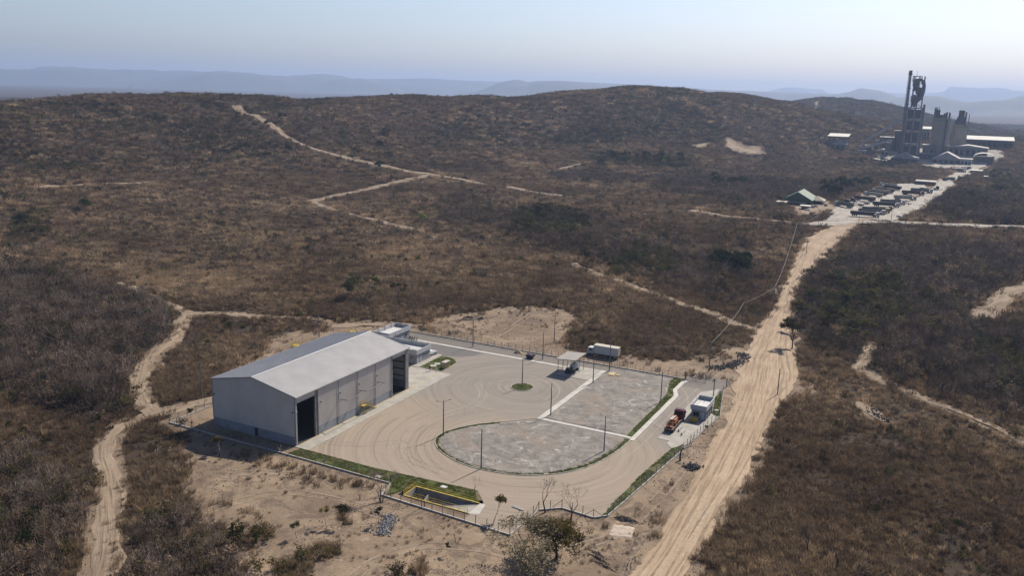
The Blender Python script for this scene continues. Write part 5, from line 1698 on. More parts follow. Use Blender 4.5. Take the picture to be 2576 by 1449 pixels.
# preheater tower
xb, yb_, zb = ground(2300, 402)
zt1, zt2 = top_for(xb, yb_, 270), top_for(xb, yb_, 191)
xl, xr = x_for(2284, yb_, zt1), x_for(2320, yb_, zt1)
dp = (xr - xl) * .95
tw = empty('preheater_tower', (xb, yb_, zb), 'tall dark preheater tower of the cement plant with cyclones and ducts', 'tower', PG)
for xx in (xl, (xl + xr) / 2, xr):
    for yy in (yb_, yb_ + dp): MB().box(xx - .9, xx + .9, yy - .9, yy + .9, zb - 3, zt1).build('column', M['plant_concrete'], tw)
for v in (270, 299, 330, 362):
    zz = top_for(xb, yb_, v)
    MB().box(xl - 1.3, xr + 1.3, yb_ - 1.3, yb_ + dp + 1.3, zz - 1.6, zz).build('floor', M['plant_concrete'], tw)
for v0, v1 in ((298, 272), (328, 301), (360, 332), (395, 364)):
    MB().box(xl + .8, xr - .8, yb_ + 2, yb_ + dp - 1, top_for(xb, yb_, v0), top_for(xb, yb_, v1) - 1.8).build('cladding', M['blue_clad'], tw)
for xx in (xl + 3.5, (xl + xr) / 2 + 1, xr - 1.5):
    for yy in (yb_ + 1, yb_ + dp - 1): MB().box(xx - .55, xx + .55, yy - .55, yy + .55, zt1, zt2).build('steel_column', M['plant_frame'], tw)
for v in (247, 226, 207):
    zz = top_for(xb, yb_, v)
    MB().box(xl + 2.2, xr - .6, yb_ + .2, yb_ + dp - .2, zz - .9, zz).build('steel_floor', M['plant_frame'], tw)
for va, vb in ((270, 247), (247, 226), (226, 207)):
    za, zc = top_for(xb, yb_, va), top_for(xb, yb_, vb)
    MB().bar((xl + 3.5, yb_ + 1, za), (xr - 1.5, yb_ + 1, zc), .5).build('brace', M['plant_frame'], tw)
    MB().bar((xr - 1.5, yb_ + 1, za), (xl + 3.5, yb_ + 1, zc), .5).build('brace', M['plant_frame'], tw)
def cyclone(px, py, zlo, zhi, r_):
    mb = MB().tube((px, py, zlo + (zhi - zlo) * .5), (px, py, zhi), r_, n=14)
    mb.tube((px, py, zlo), (px, py, zlo + (zhi - zlo) * .5), r_ * .25, r_, 14)
    mb.tube((px, py, zhi), (px, py, zhi + 1.5), r_ * .5, n=10)
    return mb.build('cyclone', M['plant_steel'], tw, False)
wT = xr - xl
for f, va, vb, r_ in ((.32, 228, 200, .22), (.68, 250, 222, .24), (.34, 268, 241, .24)):
    cyclone(xl + wT * f, yb_ + dp * .45, top_for(xb, yb_, va), top_for(xb, yb_, vb), wT * r_)
# big gas duct: up from the back, over the top, down the right side
pth = [(xl + wT * .55, 236), (xl + wT * .42, 214), (xl + wT * .40, 204), (xl + wT * .55, 199), (xl + wT * .78, 201), (xl + wT * .93, 212), (xl + wT * .93, 232), (xl + wT * .80, 246), (xl + wT * .52, 256), (xl + wT * .36, 268)]
mb = MB()
P3 = [Vector((a, yb_ + dp * .1, top_for(xb, yb_, b))) for a, b in pth]
for a, b in zip(P3[:-1], P3[1:]): mb.tube(a, b, wT * .13, n=12)
mb.build('gas_duct', M['plant_steel'], tw)
mb = MB()
for a, b in (((xl + 1.5, zt2), (xr - 5, zt2)), ((xl + 1.5, zt2 - 7), (xl + 1.5, zt2)), ((xr - 5, zt2 - 7), (xr - 5, zt2))):
    for yy in (yb_ + 1, yb_ + dp - 1): mb.bar((a[0], yy, a[1]), (b[0], yy, b[1]), .6)
mb.build('top_frame', M['plant_frame'], tw)
MB().tube((xl + wT * .33, yb_ + dp / 2, zt2 - 2), (xl + wT * .33, yb_ + dp / 2, top_for(xb, yb_, 176)), .28, .12, 6).build('lightning_rod', M['plant_frame'], tw)
MB().box(xr + .8, xr + 3.5, yb_ + 2, yb_ + 6, zb, top_for(xb, yb_, 262)).build('stair_shaft', M['plant_frame'], tw)
MB().box(xl - 4.5, xl - 1.4, yb_ + 2, yb_ + 7, top_for(xb, yb_, 283), top_for(xb, yb_, 271)).build('side_platform', M['plant_frame'], tw)

# silos
def silo(u0, u1, vb, vt, label, roof_v=None, dy=0.):
    x, y, z = ground((u0 + u1) / 2 - 4, vb)
    y += dy
    zt = top_for(x, y, vt)
    a, b = x_for(u0, y, zt), x_for(u1, y, zt)
    cx, r_ = (a + b) / 2, (b - a) / 2
    s = empty('silo', (cx, y, z), label, 'silo', PG)
    MB().tube((cx, y, z - 3), (cx, y, zt), r_, n=32).build('shell', M['silo'], s, False)
    MB().tube((cx, y, zt - 4.5), (cx, y, zt + .4), r_ * 1.015, n=32).build('ring_beam', M['plant_concrete'], s)
    return s, cx, y, zt, r_


s1, cx, y1, zt, r_ = silo(2347, 2394.5, 392, 298, 'fat beige concrete silo with machinery on its flat top')
for (fx, fw, v, mtl) in ((-.75, .16, 272, 'plant_frame'), (-.5, .2, 276, 'plant_steel'), (-.15, .22, 288, 'plant_steel'), (.2, .12, 284, 'plant_frame'), (.42, .1, 281, 'plant_steel'), (.72, .1, 282, 'plant_steel')):
    MB().box(cx + r_ * (fx - fw), cx + r_ * (fx + fw), y1 - r_ * .3, y1 + r_ * .2, zt + .3, top_for(cx, y1, v)).build('roof_machine', M[mtl], s1)
mb = MB()
zf = top_for(cx, y1, 270)
for a in (-.92, -.45):
    for q in (-.35, .25): mb.bar((cx + r_ * a, y1 + r_ * q, zt), (cx + r_ * a, y1 + r_ * q, zf), .5)
mb.bar((cx - r_ * .92, y1 - r_ * .35, zf), (cx - r_ * .45, y1 - r_ * .35, zf), .6)
mb.build('hoist_frame', M['plant_frame'], s1)
MB().box(cx + r_ * .45, cx + r_ * .62, y1 - r_ * 1.02, y1 - r_ * .8, 0, zt).build('pipe_riser', M['plant_steel'], s1)
mb = MB()
for k in range(24):
    a, b = k * math.pi / 12, (k + 1) * math.pi / 12
    mb.bar((cx + r_ * math.cos(a), y1 + r_ * math.sin(a), zt + 1.4), (cx + r_ * math.cos(b), y1 + r_ * math.sin(b), zt + 1.4), .22)
    mb.bar((cx + r_ * math.cos(a), y1 + r_ * math.sin(a), zt), (cx + r_ * math.cos(a), y1 + r_ * math.sin(a), zt + 1.4), .2)
mb.build('railing', M['plant_frame'], s1)
s2, cx, y2, zt, r_ = silo(2398, 2434, 386, 313, 'slimmer beige silo with dark cone roof right of the fat silo', dy=25)
zc = top_for(cx, y2, 291)
MB().tube((cx, y2, zt + .3), (cx, y2, zc), r_ * .98, r_ * .42, 24).build('cone_roof', M['blue_clad'], s2)
MB().tube((cx, y2, zc), (cx, y2, top_for(cx, y2, 277)), r_ * .42, n=14).build('head_house', M['rust'], s2)
MB().tube((cx + r_ * .62, y2, zt), (cx + r_ * .62, y2, top_for(cx, y2, 281)), r_ * .13, n=10).build('vent_stack', M['plant_steel'], s2)
MB().bar((cx + r_ * 1.08, y2 - 2, 0), (cx + r_ * 1.08, y2 - 2, top_for(cx, y2, 285)), .9).build('ladder_tower', M['plant_frame'], s2)
MB().bar((cx - r_ * 1.05, y2 - r_ * .6, 0), (cx - r_ * 1.05, y2 - r_ * .6, zt), 1.2).build('pipe_riser', M['plant_concrete'], s2)

# conveyors
def conveyor(u0, v0, z0, u1, v1, label, thick=2.6, legs=4):
    x, y, z = ground(u0, v0)
    y1_ = yb_ + 2
    zz = top_for(x_for(u1, y1_, 60), y1_, v1)
    a, b = Vector((x, y, z + z0)), Vector((x_for(u1, y1_, zz), y1_, zz))
    r = empty('conveyor', (x, y, z), label, 'conveyor', PG)
    MB().bar(a, b, 3., thick).build('gallery', M['pale_roof'], r)
    MB().bar(a + Vector((0, 0, thick / 2 + .75)), b + Vector((0, 0, thick / 2 + .75)), 3.6, .5).build('gallery_roof', M['pale_roof'], r)
    for k in range(1, legs + 1):
        p = a.lerp(b, k / (legs + 1))
        g_ = float(height(p.x, p.y))
        mb = MB()
        for s in (-1, 1): mb.bar((p.x - 2 * s, p.y, g_ - 1), (p.x, p.y, p.z - 1), .5)
        mb.build('trestle', M['plant_frame'], r)
    return r


conveyor(2152, 374, 3, 2272, 298, 'long inclined conveyor gallery rising to the plant tower')
conveyor(2165, 378, 3, 2242, 352, 'lower inclined conveyor below the long gallery', legs=2)


def shed(u0, u1, vb, ve, label, name='plant_shed', depth=22, ridge=0., wall='grey_clad', roof='dusty_roof', open_=False, bays=5, dy=0., slope=0.):
    """u0..u1 width seen, vb base row, ve eave row"""
    x, y, z = ground((u0 + u1) / 2, vb)
    y += dy
    zh = top_for(x, y, ve)
    x0, x1 = x_for(u0, y, zh), x_for(u1, y, zh)
    r = empty(name, ((x0 + x1) / 2, y, z), label, 'building', PG)
    if not open_:
        MB().box(x0, x1, y, y + depth, z - 2, zh).build('wall', M[wall], r)
        n = bays
        for k in range(n):
            a = x0 + (x1 - x0) * (k + .22) / n
            b = x0 + (x1 - x0) * (k + .78) / n
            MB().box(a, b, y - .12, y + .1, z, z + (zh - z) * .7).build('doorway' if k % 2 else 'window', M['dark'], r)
    else:
        for k in range(bays + 1):
            a = x0 + (x1 - x0) * k / bays
            for yy in (y, y + depth): MB().box(a - .4, a + .4, yy - .4, yy + .4, z - 2, zh).build('post', M['plant_frame'], r)
        MB().box(x0 + 1, x1 - 1, y + depth * .4, y + depth * .7, z - 1, z + (zh - z) * .6).build('inner_wall', M['grey_clad'], r)
    o = 1.2
    if ridge:
        m_ = (x0 + x1) / 2
        MB().add([(x0 - o, y - o, zh), (m_, y - o, zh + ridge), (x1 + o, y - o, zh), (x0 - o, y + depth + o, zh), (m_, y + depth + o, zh + ridge), (x1 + o, y + depth + o, zh),
                  (x0 - o, y - o, zh - .5), (x1 + o, y - o, zh - .5), (x0 - o, y + depth + o, zh - .5), (x1 + o, y + depth + o, zh - .5)],
                 [(0, 1, 4, 3), (1, 2, 5, 4), (6, 7, 2, 1, 0), (8, 3, 4, 5, 9), (6, 0, 3, 8), (7, 9, 5, 2)]).build('roof', M[roof], r)
    else:
        MB().add([(x0 - o, y - o, zh + .05), (x1 + o, y - o, zh + .05), (x1 + o, y + depth + o, zh + .05 + slope), (x0 - o, y + depth + o, zh + .05 + slope), (x0 - o, y - o, zh + .8), (x1 + o, y - o, zh + .8), (x1 + o, y + depth + o, zh + .8 + slope), (x0 - o, y + depth + o, zh + .8 + slope)],
                 [(0, 3, 2, 1), (4, 5, 6, 7), (0, 1, 5, 4), (1, 2, 6, 5), (2, 3, 7, 6), (3, 0, 4, 7)]).build('roof', M[roof], r)
    return r, x0, x1, y, z, zh


shed(2243, 2309, 409, 398, 'gabled grey shed with open dark front left of the plant yard', depth=40, ridge=7, wall='blue_clad', bays=4)
shed(2346, 2416, 412, 400, 'wide gabled grey shed at the centre of the plant yard', depth=42, ridge=9, bays=5)
shed(2084, 2132, 373, 344, 'tall open shed with pale flat roof left of the plant', depth=26, roof='pale_roof', open_=True, bays=7, slope=3)
shed(2090, 2126, 375, 362, 'low grey gabled building in front of the tall open shed', depth=20, ridge=4, bays=3)
shed(2432, 2550, 372, 353, 'very long shed with pale sunlit roof right of the silos', depth=30, roof='pale_roof', bays=9, wall='blue_clad', slope=4)
shed(2386, 2486, 392, 371, 'long low grey building below the silos', depth=36, ridge=3, bays=7)
shed(2309, 2341, 352, 325, 'tall narrow building with pale roof between tower and silos', depth=18, roof='pale_roof', wall='plant_concrete', bays=4, slope=3)
shed(2418, 2445, 415, 401, 'small white walled building at the plant entrance', depth=14, wall='white', roof='pale_roof', bays=3)
shed(2178, 2197, 381, 366, 'pale blue tall wall panel beside the lower conveyor', depth=6, wall='white_wall', roof='pale_roof', bays=1)
shed(2205, 2236, 389, 380, 'small house with pale hipped roof near the conveyors', depth=14, ridge=3, wall='cream', roof='pale_roof', bays=3)
shed(2160, 2176, 386, 379, 'little white house at the foot of the conveyors', depth=10, wall='white', roof='pale_roof', bays=2)
shed(2215, 2250, 372, 346, 'dark machine building left of the tower base', depth=24, wall='plant_steel', roof='dusty_roof', bays=4)
shed(2252, 2278, 384, 330, 'dark filter building against the tower foot', depth=20, wall='blue_clad', roof='plant_frame', bays=3)
shed(2322, 2350, 398, 366, 'grey dusty mill building right of the tower foot', depth=24, wall='grey_clad', roof='plant_frame', bays=3)
shed(2262, 2345, 400, 385, 'low dark row of plant rooms behind the gabled sheds', depth=18, wall='blue_clad', roof='dusty_roof', bays=7)
shed(2306, 2352, 466, 458, 'open shelter with grey roof at the end of the truck park', depth=16, roof='dusty_roof', open_=True, bays=4)
shed(2398, 2430, 434, 425, 'dark blue roofed gate canopy over the plant road', depth=10, roof='blue_clad', open_=True, bays=3)
shed(2440, 2470, 437, 430, 'low pale roofed house among the trees by the plant road', depth=12, wall='cream', roof='pale_roof', bays=3)
shed(2478, 2505, 452, 446, 'small roof among the trees right of the plant road', depth=10, wall='cream', roof='dusty_roof', bays=2)
# curved canopy
r, x0, x1, y, z, zh = shed(2452, 2500, 410, 397, 'canopy with curved green grey roof beside the plant road', depth=26, open_=True, bays=4, roof='dusty_roof')
mb = MB()
for k in range(10):
    a, b = math.pi * k / 10, math.pi * (k + 1) / 10
    xa, xb2 = (x0 + x1) / 2 - (x1 - x0) / 2 * 1.08 * math.cos(a), (x0 + x1) / 2 - (x1 - x0) / 2 * 1.08 * math.cos(b)
    za, zb2 = zh + .9 + 5 * math.sin(a), zh + .9 + 5 * math.sin(b)
    mb.add([(xa, y - 2, za), (xb2, y - 2, zb2), (xb2, y + 28, zb2), (xa, y + 28, za)], [(0, 1, 2, 3)])
mb.build('curved_roof', M['dusty_roof'], r)

# pipes, bins and frames between the plant buildings
for k, (u, vb, vt, w_, lb) in enumerate(((2204, 384, 352, 3, 'thin dark bin left of the conveyor trestles'), (2231, 390, 358, 4, 'dark hopper tower below the lower conveyor'), (2262, 396, 356, 3, 'steel bin behind the left gabled shed'), (2330, 396, 372, 5, 'round dust bin right of the tower'), (2370, 396, 378, 4, 'steel hopper in front of the fat silo'), (2380, 398, 366, 2.2, 'thin vent stack in front of the fat silo'))):
    x, y, z = ground(u, vb)
    zt = top_for(x, y, vt)
    r = empty('bin_tower', (x, y, z), lb, 'tower', PG)
    MB().tube((x, y, z + (zt - z) * .4), (x, y, zt), w_, n=12).build('bin', M['plant_frame'] if k % 2 else M['plant_steel'], r)
    MB().tube((x, y, z + (zt - z) * .25), (x, y, z + (zt - z) * .4), w_ * .3, w_, 12).build('hopper', M['plant_steel'], r)
    mb = MB()
    for sx_ in (-1, 1):
        for sy_ in (-1, 1): mb.bar((x + sx_ * w_ * .8, y + sy_ * w_ * .8, z - 1), (x + sx_ * w_ * .8, y + sy_ * w_ * .8, z + (zt - z) * .6), .5)
    mb.build('legs_frame', M['plant_frame'], r)

# green roofed building and pavilion
r, x0, x1, y, z, zh = shed(1974, 2040, 517, 502, 'green walled building with green gabled roof beside the truck park', depth=26, ridge=6, wall='green_wall', roof='green_roof', bays=5)
MB().box(x0 + 2, x0 + 16, y - 4, y, z + 2.6, z + 3.0).build('porch_roof', M['pale_roof'], r)
x, y, z = ground(2055, 513)
r = empty('pavilion', (x, y, z), 'open pavilion with tan pyramid roof beside the green building', 'pavilion', PG)
hw, zh = 6., z + 3.2
for sx_ in (-1, 1):
    for sy_ in (-1, 1): MB().box(x + sx_ * hw * .85 - .2, x + sx_ * hw * .85 + .2, y + sy_ * hw * .85 - .2, y + sy_ * hw * .85 + .2, z - .5, zh).build('post', M['bark'], r)
MB().add([(x - hw, y - hw, zh), (x + hw, y - hw, zh), (x + hw, y + hw, zh), (x - hw, y + hw, zh), (x, y, zh + 3.2)], [(0, 1, 4), (1, 2, 4), (2, 3, 4), (3, 0, 4), (3, 2, 1, 0)]).build('roof', M['tan_roof'], r)
MB().box(x - hw * .6, x + hw * .6, y - hw * .3, y + hw * .5, z - .2, z + 2).build('counter', M['dark'], r)
shed(1955, 1973, 519, 510, 'small hut with pale roof left of the green building', depth=8, roof='tan_roof', wall='cream', bays=2)
shed(2016, 2034, 528, 520, 'red brick kiosk in front of the green building', depth=5, roof='pale_roof', wall='car_red', bays=2)

# trucks
def semi(L, paint, cabp, load=None, flat_=False):
    """articulated lorry, cab at +x, origin at the ground under its middle"""
    r = empty('articulated_lorry', (0, 0, 0))
    x0, x1 = -L / 2, L / 2 - 3.4
    if flat_:
        MB().box(x0, x1, -1.25, 1.25, 1.15, 1.4).build('trailer_bed', M['dark_steel'], r)
        MB().box(x1 - .15, x1, -1.25, 1.25, 1.4, 2.5).build('headboard', M['rust'], r)
    else:
        t = MB().box(x0, x1, -1.28, -1.18, 1.2, 3.5).box(x0, x1, 1.18, 1.28, 1.2, 3.5).box(x0, x0 + .1, -1.18, 1.18, 1.2, 3.5).box(x1 - .1, x1, -1.18, 1.18, 1.2, 3.6).box(x0 + .1, x1 - .1, -1.18, 1.18, 1.15, 1.3)
        t = t.build('trailer', paint, r)
        n = 7
        for k in range(n + 1):
            xx = x0 + (x1 - x0) * k / n
            for s in (-1, 1): MB().box(xx - .06, xx + .06, s * 1.28 - .05, s * 1.28 + .05, 1.2, 3.48).build('stake', M['dark_steel'], t)
        if load: MB().box(x0 + .12, x1 - .12, -1.17, 1.17, 1.3, 3.3).build('load', load, r)
    MB().box(x0 + 1, L / 2 - .3, -.45, .45, .8, 1.14).build('chassis', M['dark_steel'], r)
    c0, c1 = L / 2 - 2.5, L / 2
    c = MB().add([(c0, -1.2, .7), (c1, -1.2, .7), (c1, 1.2, .7), (c0, 1.2, .7), (c0, -1.2, 3.5), (c1 - .35, -1.2, 3.4), (c1 - .35, 1.2, 3.4), (c0, 1.2, 3.5), (c1, -1.2, 2.1), (c1, 1.2, 2.1)],
                 [(0, 3, 2, 1), (4, 5, 6, 7), (0, 1, 8, 5, 4), (2, 3, 7, 6, 9), (3, 0, 4, 7), (1, 2, 9, 8), (8, 9, 6, 5)]).build('cab', cabp, r)
    MB().add([(c1 + .01, -1.05, 2.12), (c1 + .01, 1.05, 2.12), (c1 - .31, 1.05, 3.2), (c1 - .31, -1.05, 3.2)], [(0, 1, 2, 3)]).build('windscreen', M['glass'], c)
    MB().box(c0 + .9, c1 - .5, -1.22, -1.2, 2.1, 2.9).build('side_window', M['glass'], c)
    for xx in (x0 + 1.6, x0 + 2.9, x0 + 4.2, c0 - 1.4, c0 - .2, c1 - .9):
        for s in (-1, 1): MB().tube((xx, s * 1.2 - .16, .52), (xx, s * 1.2 + .16, .52), .52, n=10).build('wheel', M['black'], r)
    return r


M['navy'] = mat('navy_trailer_paint', (.025, .03, .06), .5, .3, .5)
M['maroon'] = mat('maroon_trailer_paint', (.09, .025, .03), .5, .3, .5)
M['trailer_grey'] = mat('grey_trailer_paint', (.22, .22, .22), .6, .3, .5)
M['truck_white'] = mat('white_truck_paint', (.75, .75, .74), .4, .1, .5)
M['truck_yellow'] = mat('yellow_truck_paint', (.6, .42, .05), .4, .1, .5)
M['lime'] = mat('white_lime_load', (.85, .84, .80), .9, .08, .5)
proto = {'navy': semi(19, M['navy'], M['truck_white'], M['lime']), 'yellow': semi(19, M['dark_green'], M['truck_yellow'], M['sand']), 'maroon': semi(18, M['maroon'], M['red'], M['cream']),
         'white': semi(17, M['cream'], M['truck_white'], M['pale_roof']), 'grey': semi(18, M['trailer_grey'], M['truck_white']), 'flat': semi(17, M['navy'], M['navy'], None, True)}
first = dict.fromkeys(proto, True)
for key, u, v, rz, label in (
        ('navy', 2175, 547, 4, 'navy lorry with open trailer of white load, nearest in the truck park'),
        ('grey', 2192, 541, 6, 'grey lorry tucked behind the nearest navy lorry'),
        ('yellow', 2203, 536, 6, 'dark trailer lorry with yellow cab, third from the near end'),
        ('flat', 2212, 531, 6, 'low flatbed lorry behind the yellow cab lorry'),
        ('navy', 2228, 522, 8, 'navy lorry with pale load in the middle of the right row'),
        ('grey', 2245, 516, 8, 'grey lorry behind the middle navy lorry'),
        ('white', 2276, 505, 8, 'white trailer lorry beside the tree in the right row'),
        ('maroon', 2296, 492, 10, 'maroon lorry at the far end of the right row'),
        ('grey', 2318, 486, 10, 'grey lorry near the open shelter'),
        ('flat', 2336, 478, 10, 'flatbed lorry next to the open shelter'),
        ('maroon', 2174, 507, 150, 'maroon lorry alone in the middle of the left row'),
        ('flat', 2164, 513, 150, 'flatbed lorry below the maroon lorry of the left row'),
        ('flat', 2150, 517, 150, 'flatbed lorry at the near end of the left row'),
        ('grey', 2122, 522, 140, 'grey lorry parked beside the tall dark trees'),
        ('white', 2196, 496, 152, 'cream trailer lorry, nearest of four side by side'),
        ('maroon', 2206, 492, 152, 'maroon lorry, second of four side by side'),
        ('white', 2215, 488, 152, 'cream trailer lorry, third of four side by side'),
        ('maroon', 2224, 485, 152, 'maroon lorry, farthest of four side by side'),
        ('navy', 2241, 478, 150, 'navy lorry at the far end of the left row'),
        ('white', 2233, 472, 150, 'white lorry in front of the small shed'),
        ('navy', 2430, 428, 60, 'navy lorry on the road at the plant gate'),
        ('grey', 2386, 456, 55, 'grey lorry driving on the pale plant road')):
    o = proto[key] if first[key] else copy_tree(proto[key])
    first[key] = False
    x, y, z = ground(u, v)
    o.location = (x, y, z + .75)
    o.rotation_euler.z = rad(rz)
    tag(o, label, 'lorry', 'lorries in the distant truck park')
for u, v, rz, mm, lb in ((2031, 531, 80, 'car_white', 'white car on the forecourt of the green building'), (2042, 524, 70, 'car_blue', 'dark blue car beside the pavilion'), (2050, 522, 70, 'car_grey', 'grey car right of the dark blue car'), (2077, 519, 20, 'car_blue', 'dark car between the pavilion and the lorries'), (2088, 541, 30, 'car_grey', 'grey car on the grass in front of the truck park'), (2262, 548, 50, 'car_white', 'white car on the pale plant road'), (2452, 452, 30, 'car_white', 'white car among the trees by the plant road')):
    x, y, z = ground(u, v)
    car('parked_car', (x, y, z + .5), rad(rz), M[mm], lb, 'cars near the truck park')
for u, v, h, lb in ((2160, 560, 11, 'grey power pole in front of the nearest lorry'), (2285, 520, 10, 'grey power pole beside the middle of the pale road'), (2330, 492, 10, 'grey power pole near the open shelter'), (2240, 566, 10, 'grey power pole at the cross road'), (2396, 440, 12, 'thick blue grey pole at the plant gate')):
    x, y, z = ground(u, v)
    pole(x, y, h, lb, 0, 'power poles at the truck park', .2, True)

# ------------------------------------------------------------------ plants: materials
def leaf_material(name, a, b, c2=None, trans=.35, spread=.45, scale=.012):
    """thin leaves or dry blades: some light comes through; every plant has its own shade, drifting over the land"""
    m = bpy.data.materials.new(name)
    m.use_nodes = True
    t = m.node_tree
    for n in list(t.nodes):
        if n.type != 'OUTPUT_MATERIAL': t.nodes.remove(n)
    out = [n for n in t.nodes if n.type == 'OUTPUT_MATERIAL'][0]
    oi = t.nodes.new('ShaderNodeObjectInfo')
    ns = noise(t, oi.outputs['Location'], scale, 4, .6)
    c = mixc(t, ramp(t, ns, .35, .65), a, b)
    if c2: c = mixc(t, ramp(t, oi.outputs['Random'], .72, .9), c, c2)
    v = ramp(t, oi.outputs['Random'], 0., 1., 1 - spread, 1 + spread)
    vv = t.nodes.new('ShaderNodeCombineXYZ')
    for k in range(3): t.links.new(v, vv.inputs[k])
    c = mixc(t, 1., c, vv.outputs[0], 'MULTIPLY')
    d = t.nodes.new('ShaderNodeBsdfDiffuse')
    tr = t.nodes.new('ShaderNodeBsdfTranslucent')
    mx = t.nodes.new('ShaderNodeMixShader')
    mx.inputs[0].default_value = trans
    t.links.new(c, d.inputs[0]); t.links.new(c, tr.inputs[0])
    t.links.new(d.outputs[0], mx.inputs[1]); t.links.new(tr.outputs[0], mx.inputs[2])
    t.links.new(mx.outputs[0], out.inputs[0])
    return m


M['dry_grass'] = leaf_material('dry_grass', (.115, .077, .048), (.198, .143, .092), (.072, .049, .030), spread=.55, scale=.016)
M['straw'] = leaf_material('pale_straw_grass', (.26, .185, .112), (.36, .27, .175), (.16, .11, .068), spread=.45, scale=.02)
M['twig'] = leaf_material('bare_twigs', (.125, .094, .076), (.20, .157, .13), (.075, .057, .046), trans=.1, spread=.65)
M['brown_leaf'] = leaf_material('brown_dry_leaves', (.088, .061, .042), (.145, .104, .072), (.05, .04, .024), spread=.65)
M['olive_leaf'] = leaf_material('olive_leaves', (.052, .046, .020), (.085, .069, .029), (.035, .038, .015), spread=.55)
M['green_leaf'] = leaf_material('dark_green_leaves', (.020, .028, .010), (.032, .042, .014), (.014, .02, .008))
M['bright_leaf'] = leaf_material('bright_green_leaves', (.09, .125, .022), (.12, .15, .03))
M['gold_leaf'] = leaf_material('golden_olive_leaves', (.105, .085, .028), (.15, .115, .036))
M['grey_leaf'] = leaf_material('grey_green_leaves', (.115, .098, .064), (.16, .135, .088))
M['lawn_blade'] = leaf_material('lawn_blades', (.066, .088, .018), (.09, .11, .026), (.125, .10, .045), spread=.35)


def fast_mesh(name, co, faces, mtl):
    """faces: (n,3) or (n,4) array"""
    me = bpy.data.meshes.new(name)
    co, faces = np.asarray(co, np.float32), np.asarray(faces, np.int32)
    k = faces.shape[1]
    me.vertices.add(len(co)); me.vertices.foreach_set('co', co.ravel())
    me.loops.add(faces.size); me.loops.foreach_set('vertex_index', faces.ravel())
    me.polygons.add(len(faces)); me.polygons.foreach_set('loop_start', np.arange(0, faces.size, k, dtype=np.int32))
    me.update(calc_edges=True)
    me.materials.append(mtl)
    return me


def tuft_arrays(rg, n, r, h0, h1, wd, lean=.5):
    th, rr = rg.random(n) * 2 * np.pi, r * np.sqrt(rg.random(n))
    bx, by = rr * np.cos(th), rr * np.sin(th)
    hh = h0 + (h1 - h0) * rg.random(n)
    ld = th + rg.normal(0, .7, n)
    la = lean * (rg.random(n) * .9 + .15) * hh
    fx, fy = np.cos(ld), np.sin(ld)
    ph = rg.random(n) * np.pi
    wx, wy = np.cos(ph) * wd * (.6 + .8 * rg.random(n)), np.sin(ph) * wd * (.6 + .8 * rg.random(n))
    mx, my, mz = bx + fx * la * .35, by + fy * la * .35, hh * .6
    tx, ty, tz = bx + fx * la, by + fy * la, hh * (.86 + .14 * rg.random(n))
    z0 = np.full(n, -.15)
    co = np.stack([np.stack([bx - wx, by - wy, z0], 1), np.stack([bx + wx, by + wy, z0], 1), np.stack([mx + wx * .8, my + wy * .8, mz], 1), np.stack([mx - wx * .8, my - wy * .8, mz], 1), np.stack([tx + wx * .15, ty + wy * .15, tz], 1), np.stack([tx - wx * .15, ty - wy * .15, tz], 1)], 1).reshape(-1, 3)
    i = np.arange(n)[:, None] * 6
    f = np.concatenate([i + np.array([0, 1, 2, 3]), i + np.array([3, 2, 4, 5])])
    return co, f


def branch_arrays(rg, h, spread=.8, levels=4, n0=1, r0=.1, kids=(2, 3), first=.3, sides=3, minr=.014, up=.35, droop=0.):
    """branching sticks; returns thick (trunk, limbs) and thin (twigs) parts, and the twig ends"""
    thick, thin, tips = [], [], []

    def go(p, d, L, r, lv):
        nseg = 2 if lv > 1 else 1
        for _ in range(nseg):
            d2 = d + rg.normal(0, .16, 3); d2 /= np.linalg.norm(d2)
            q = p + d2 * L / nseg
            r2 = max(minr, r * (.78 if nseg == 2 else .6))
            (thick if r > .03 else thin).append((p, q, r, r2))
            p, d, r = q, d2, r2
        if lv == 0:
            tips.append(p); return
        for k in range(int(rg.integers(kids[0], kids[1] + 1))):
            a = rg.normal(0, 1, 3); a -= a.dot(d) * d; a /= np.linalg.norm(a) + 1e-9
            nd = d + a * spread * (.55 + .7 * rg.random()) + np.array([0, 0, up - droop * (levels - lv)])
            nd /= np.linalg.norm(nd)
            go(p, nd, L * (.62 + .25 * rg.random()), r * .68, lv - 1)
    for k in range(n0):
        a = rg.random() * 6.28
        tilt = (.12 if n0 == 1 else .55) * rg.random() + (.02 if n0 == 1 else .15)
        d = np.array([math.cos(a) * tilt, math.sin(a) * tilt, 1.]); d /= np.linalg.norm(d)
        go(np.array([.06 * math.cos(a) * n0, .06 * math.sin(a) * n0, -.25]), d, h * first, r0, levels)
    return thick, thin, np.array(tips)


def sticks_mesh(segs, sides):
    co, fs = [], []
    ang = np.arange(sides) * 2 * np.pi / sides
    for p, q, r0, r1 in segs:
        d = q - p; d = d / (np.linalg.norm(d) + 1e-9)
        a = np.cross(d, [0, 0, 1.]); n = np.linalg.norm(a)
        a = a / n if n > 1e-3 else np.array([1., 0, 0])
        b = np.cross(d, a)
        i = len(co) * 2 * sides
        ring = np.cos(ang)[:, None] * a + np.sin(ang)[:, None] * b
        co.append(np.concatenate([p + ring * r0, q + ring * r1]))
        k = np.arange(sides)
        fs.append(np.stack([i + k, i + (k + 1) % sides, i + sides + (k + 1) % sides, i + sides + k], 1))
    return np.concatenate(co), np.concatenate(fs)


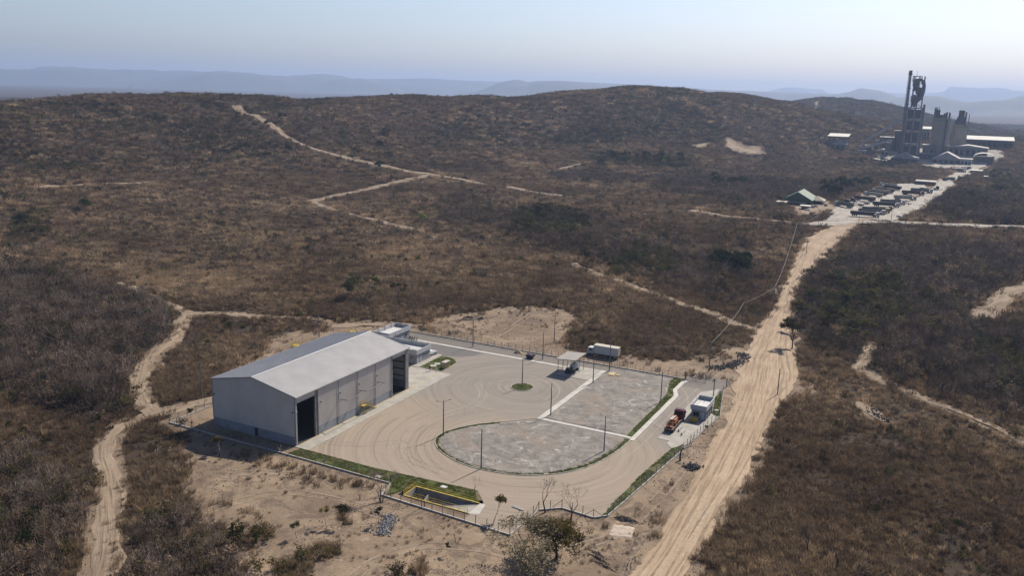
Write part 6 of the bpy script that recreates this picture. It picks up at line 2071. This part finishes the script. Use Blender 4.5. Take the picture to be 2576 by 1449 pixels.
def leaf_arrays(rg, centres, n, rad_, size, flat=1.):
    c = centres[rg.integers(0, len(centres), n)]
    o = rg.normal(0, 1, (n, 3)); o /= np.linalg.norm(o, axis=1)[:, None] + 1e-9
    p = c + o * rad_ * (rg.random(n) ** .4)[:, None] * np.array([1, 1, flat])
    a = rg.normal(0, 1, (n, 3)); a /= np.linalg.norm(a, axis=1)[:, None]
    b = np.cross(a, rg.normal(0, 1, (n, 3))); b /= np.linalg.norm(b, axis=1)[:, None] + 1e-9
    s = size * (.55 + .9 * rg.random(n))[:, None]
    co = np.stack([p - a * s, p + b * s * .55, p + a * s, p - b * s * .55], 1).reshape(-1, 3)
    return co, np.arange(n * 4).reshape(n, 4)


# ------------------------------------------------------------------ scattered ground cover: one object per kind of growth
def scatter(name, label, pts, rotz, scl, idx, sources, tilt=None):
    coll = bpy.data.collections.new(name + '_kinds')
    for k, me in enumerate(sources):
        o = bpy.data.objects.new('%s_kind_%02d' % (name, k), me)
        coll.objects.link(o)
    me = bpy.data.meshes.new(name)
    me.vertices.add(len(pts)); me.vertices.foreach_set('co', np.asarray(pts, np.float32).ravel())
    rot = np.zeros((len(pts), 3), np.float32)
    if tilt is not None: rot[:, :2] = tilt
    rot[:, 2] = rotz
    a = me.attributes.new('rot', 'FLOAT_VECTOR', 'POINT'); a.data.foreach_set('vector', rot.ravel())
    a = me.attributes.new('scl', 'FLOAT_VECTOR', 'POINT'); a.data.foreach_set('vector', np.asarray(scl, np.float32).ravel())
    a = me.attributes.new('idx', 'INT', 'POINT'); a.data.foreach_set('value', np.asarray(idx, np.int32))
    me.update()
    o = tag(link(me, name), label, kind='stuff')
    g = bpy.data.node_groups.new(name + '_scatter', 'GeometryNodeTree')
    g.interface.new_socket('Geometry', in_out='INPUT', socket_type='NodeSocketGeometry')
    g.interface.new_socket('Geometry', in_out='OUTPUT', socket_type='NodeSocketGeometry')
    gi, go = g.nodes.new('NodeGroupInput'), g.nodes.new('NodeGroupOutput')
    ci = g.nodes.new('GeometryNodeCollectionInfo')
    ci.inputs['Collection'].default_value = coll
    ci.inputs['Separate Children'].default_value = True
    ci.inputs['Reset Children'].default_value = True
    ip = g.nodes.new('GeometryNodeInstanceOnPoints')
    ip.inputs['Pick Instance'].default_value = True

    def na(nm, ty):
        n = g.nodes.new('GeometryNodeInputNamedAttribute')
        n.data_type = ty
        n.inputs['Name'].default_value = nm
        return n.outputs['Attribute']
    L = g.links.new
    L(gi.outputs[0], ip.inputs['Points']); L(ci.outputs[0], ip.inputs['Instance'])
    L(na('idx', 'INT'), ip.inputs['Instance Index'])
    L(na('rot', 'FLOAT_VECTOR'), ip.inputs['Rotation']); L(na('scl', 'FLOAT_VECTOR'), ip.inputs['Scale'])
    L(ip.outputs[0], go.inputs[0])
    md = o.modifiers.new('scatter', 'NODES')
    md.node_group = g
    return o


VG = np.random.default_rng(5)
AZH = .64


def polar(n, d0, d1, power=2.):
    """random ground points in front of the camera; power 2 = even per area, less = thinner with distance"""
    a = (VG.random(n) * 2 - 1) * AZH
    t = VG.random(n)
    D = (d0 ** power + t * (d1 ** power - d0 ** power)) ** (1 / power)
    return CX + np.sin(a + YAW) * D, CY + np.cos(a + YAW) * D, D


W_LEFT = [(-200, 690), (120, 690), (260, 720), (400, 768), (440, 800), (440, 850), (345, 985), (318, 1040), (220, 1060), (100, 1010), (-200, 960)]
W_LOW = [(-200, 1140), (60, 1150), (210, 1220), (225, 1330), (160, 1430), (100, 1600), (-200, 1600)]
W_MIDL = [(330, 1330), (420, 1290), (520, 1330), (620, 1440), (600, 1600), (300, 1600)]
W_RIGHT = [(1985, 830), (1990, 780), (2050, 700), (2150, 640), (2300, 620), (2700, 640), (2700, 720), (2490, 770), (2470, 830), (2700, 800), (2700, 1100), (2480, 1030), (2300, 970), (2220, 930), (2150, 900), (2080, 880)]
W_BAND = [(1120, 500), (1300, 515), (1480, 540), (1700, 620), (1960, 690), (1930, 760), (1880, 800), (1750, 740), (1600, 690), (1440, 640), (1300, 585), (1090, 560)]
W_FAR = [(1450, 395), (1800, 400), (1900, 420), (1980, 470), (1900, 480), (1500, 450), (1400, 430)]
W_PLANT = [(1950, 430), (2150, 420), (2290, 418), (2370, 430), (2330, 455), (2200, 470), (2100, 500), (1960, 480)]
W_BACK = [(1420, 400), (1500, 385), (1800, 380), (2000, 370), (2200, 405), (2300, 425), (2290, 460), (2180, 470), (2060, 490), (1950, 500), (1700, 470), (1500, 450)]
W_FR = [(2330, 555), (2310, 500), (2420, 450), (2520, 405), (2700, 380), (2700, 560)]
G_OLIVE = [[(1290, 540), (1420, 520), (1480, 560), (1430, 600), (1300, 590)], [(2080, 700), (2250, 700), (2300, 800), (2150, 850), (2050, 800)], [(1480, 395), (1740, 400), (1730, 425), (1500, 420)], [(1500, 700), (1600, 620), (1700, 640), (1690, 690)], [(40, 540), (130, 530), (120, 600), (20, 600)], [(2440, 840), (2600, 900), (2600, 1000), (2480, 980)]]


def wood(u, v):
    r = np.zeros(u.shape)
    u = u + 70 * fbm(u, v * 2, 90, 3, 15) + VG.normal(0, 14, u.shape)
    v = v + 32 * fbm(u, v * 2, 90, 3, 16) + VG.normal(0, 7, u.shape)
    for p, k in ((W_LEFT, 1.), (W_LOW, .8), (W_MIDL, .7), (W_RIGHT, .8), (W_BAND, .42), (W_FAR, .8), (W_PLANT, .9), (W_FR, 1.), (W_BACK, .9)): r = np.maximum(r, inpoly(u, v, p) * k)
    return r


def prep(n, d0, d1, power=2., keep_bare=.03):
    x, y, D = polar(n, d0, d1, power)
    b = bareness(x, y, 3.)
    k = (b < .4) | ((VG.random(n) < keep_bare * np.clip(.4 + 5 * fbm(x, y, 12, 3, 55), 0, 3)) & (b < 1.1) & ~inpoly(x, y, YARD) & ~inpoly(x, y, ROADPOLY))
    inl = inpoly(x, y, LOT) | inpoly(x, y, PLANT_YARD) | inpoly(x, y, YARD) | ((x > -27) & (x < 1) & (y > -1) & (y < 48))
    k &= ~inl
    x, y, D, b = x[k], y[k], D[k], b[k]
    z = height(x, y)
    u, v = proj(x, y, z)
    k = (u > -160) & (u < 2736) & (v < 1640)
    return x[k], y[k], z[k], D[k], u[k], v[k], b[k]


# near and middle dry grass
GR = [fast_mesh('dry_grass_tuft', *tuft_arrays(np.random.default_rng(100 + k), 46, .62, .55, 1.25, .03, (.35, .8, 1.2, .6, .9)[k]), M['dry_grass']) for k in range(5)]
GR += [fast_mesh('dry_grass_clump', *tuft_arrays(np.random.default_rng(200 + k), 80, 1.7, .7, 1.7, .06, (.5, .9, 1.2)[k]), M['dry_grass']) for k in range(3)]
GS = [fast_mesh('straw_tuft', *tuft_arrays(np.random.default_rng(220 + k), 46, .62, .55, 1.25, .03, (.4, .9, .7)[k]), M['straw']) for k in range(3)]
GSM = [fast_mesh('straw_clump', *tuft_arrays(np.random.default_rng(230 + k), 80, 1.7, .7, 1.7, .06, (.5, 1.)[k]), M['straw']) for k in range(2)]


def straw(u, v, x, y):
    p = inpoly(u + 60 * fbm(u, v, 120, 2, 77), v + 25 * fbm(u, v, 120, 2, 78), [(-200, 462), (420, 455), (760, 500), (1130, 590), (1420, 660), (1300, 740), (1000, 720), (700, 790), (420, 740), (250, 690), (-200, 680)])
    return np.clip(.12 + .5 * p + 1.1 * fbm(x, y, 55, 3, 79), 0, .9)


x, y, z, D, u, v, b = prep(150000, 95, 430, 1.15, .10)
wd = wood(u, v)
pn = fbm(x, y, 14, 3, 81)
keep = (VG.random(len(x)) < np.clip(.88 + 1.5 * pn - .45 * wd, .15, 1)) & ((b < .4) | (VG.random(len(x)) < .5))
x, y, z, D, b, pn, u, v = (q[keep] for q in (x, y, z, D, b, pn, u, v))
si = VG.random(len(x)) < straw(u, v, x, y)
s = (.75 + .6 * VG.random(len(x))) * (1 + .5 * np.clip(pn, -.5, .6)) * np.where(b > .4, .45, 1.)
tl = np.stack([.18 * fbm(x, y, 20, 2, 91) * 3, .18 * fbm(x, y, 20, 2, 92) * 3], 1)
scatter('dry_grass', 'tall dry brown grass covering the slopes round the depot', np.stack([x, y, z], 1), VG.random(len(x)) * 6.28, np.stack([s, s, s * (.8 + .5 * VG.random(len(x)))], 1), np.where(si, 5 + VG.integers(0, 3, len(x)), VG.integers(0, 5, len(x))), GR[:5] + GS, tl)
x, y, z, D, u, v, b = prep(120000, 330, 1500, 1.35, .01)
wd = wood(u, v)
pn = fbm(x, y, 40, 3, 82)
keep = VG.random(len(x)) < np.clip(.92 + 1.3 * pn - .4 * wd, .1, 1) * (1 - .65 * np.clip((z - 8) / 22, 0, 1))
x, y, z, D, u, v = (q[keep] for q in (x, y, z, D, u, v))
si = VG.random(len(x)) < straw(u, v, x, y)
s = (.8 + .7 * VG.random(len(x))) * (.75 + D / 900)
scatter('dry_grass', 'dry brown grass of the far fields', np.stack([x, y, z], 1), VG.random(len(x)) * 6.28, np.stack([s, s, s * .85], 1), np.where(si, 3 + VG.integers(0, 2, len(x)), VG.integers(0, 3, len(x))), GR[5:] + GSM)

# shrubs: bare twigs, brown or olive leaves
SH = []
for k in range(4):
    rg = np.random.default_rng(300 + k)
    th, tn, tips = branch_arrays(rg, 2.6, .8, 3, 4, .035, (2, 3), .38, minr=.018)
    SH.append(fast_mesh('bare_shrub', *sticks_mesh(th + tn, 3), M['twig']))
for k in range(3):
    rg = np.random.default_rng(330 + k)
    cs = rg.normal(0, 1, (7, 3)) * np.array([.75, .75, .35]) + np.array([0, 0, 1.15])
    SH.append(fast_mesh('brown_bush', *leaf_arrays(rg, cs, 190, .62, .15), M['brown_leaf']))
for k in range(2):
    rg = np.random.default_rng(350 + k)
    cs = rg.normal(0, 1, (7, 3)) * np.array([.7, .7, .4]) + np.array([0, 0, 1.1])
    SH.append(fast_mesh('olive_bush', *leaf_arrays(rg, cs, 220, .6, .15), M['olive_leaf']))
rg = np.random.default_rng(360)
SH.append(fast_mesh('green_bush', *leaf_arrays(rg, rg.normal(0, 1, (8, 3)) * np.array([.8, .8, .45]) + np.array([0, 0, 1.2]), 260, .6, .15), M['green_leaf']))
M['shade_leaf'] = leaf_material('gap_shade_bush', (.045, .032, .020), (.07, .05, .03), (.04, .04, .018), spread=.5)  # low bushes coloured dark to stand in for shaded gaps in the scrub
for k in range(3):
    rg = np.random.default_rng(370 + k)
    SH.append(fast_mesh('shade_bush', *leaf_arrays(rg, rg.normal(0, 1, (5, 3)) * np.array([.6, .6, .22]) + np.array([0, 0, .55]), 130, .5, .13), M['shade_leaf']))
x, y, z, D, u, v, b = prep(170000, 100, 860, 1.3, .02)
wd = wood(u, v)
ol = np.zeros(u.shape, bool)
for p in G_OLIVE: ol |= inpoly(u, v, p)
for p in GREENS: ol |= inpoly(x, y, p)
pn = fbm(x, y, 45, 3, 83)
pr = np.clip(.10 + .30 * np.clip(pn + .05, 0, 1) + .62 * wd + .25 * ol, 0, 1) * np.where(D < 200, .5, 1.)
keep = (VG.random(len(x)) < pr) & (b < .4)
x, y, z, D, wd, ol, pn = (q[keep] for q in (x, y, z, D, wd, ol, pn))
n = len(x)
rr_ = VG.random(n)
idx = np.where(rr_ < .62, VG.integers(0, 4, n), np.where(rr_ < .86, 4 + VG.integers(0, 3, n), np.where(rr_ < .975, 7 + VG.integers(0, 2, n), 9)))
idx = np.where((VG.random(n) < .3 - .2 * wd), 10 + VG.integers(0, 3, n), idx)
idx = np.where(ol & (VG.random(n) < .7), np.where(VG.random(n) < .75, 7 + VG.integers(0, 2, n), 9), idx)
s = (.55 + .65 * VG.random(n)) * (1 + .75 * wd) * (1 + .35 * (D > 400))
scatter('scrub', 'bare grey and brown scrub bushes of the near slopes and woods', np.stack([x, y, z], 1), VG.random(n) * 6.28, np.stack([s, s, s * (.8 + .5 * VG.random(n))], 1), idx, SH)

# far hillsides: crowns with twigs
FB = []
for k in range(5):
    rg = np.random.default_rng(400 + k)
    th, tn, tips = branch_arrays(rg, 5., .7, 2, 3, .09, (2, 3), .42, minr=.05)
    a, f = sticks_mesh(th + tn, 3)
    FB.append(fast_mesh('bare_crown', a, f, M['twig']))
for k in range(4):
    rg = np.random.default_rng(430 + k)
    cs = rg.normal(0, 1, (8, 3)) * np.array([1.2, 1.2, .7]) + np.array([0, 0, 2.2])
    FB.append(fast_mesh('brown_crown', *leaf_arrays(rg, cs, 150, 1.0, .3), M['brown_leaf']))
for k in range(2):
    rg = np.random.default_rng(450 + k)
    cs = rg.normal(0, 1, (8, 3)) * np.array([1.2, 1.2, .8]) + np.array([0, 0, 2.4])
    FB.append(fast_mesh('olive_crown', *leaf_arrays(rg, cs, 170, 1.0, .3), M['olive_leaf']))
rg = np.random.default_rng(470)
FB.append(fast_mesh('green_crown', *leaf_arrays(rg, rg.normal(0, 1, (9, 3)) * np.array([1.4, 1.4, .9]) + np.array([0, 0, 2.6]), 200, 1.1, .3), M['green_leaf']))
x, y, z, D, u, v, b = prep(440000, 480, 3800, 1.3, .0)
wd = wood(u, v)
ol = np.zeros(u.shape, bool)
for p in G_OLIVE: ol |= inpoly(u, v, p)
pn = fbm(x, y, 90, 3, 84)
hill = np.clip((z - 6) / 25, 0, 1)
gul = np.clip(.16 - np.abs(fbm(x, y, 150, 2, 6)), 0, 1) / .16 * hill  # darker, denser crowns along gullies imitate the shading of the folds
pr = np.clip(.16 + .2 * (u > 1500) + .75 * hill + .5 * np.clip(pn, 0, 1) + .6 * wd + .3 * ol + .5 * (D > 1500) + .5 * gul, 0, 1)
keep = (VG.random(len(x)) < pr) & (b < .4)
x, y, z, D, wd, ol, gul = (q[keep] for q in (x, y, z, D, wd, ol, gul))
n = len(x)
rr_ = VG.random(n) + .25 * fbm(x, y, 60, 2, 85) + .38 * gul
idx = np.where(rr_ < .55, VG.integers(0, 5, n), np.where(rr_ < .88, 5 + VG.integers(0, 4, n), np.where(rr_ < 1.02, 9 + VG.integers(0, 2, n), 11)))
idx = np.where(ol & (VG.random(n) < .75), np.where(VG.random(n) < .8, 9 + VG.integers(0, 2, n), 11), idx)
s = (.55 + .55 * VG.random(n)) * np.clip(.9 + (D - 700) / 1300, .9, 2.6)
scatter('scrub', 'brown leafless woodland on the hillsides and the plain beyond', np.stack([x, y, z - .2], 1), VG.random(n) * 6.28, np.stack([s, s, s * (.75 + .4 * VG.random(n)) / np.clip(s, 1, 1.5)], 1), idx, FB)

# short blades on the lawns
LB = [fast_mesh('lawn_tuft', *tuft_arrays(np.random.default_rng(500 + k), 26, .22, .06, .17, .014, .8), M['lawn_blade']) for k in range(3)]
px_ = []
for poly in LAWNS:
    xs, ys = [p[0] for p in poly], [p[1] for p in poly]
    ar = (max(xs) - min(xs)) * (max(ys) - min(ys))
    n = int(ar * 9)
    qx, qy = min(xs) + VG.random(n) * (max(xs) - min(xs)), min(ys) + VG.random(n) * (max(ys) - min(ys))
    k = inpoly(qx, qy, poly) & (fbm(qx, qy, 2.5, 2, 7) > -.22)
    px_.append(np.stack([qx[k], qy[k], np.full(k.sum(), .085)], 1))
px_ = np.concatenate(px_)
n = len(px_)
s = .8 + .7 * VG.random(n)
scatter('lawn_grass', 'short green grass blades of the lawns', px_, VG.random(n) * 6.28, np.stack([s, s, s], 1), VG.integers(0, 3, n), LB)

# ------------------------------------------------------------------ trees that stand out singly
TREE = {}


def tree_kind(key, seed, h, leaf=None, nleaf=0, lsize=.16, lrad=.55, **kw):
    rg = np.random.default_rng(seed)
    th, tn, tips = branch_arrays(rg, h, **kw)
    tr = fast_mesh('trunk', *sticks_mesh(th, 6), M['bark'])
    br = fast_mesh('branches', *sticks_mesh(tn, 3), M['twig'])
    cr = fast_mesh('crown', *leaf_arrays(rg, tips, nleaf, lrad, lsize, .8), M[leaf]) if leaf else None
    top = max(p[2] for p in tips)
    TREE[key] = (tr, br, cr, float(top))


for k in range(7):
    tree_kind(('bare', k), 600 + k, 6., levels=5, n0=(1, 1, 2, 1, 3, 1, 2)[k], r0=.15 if k != 4 else .1, kids=(2, 3), first=.3, spread=(.6, .75, .6, .85, .5, .7, .8)[k], minr=.013)
for k in range(4):
    tree_kind(('olive', k), 640 + k, 6., 'olive_leaf', 1500, .15, .55, levels=4, n0=(1, 2, 1, 1)[k], r0=.16, kids=(2, 3), first=.3, spread=.75)
for k in range(2):
    tree_kind(('green', k), 660 + k, 6., 'green_leaf', 1900, .17, .6, levels=4, n0=1, r0=.17, kids=(2, 3), first=.28, spread=.8)
for k in range(2):
    tree_kind(('sapling', k), 670 + k, 4., 'green_leaf', 420, .13, .38, levels=3, n0=1, r0=.06, kids=(2, 3), first=.36, spread=.6)
    tree_kind(('sapling_olive', k), 675 + k, 4., 'gold_leaf', 420, .13, .4, levels=3, n0=1, r0=.06, kids=(2, 3), first=.36, spread=.6)
tree_kind(('gold', 0), 680, 6., 'gold_leaf', 3800, .12, .75, levels=5, n0=1, r0=.19, kids=(2, 3), first=.26, spread=.95, up=.22)
tree_kind(('grey', 0), 683, 6., 'grey_leaf', 3600, .095, .75, levels=5, n0=2, r0=.17, kids=(2, 3), first=.26, spread=.95, up=.2)
tree_kind(('grey', 1), 684, 6., 'grey_leaf', 1800, .095, .75, levels=5, n0=1, r0=.15, kids=(2, 3), first=.27, spread=.85, up=.25)
tree_kind(('bright', 0), 690, 5., 'bright_leaf', 900, .2, .6, levels=4, n0=1, r0=.12, kids=(2, 3), first=.3, spread=.8)
tree_kind(('dead', 0), 693, 6., levels=4, n0=1, r0=.24, kids=(2, 2), first=.42, spread=1.0, minr=.02, up=.25)


def tree(kind, x, y, h, label, rot=None, group=None, cat='tree', name=None, wide=1.):
    tr, br, cr, top = TREE[kind]
    z = float(height(x, y)) if not inpoly(np.array([x]), np.array([y]), YARD)[0] else 0.
    r = empty(name or {'bare': 'bare_tree', 'dead': 'dead_tree', 'sapling': 'sapling', 'sapling_olive': 'sapling'}.get(kind[0], 'leafy_tree'), (x, y, z - .05), label, cat, group)
    link(tr, 'trunk', r); link(br, 'branches', r)
    if cr is not None: link(cr, 'crown', r)
    s = h / top
    r.scale = (s * wide, s * wide, s)
    r.rotation_euler.z = rng.random() * 6.28 if rot is None else rot
    return r


for kind, x, y, h, label, wide in (
        (('grey', 0), 71.6, -21.3, 8.6, 'large grey green spreading tree nearest the camera below the yard', 1.25),
        (('gold', 0), 73.4, -15.6, 8.2, 'golden olive spreading tree right of the big grey green tree', 1.2),
        (('grey', 1), 67.6, -16.4, 7.4, 'smaller grey tree left of the big spreading tree', 1.15),
        (('bare', 0), 64.4, -.6, 7.6, 'tall bare tree at the notch of the front fence', 1.),
        (('bare', 3), 70.3, -1.4, 7.4, 'wide bare tree right of the fence notch', 1.15),
        (('sapling_olive', 0), 57.4, -9.7, 5.0, 'small leafy tree casting a dark shadow on the front fence', 1.1),
        (('dead', 0), 80.8, 37.9, 7.4, 'dark dead tree with crooked limbs beside the dirt road fence', 1.),
        (('bare', 5), 47.6, .4, 3.8, 'thin bare sapling at the end of the lawn by the ramp', .8),
        (('bare', 4), 33.9, -13.8, 7.2, 'many stemmed bare tree at the fence corner left of the ramp pit', 1.),
        (('bare', 1), 42.1, -10.4, 5.4, 'thin bare tree in front of the ramp pit railing', .8),
        (('bare', 2), 29.1, -14.5, 2.6, 'low bare shrub in front of the lawn fence', 1.),
        (('sapling_olive', 1), 29.9, -26.4, 4.0, 'slender olive sapling on the bare ground below the lawn', .9),
        (('sapling', 0), 32.9, -24.3, 4.2, 'dark green sapling left of the stone heap', 1.1),
        (('sapling', 1), 38.2, -21.2, 3.6, 'leaning leafy sapling above the stone heap', 1.),
        (('sapling', 0), 28.7, -33.2, 3.0, 'small green sapling at the bottom of the bare ground', 1.1),
        (('bare', 5), 54.7, -19.5, 5.2, 'lone thin bare tree below the front fence', .7),
        (('bare', 2), 38.2, -32.9, 3.0, 'low bare bush at the bottom edge', 1.),
        (('sapling', 1), 55.8, -24.5, 2.4, 'small thin sapling below the lone bare tree', 1.)):
    tree(kind, x, y, h, label, wide=wide, cat='tree' if h > 3.1 else 'shrub')
for kind, u, v, h, label, wide in (
        (('sapling_olive', 0), 552, 1150, 4.0, 'yellowish leafy small tree in the warehouse shadow', 1.2),
        (('sapling', 1), 484, 1062, 3.6, 'leafy small tree beside the junk heap at the left fence', 1.1),
        (('bare', 4), 408, 1052, 4.4, 'clump of pale bare stems beside the sandy track', 1.2),
        (('olive', 0), 566, 592, 9.5, 'dark rounded tree alone on the brown slope at left', 1.1),
        (('olive', 1), 914, 752, 9.5, 'dark umbrella shaped tree behind the warehouse', 1.2),
        (('olive', 2), 866, 756, 6.5, 'lower dark tree left of the umbrella shaped tree', 1.1),
        (('olive', 3), 1001, 750, 6.0, 'small olive tree right of the umbrella shaped tree', 1.),
        (('bright', 0), 1056, 562, 6.5, 'bright yellow green small tree in the middle scrub', 1.15),
        (('bare', 1), 630, 522, 8.0, 'round reddish tree on the distant brown slope', 1.),
        (('green', 0), 215, 530, 7.0, 'dark green bush alone near the far left track', 1.2),
        (('green', 1), 58, 570, 6.5, 'dark green bush at the left edge of the slope', 1.3),
        (('bare', 3), 442, 640, 7.5, 'bare tree standing alone in the left field', 1.),
        (('bare', 0), 1140, 690, 8.0, 'tall thin bare tree above the sandy clearing', .8),
        (('bare', 6), 1470, 690, 6., 'bare tree beside the diagonal track', 1.),
        (('olive', 2), 1990, 880, 9.0, 'large olive tree overhanging the dirt road bend', 1.15),
        (('olive', 0), 2010, 800, 8.0, 'olive tree at the right edge of the dirt road', 1.1),
        (('olive', 3), 1992, 840, 5.5, 'low olive tree between two larger roadside trees', 1.2),
        (('bare', 2), 2318, 800, 9.0, 'pale grey bare tree in the right hand wood', 1.1),
        (('bare', 3), 2030, 1395, 6.0, 'wide grey bare tree in the dry grass at lower right', 1.2),
        (('bare', 6), 2100, 1440, 5.0, 'faint bare tree at the lower right edge', 1.),
        (('bare', 5), 2150, 1225, 4.6, 'thin bare sapling in the grass right of the dirt road', .8),
        (('bare', 1), 2058, 1150, 3.6, 'dark crooked small tree beside the sandy scrape', 1.1),
        (('bare', 4), 2500, 1340, 4.0, 'thin bare stems at the right edge of the grass', .9),
        (('sapling', 0), 2410, 1345, 3.0, 'dark small bush in the grass at far lower right', 1.1),
        (('bare', 0), 2005, 566, 10., 'bare tree at the far end of the dirt road', 1.),
        (('olive', 1), 1965, 575, 9., 'tall tree left of the far road junction', .9)):
    x, y, z = ground(u, v)
    tree(kind, x, y, h, label, wide=wide, cat='tree' if h > 3.1 else 'shrub')
# woods where many alike trunks show: every one a tree of its own
def grove(poly, n, kinds, h0, h1, label, group, d0, d1):
    us, vs = [p[0] for p in poly], [p[1] for p in poly]
    k, cand = 0, []
    while len(cand) < n * 2 and k < 4000:
        k += 1
        u, v = rng.uniform(min(us), max(us)), rng.uniform(min(vs), max(vs))
        if inpoly(np.array([u]), np.array([v]), poly)[0]: cand.append((u, v))
    pts = [ground(u, v) for u, v in cand[:int(n * 1.35)]]
    ok = bareness(np.array([p[0] for p in pts]), np.array([p[1] for p in pts])) < .4
    k = 0
    for (u, v), p, q in zip(cand, pts, ok):
        if not q or k >= n: continue
        k += 1
        h = rng.uniform(h0, h1)
        size = ('low', 'middling', 'tall')[min(2, int(3 * (h - h0) / (h1 - h0)))]
        a, c = (u - min(us)) / (max(us) - min(us)), (v - min(vs)) / (max(vs) - min(vs))
        where = ('far', 'middle', 'near')[min(2, int(c * 3))] + ' ' + ('left', 'centre', 'right')[min(2, int(a * 3))]
        tree(rng.choice(kinds), p[0], p[1], h, '%s %s, %s part' % (size, label, where), group=group, wide=rng.uniform(.85, 1.2))


B = [('bare', k) for k in range(7)]
grove([(0, 720), (130, 700), (300, 740), (430, 790), (435, 850), (340, 990), (310, 1035), (180, 1040), (0, 960)], 110, B, 7, 11, 'bare grey tree in the wood left of the dirt track', 'bare trees of the left wood', 0, 0)
grove([(0, 1180), (80, 1170), (215, 1230), (225, 1330), (150, 1430), (0, 1449)], 24, B, 4.5, 7, 'bare grey tree in the thicket at lower left', 'bare trees of the lower left thicket', 0, 0)
grove([(330, 1340), (430, 1290), (520, 1340), (610, 1449), (320, 1449)], 12, B, 4, 6.5, 'bare grey tree right of the sandy track at lower left', 'bare trees right of the sandy track', 0, 0)
grove([(2230, 930), (2290, 830), (2470, 840), (2576, 830), (2576, 1080), (2380, 1005)], 70, B, 6.5, 10, 'bare grey tree in the wood beyond the right hand track', 'bare trees of the right wood', 0, 0)
grove([(2010, 800), (2060, 720), (2250, 690), (2330, 780), (2280, 850), (2150, 880), (2030, 860)], 40, [('olive', k) for k in range(4)] + B[:3], 5, 8.5, 'half bare tree in the thicket right of the road', 'trees of the thicket right of the road', 0, 0)
grove([(1770, 660), (1850, 650), (1900, 690), (1850, 715), (1770, 690)], 12, [('green', 0), ('green', 1)], 6, 8.5, 'dark green tree in the clump left of the distant road', 'dark green clump left of the road', 0, 0)
grove([(1300, 545), (1440, 530), (1470, 570), (1380, 600), (1300, 585)], 16, [('olive', k) for k in range(4)], 6, 9, 'olive tree in the green band of the middle distance', 'olive trees of the middle band', 0, 0)
grove([(2060, 480), (2110, 470), (2140, 486), (2090, 504)], 8, [('green', 0), ('green', 1)], 9, 13, 'tall dark green tree behind the truck park', 'dark green trees at the truck park', 0, 0)
grove([(1500, 700), (1700, 620), (1900, 740), (1760, 730), (1600, 690)], 30, B + [('olive', 1)], 5, 8, 'bare tree in the scrub band above the diagonal track', 'trees of the scrub band', 0, 0)
grove([(1510, 396), (1600, 394), (1720, 402), (1725, 420), (1620, 424), (1510, 416)], 34, [('bright', 0), ('green', 0), ('olive', 0)], 7, 10, 'green tree of the distant plantation strip', 'green plantation strip', 0, 0)
grove([(2140, 470), (2160, 462), (2190, 466), (2170, 476)], 6, [('green', 0), ('green', 1)], 6, 9, 'dark green tree beyond the left lorry row', 'dark green trees at the truck park', 0, 0)
grove([(2290, 520), (2340, 490), (2400, 462), (2380, 476), (2310, 520)], 10, [('olive', 0), ('olive', 2), ('green', 0)], 5, 8, 'olive tree along the pale plant road', 'trees along the plant road', 0, 0)
grove([(2400, 470), (2520, 430), (2576, 440), (2560, 500), (2420, 510)], 30, [('olive', 0), ('olive', 1), ('green', 1), ('bare', 2)], 6, 10, 'dark leafy tree in the wood right of the plant road', 'trees of the wood right of the plant road', 0, 0)
grove([(1780, 455), (1880, 460), (1870, 475), (1790, 470)], 6, [('green', 0), ('green', 1)], 8, 11, 'dark tree in the far scrub left of the green building', 'dark far trees', 0, 0)
grove([(2100, 402), (2200, 404), (2300, 420), (2250, 432), (2120, 420)], 20, [('bare', 1), ('olive', 1), ('olive', 3)], 7, 11, 'grey tree in the belt below the plant', 'trees of the belt below the plant', 0, 0)
grove([(300, 560), (700, 540), (1100, 620), (1300, 700), (700, 740), (350, 690)], 28, B, 5, 8, 'bare tree standing in the brown field at left', 'bare trees of the left field', 0, 0)
grove([(1500, 480), (1950, 500), (1960, 640), (1700, 600), (1500, 540)], 34, B + [('olive', 1)], 6, 9, 'bare tree in the scrub of the middle distance', 'bare trees of the middle distance', 0, 0)
grove([(2100, 600), (2560, 595), (2560, 690), (2150, 690)], 28, B, 6, 9, 'bare tree in the scrub below the cross road', 'bare trees below the cross road', 0, 0)
grove([(1960, 1180), (2500, 1150), (2540, 1440), (1850, 1440)], 9, B, 3.2, 5, 'small bare tree in the dry grass at lower right', 'bare trees of the lower right grass', 0, 0)
grove([(560, 400), (1000, 440), (1000, 300), (400, 300)], 24, [('olive', 0), ('olive', 2), ('green', 0)], 7, 10, 'dark olive tree on the left hillside', 'olive trees of the left hillside', 0, 0)

# ------------------------------------------------------------------ haze: even air round the whole place
mb = MB().box(-17500, 18500, -1500, 20500, -60, 420)
hz = mb.build('haze', None)
hm = bpy.data.materials.new('haze')
hm.use_nodes = True
ht = hm.node_tree
for n in list(ht.nodes):
    if n.type != 'OUTPUT_MATERIAL': ht.nodes.remove(n)
pv = ht.nodes.new('ShaderNodeVolumePrincipled')
pv.inputs['Color'].default_value = (.335, .44, .66, 1.)
pv.inputs['Density'].default_value = 1.0e-4
pv.inputs['Anisotropy'].default_value = .25
ht.links.new(pv.outputs[0], [n for n in ht.nodes if n.type == 'OUTPUT_MATERIAL'][0].inputs['Volume'])
hz.data.materials.append(hm)
tag(hz, 'pale blue haze in the air', kind='stuff')
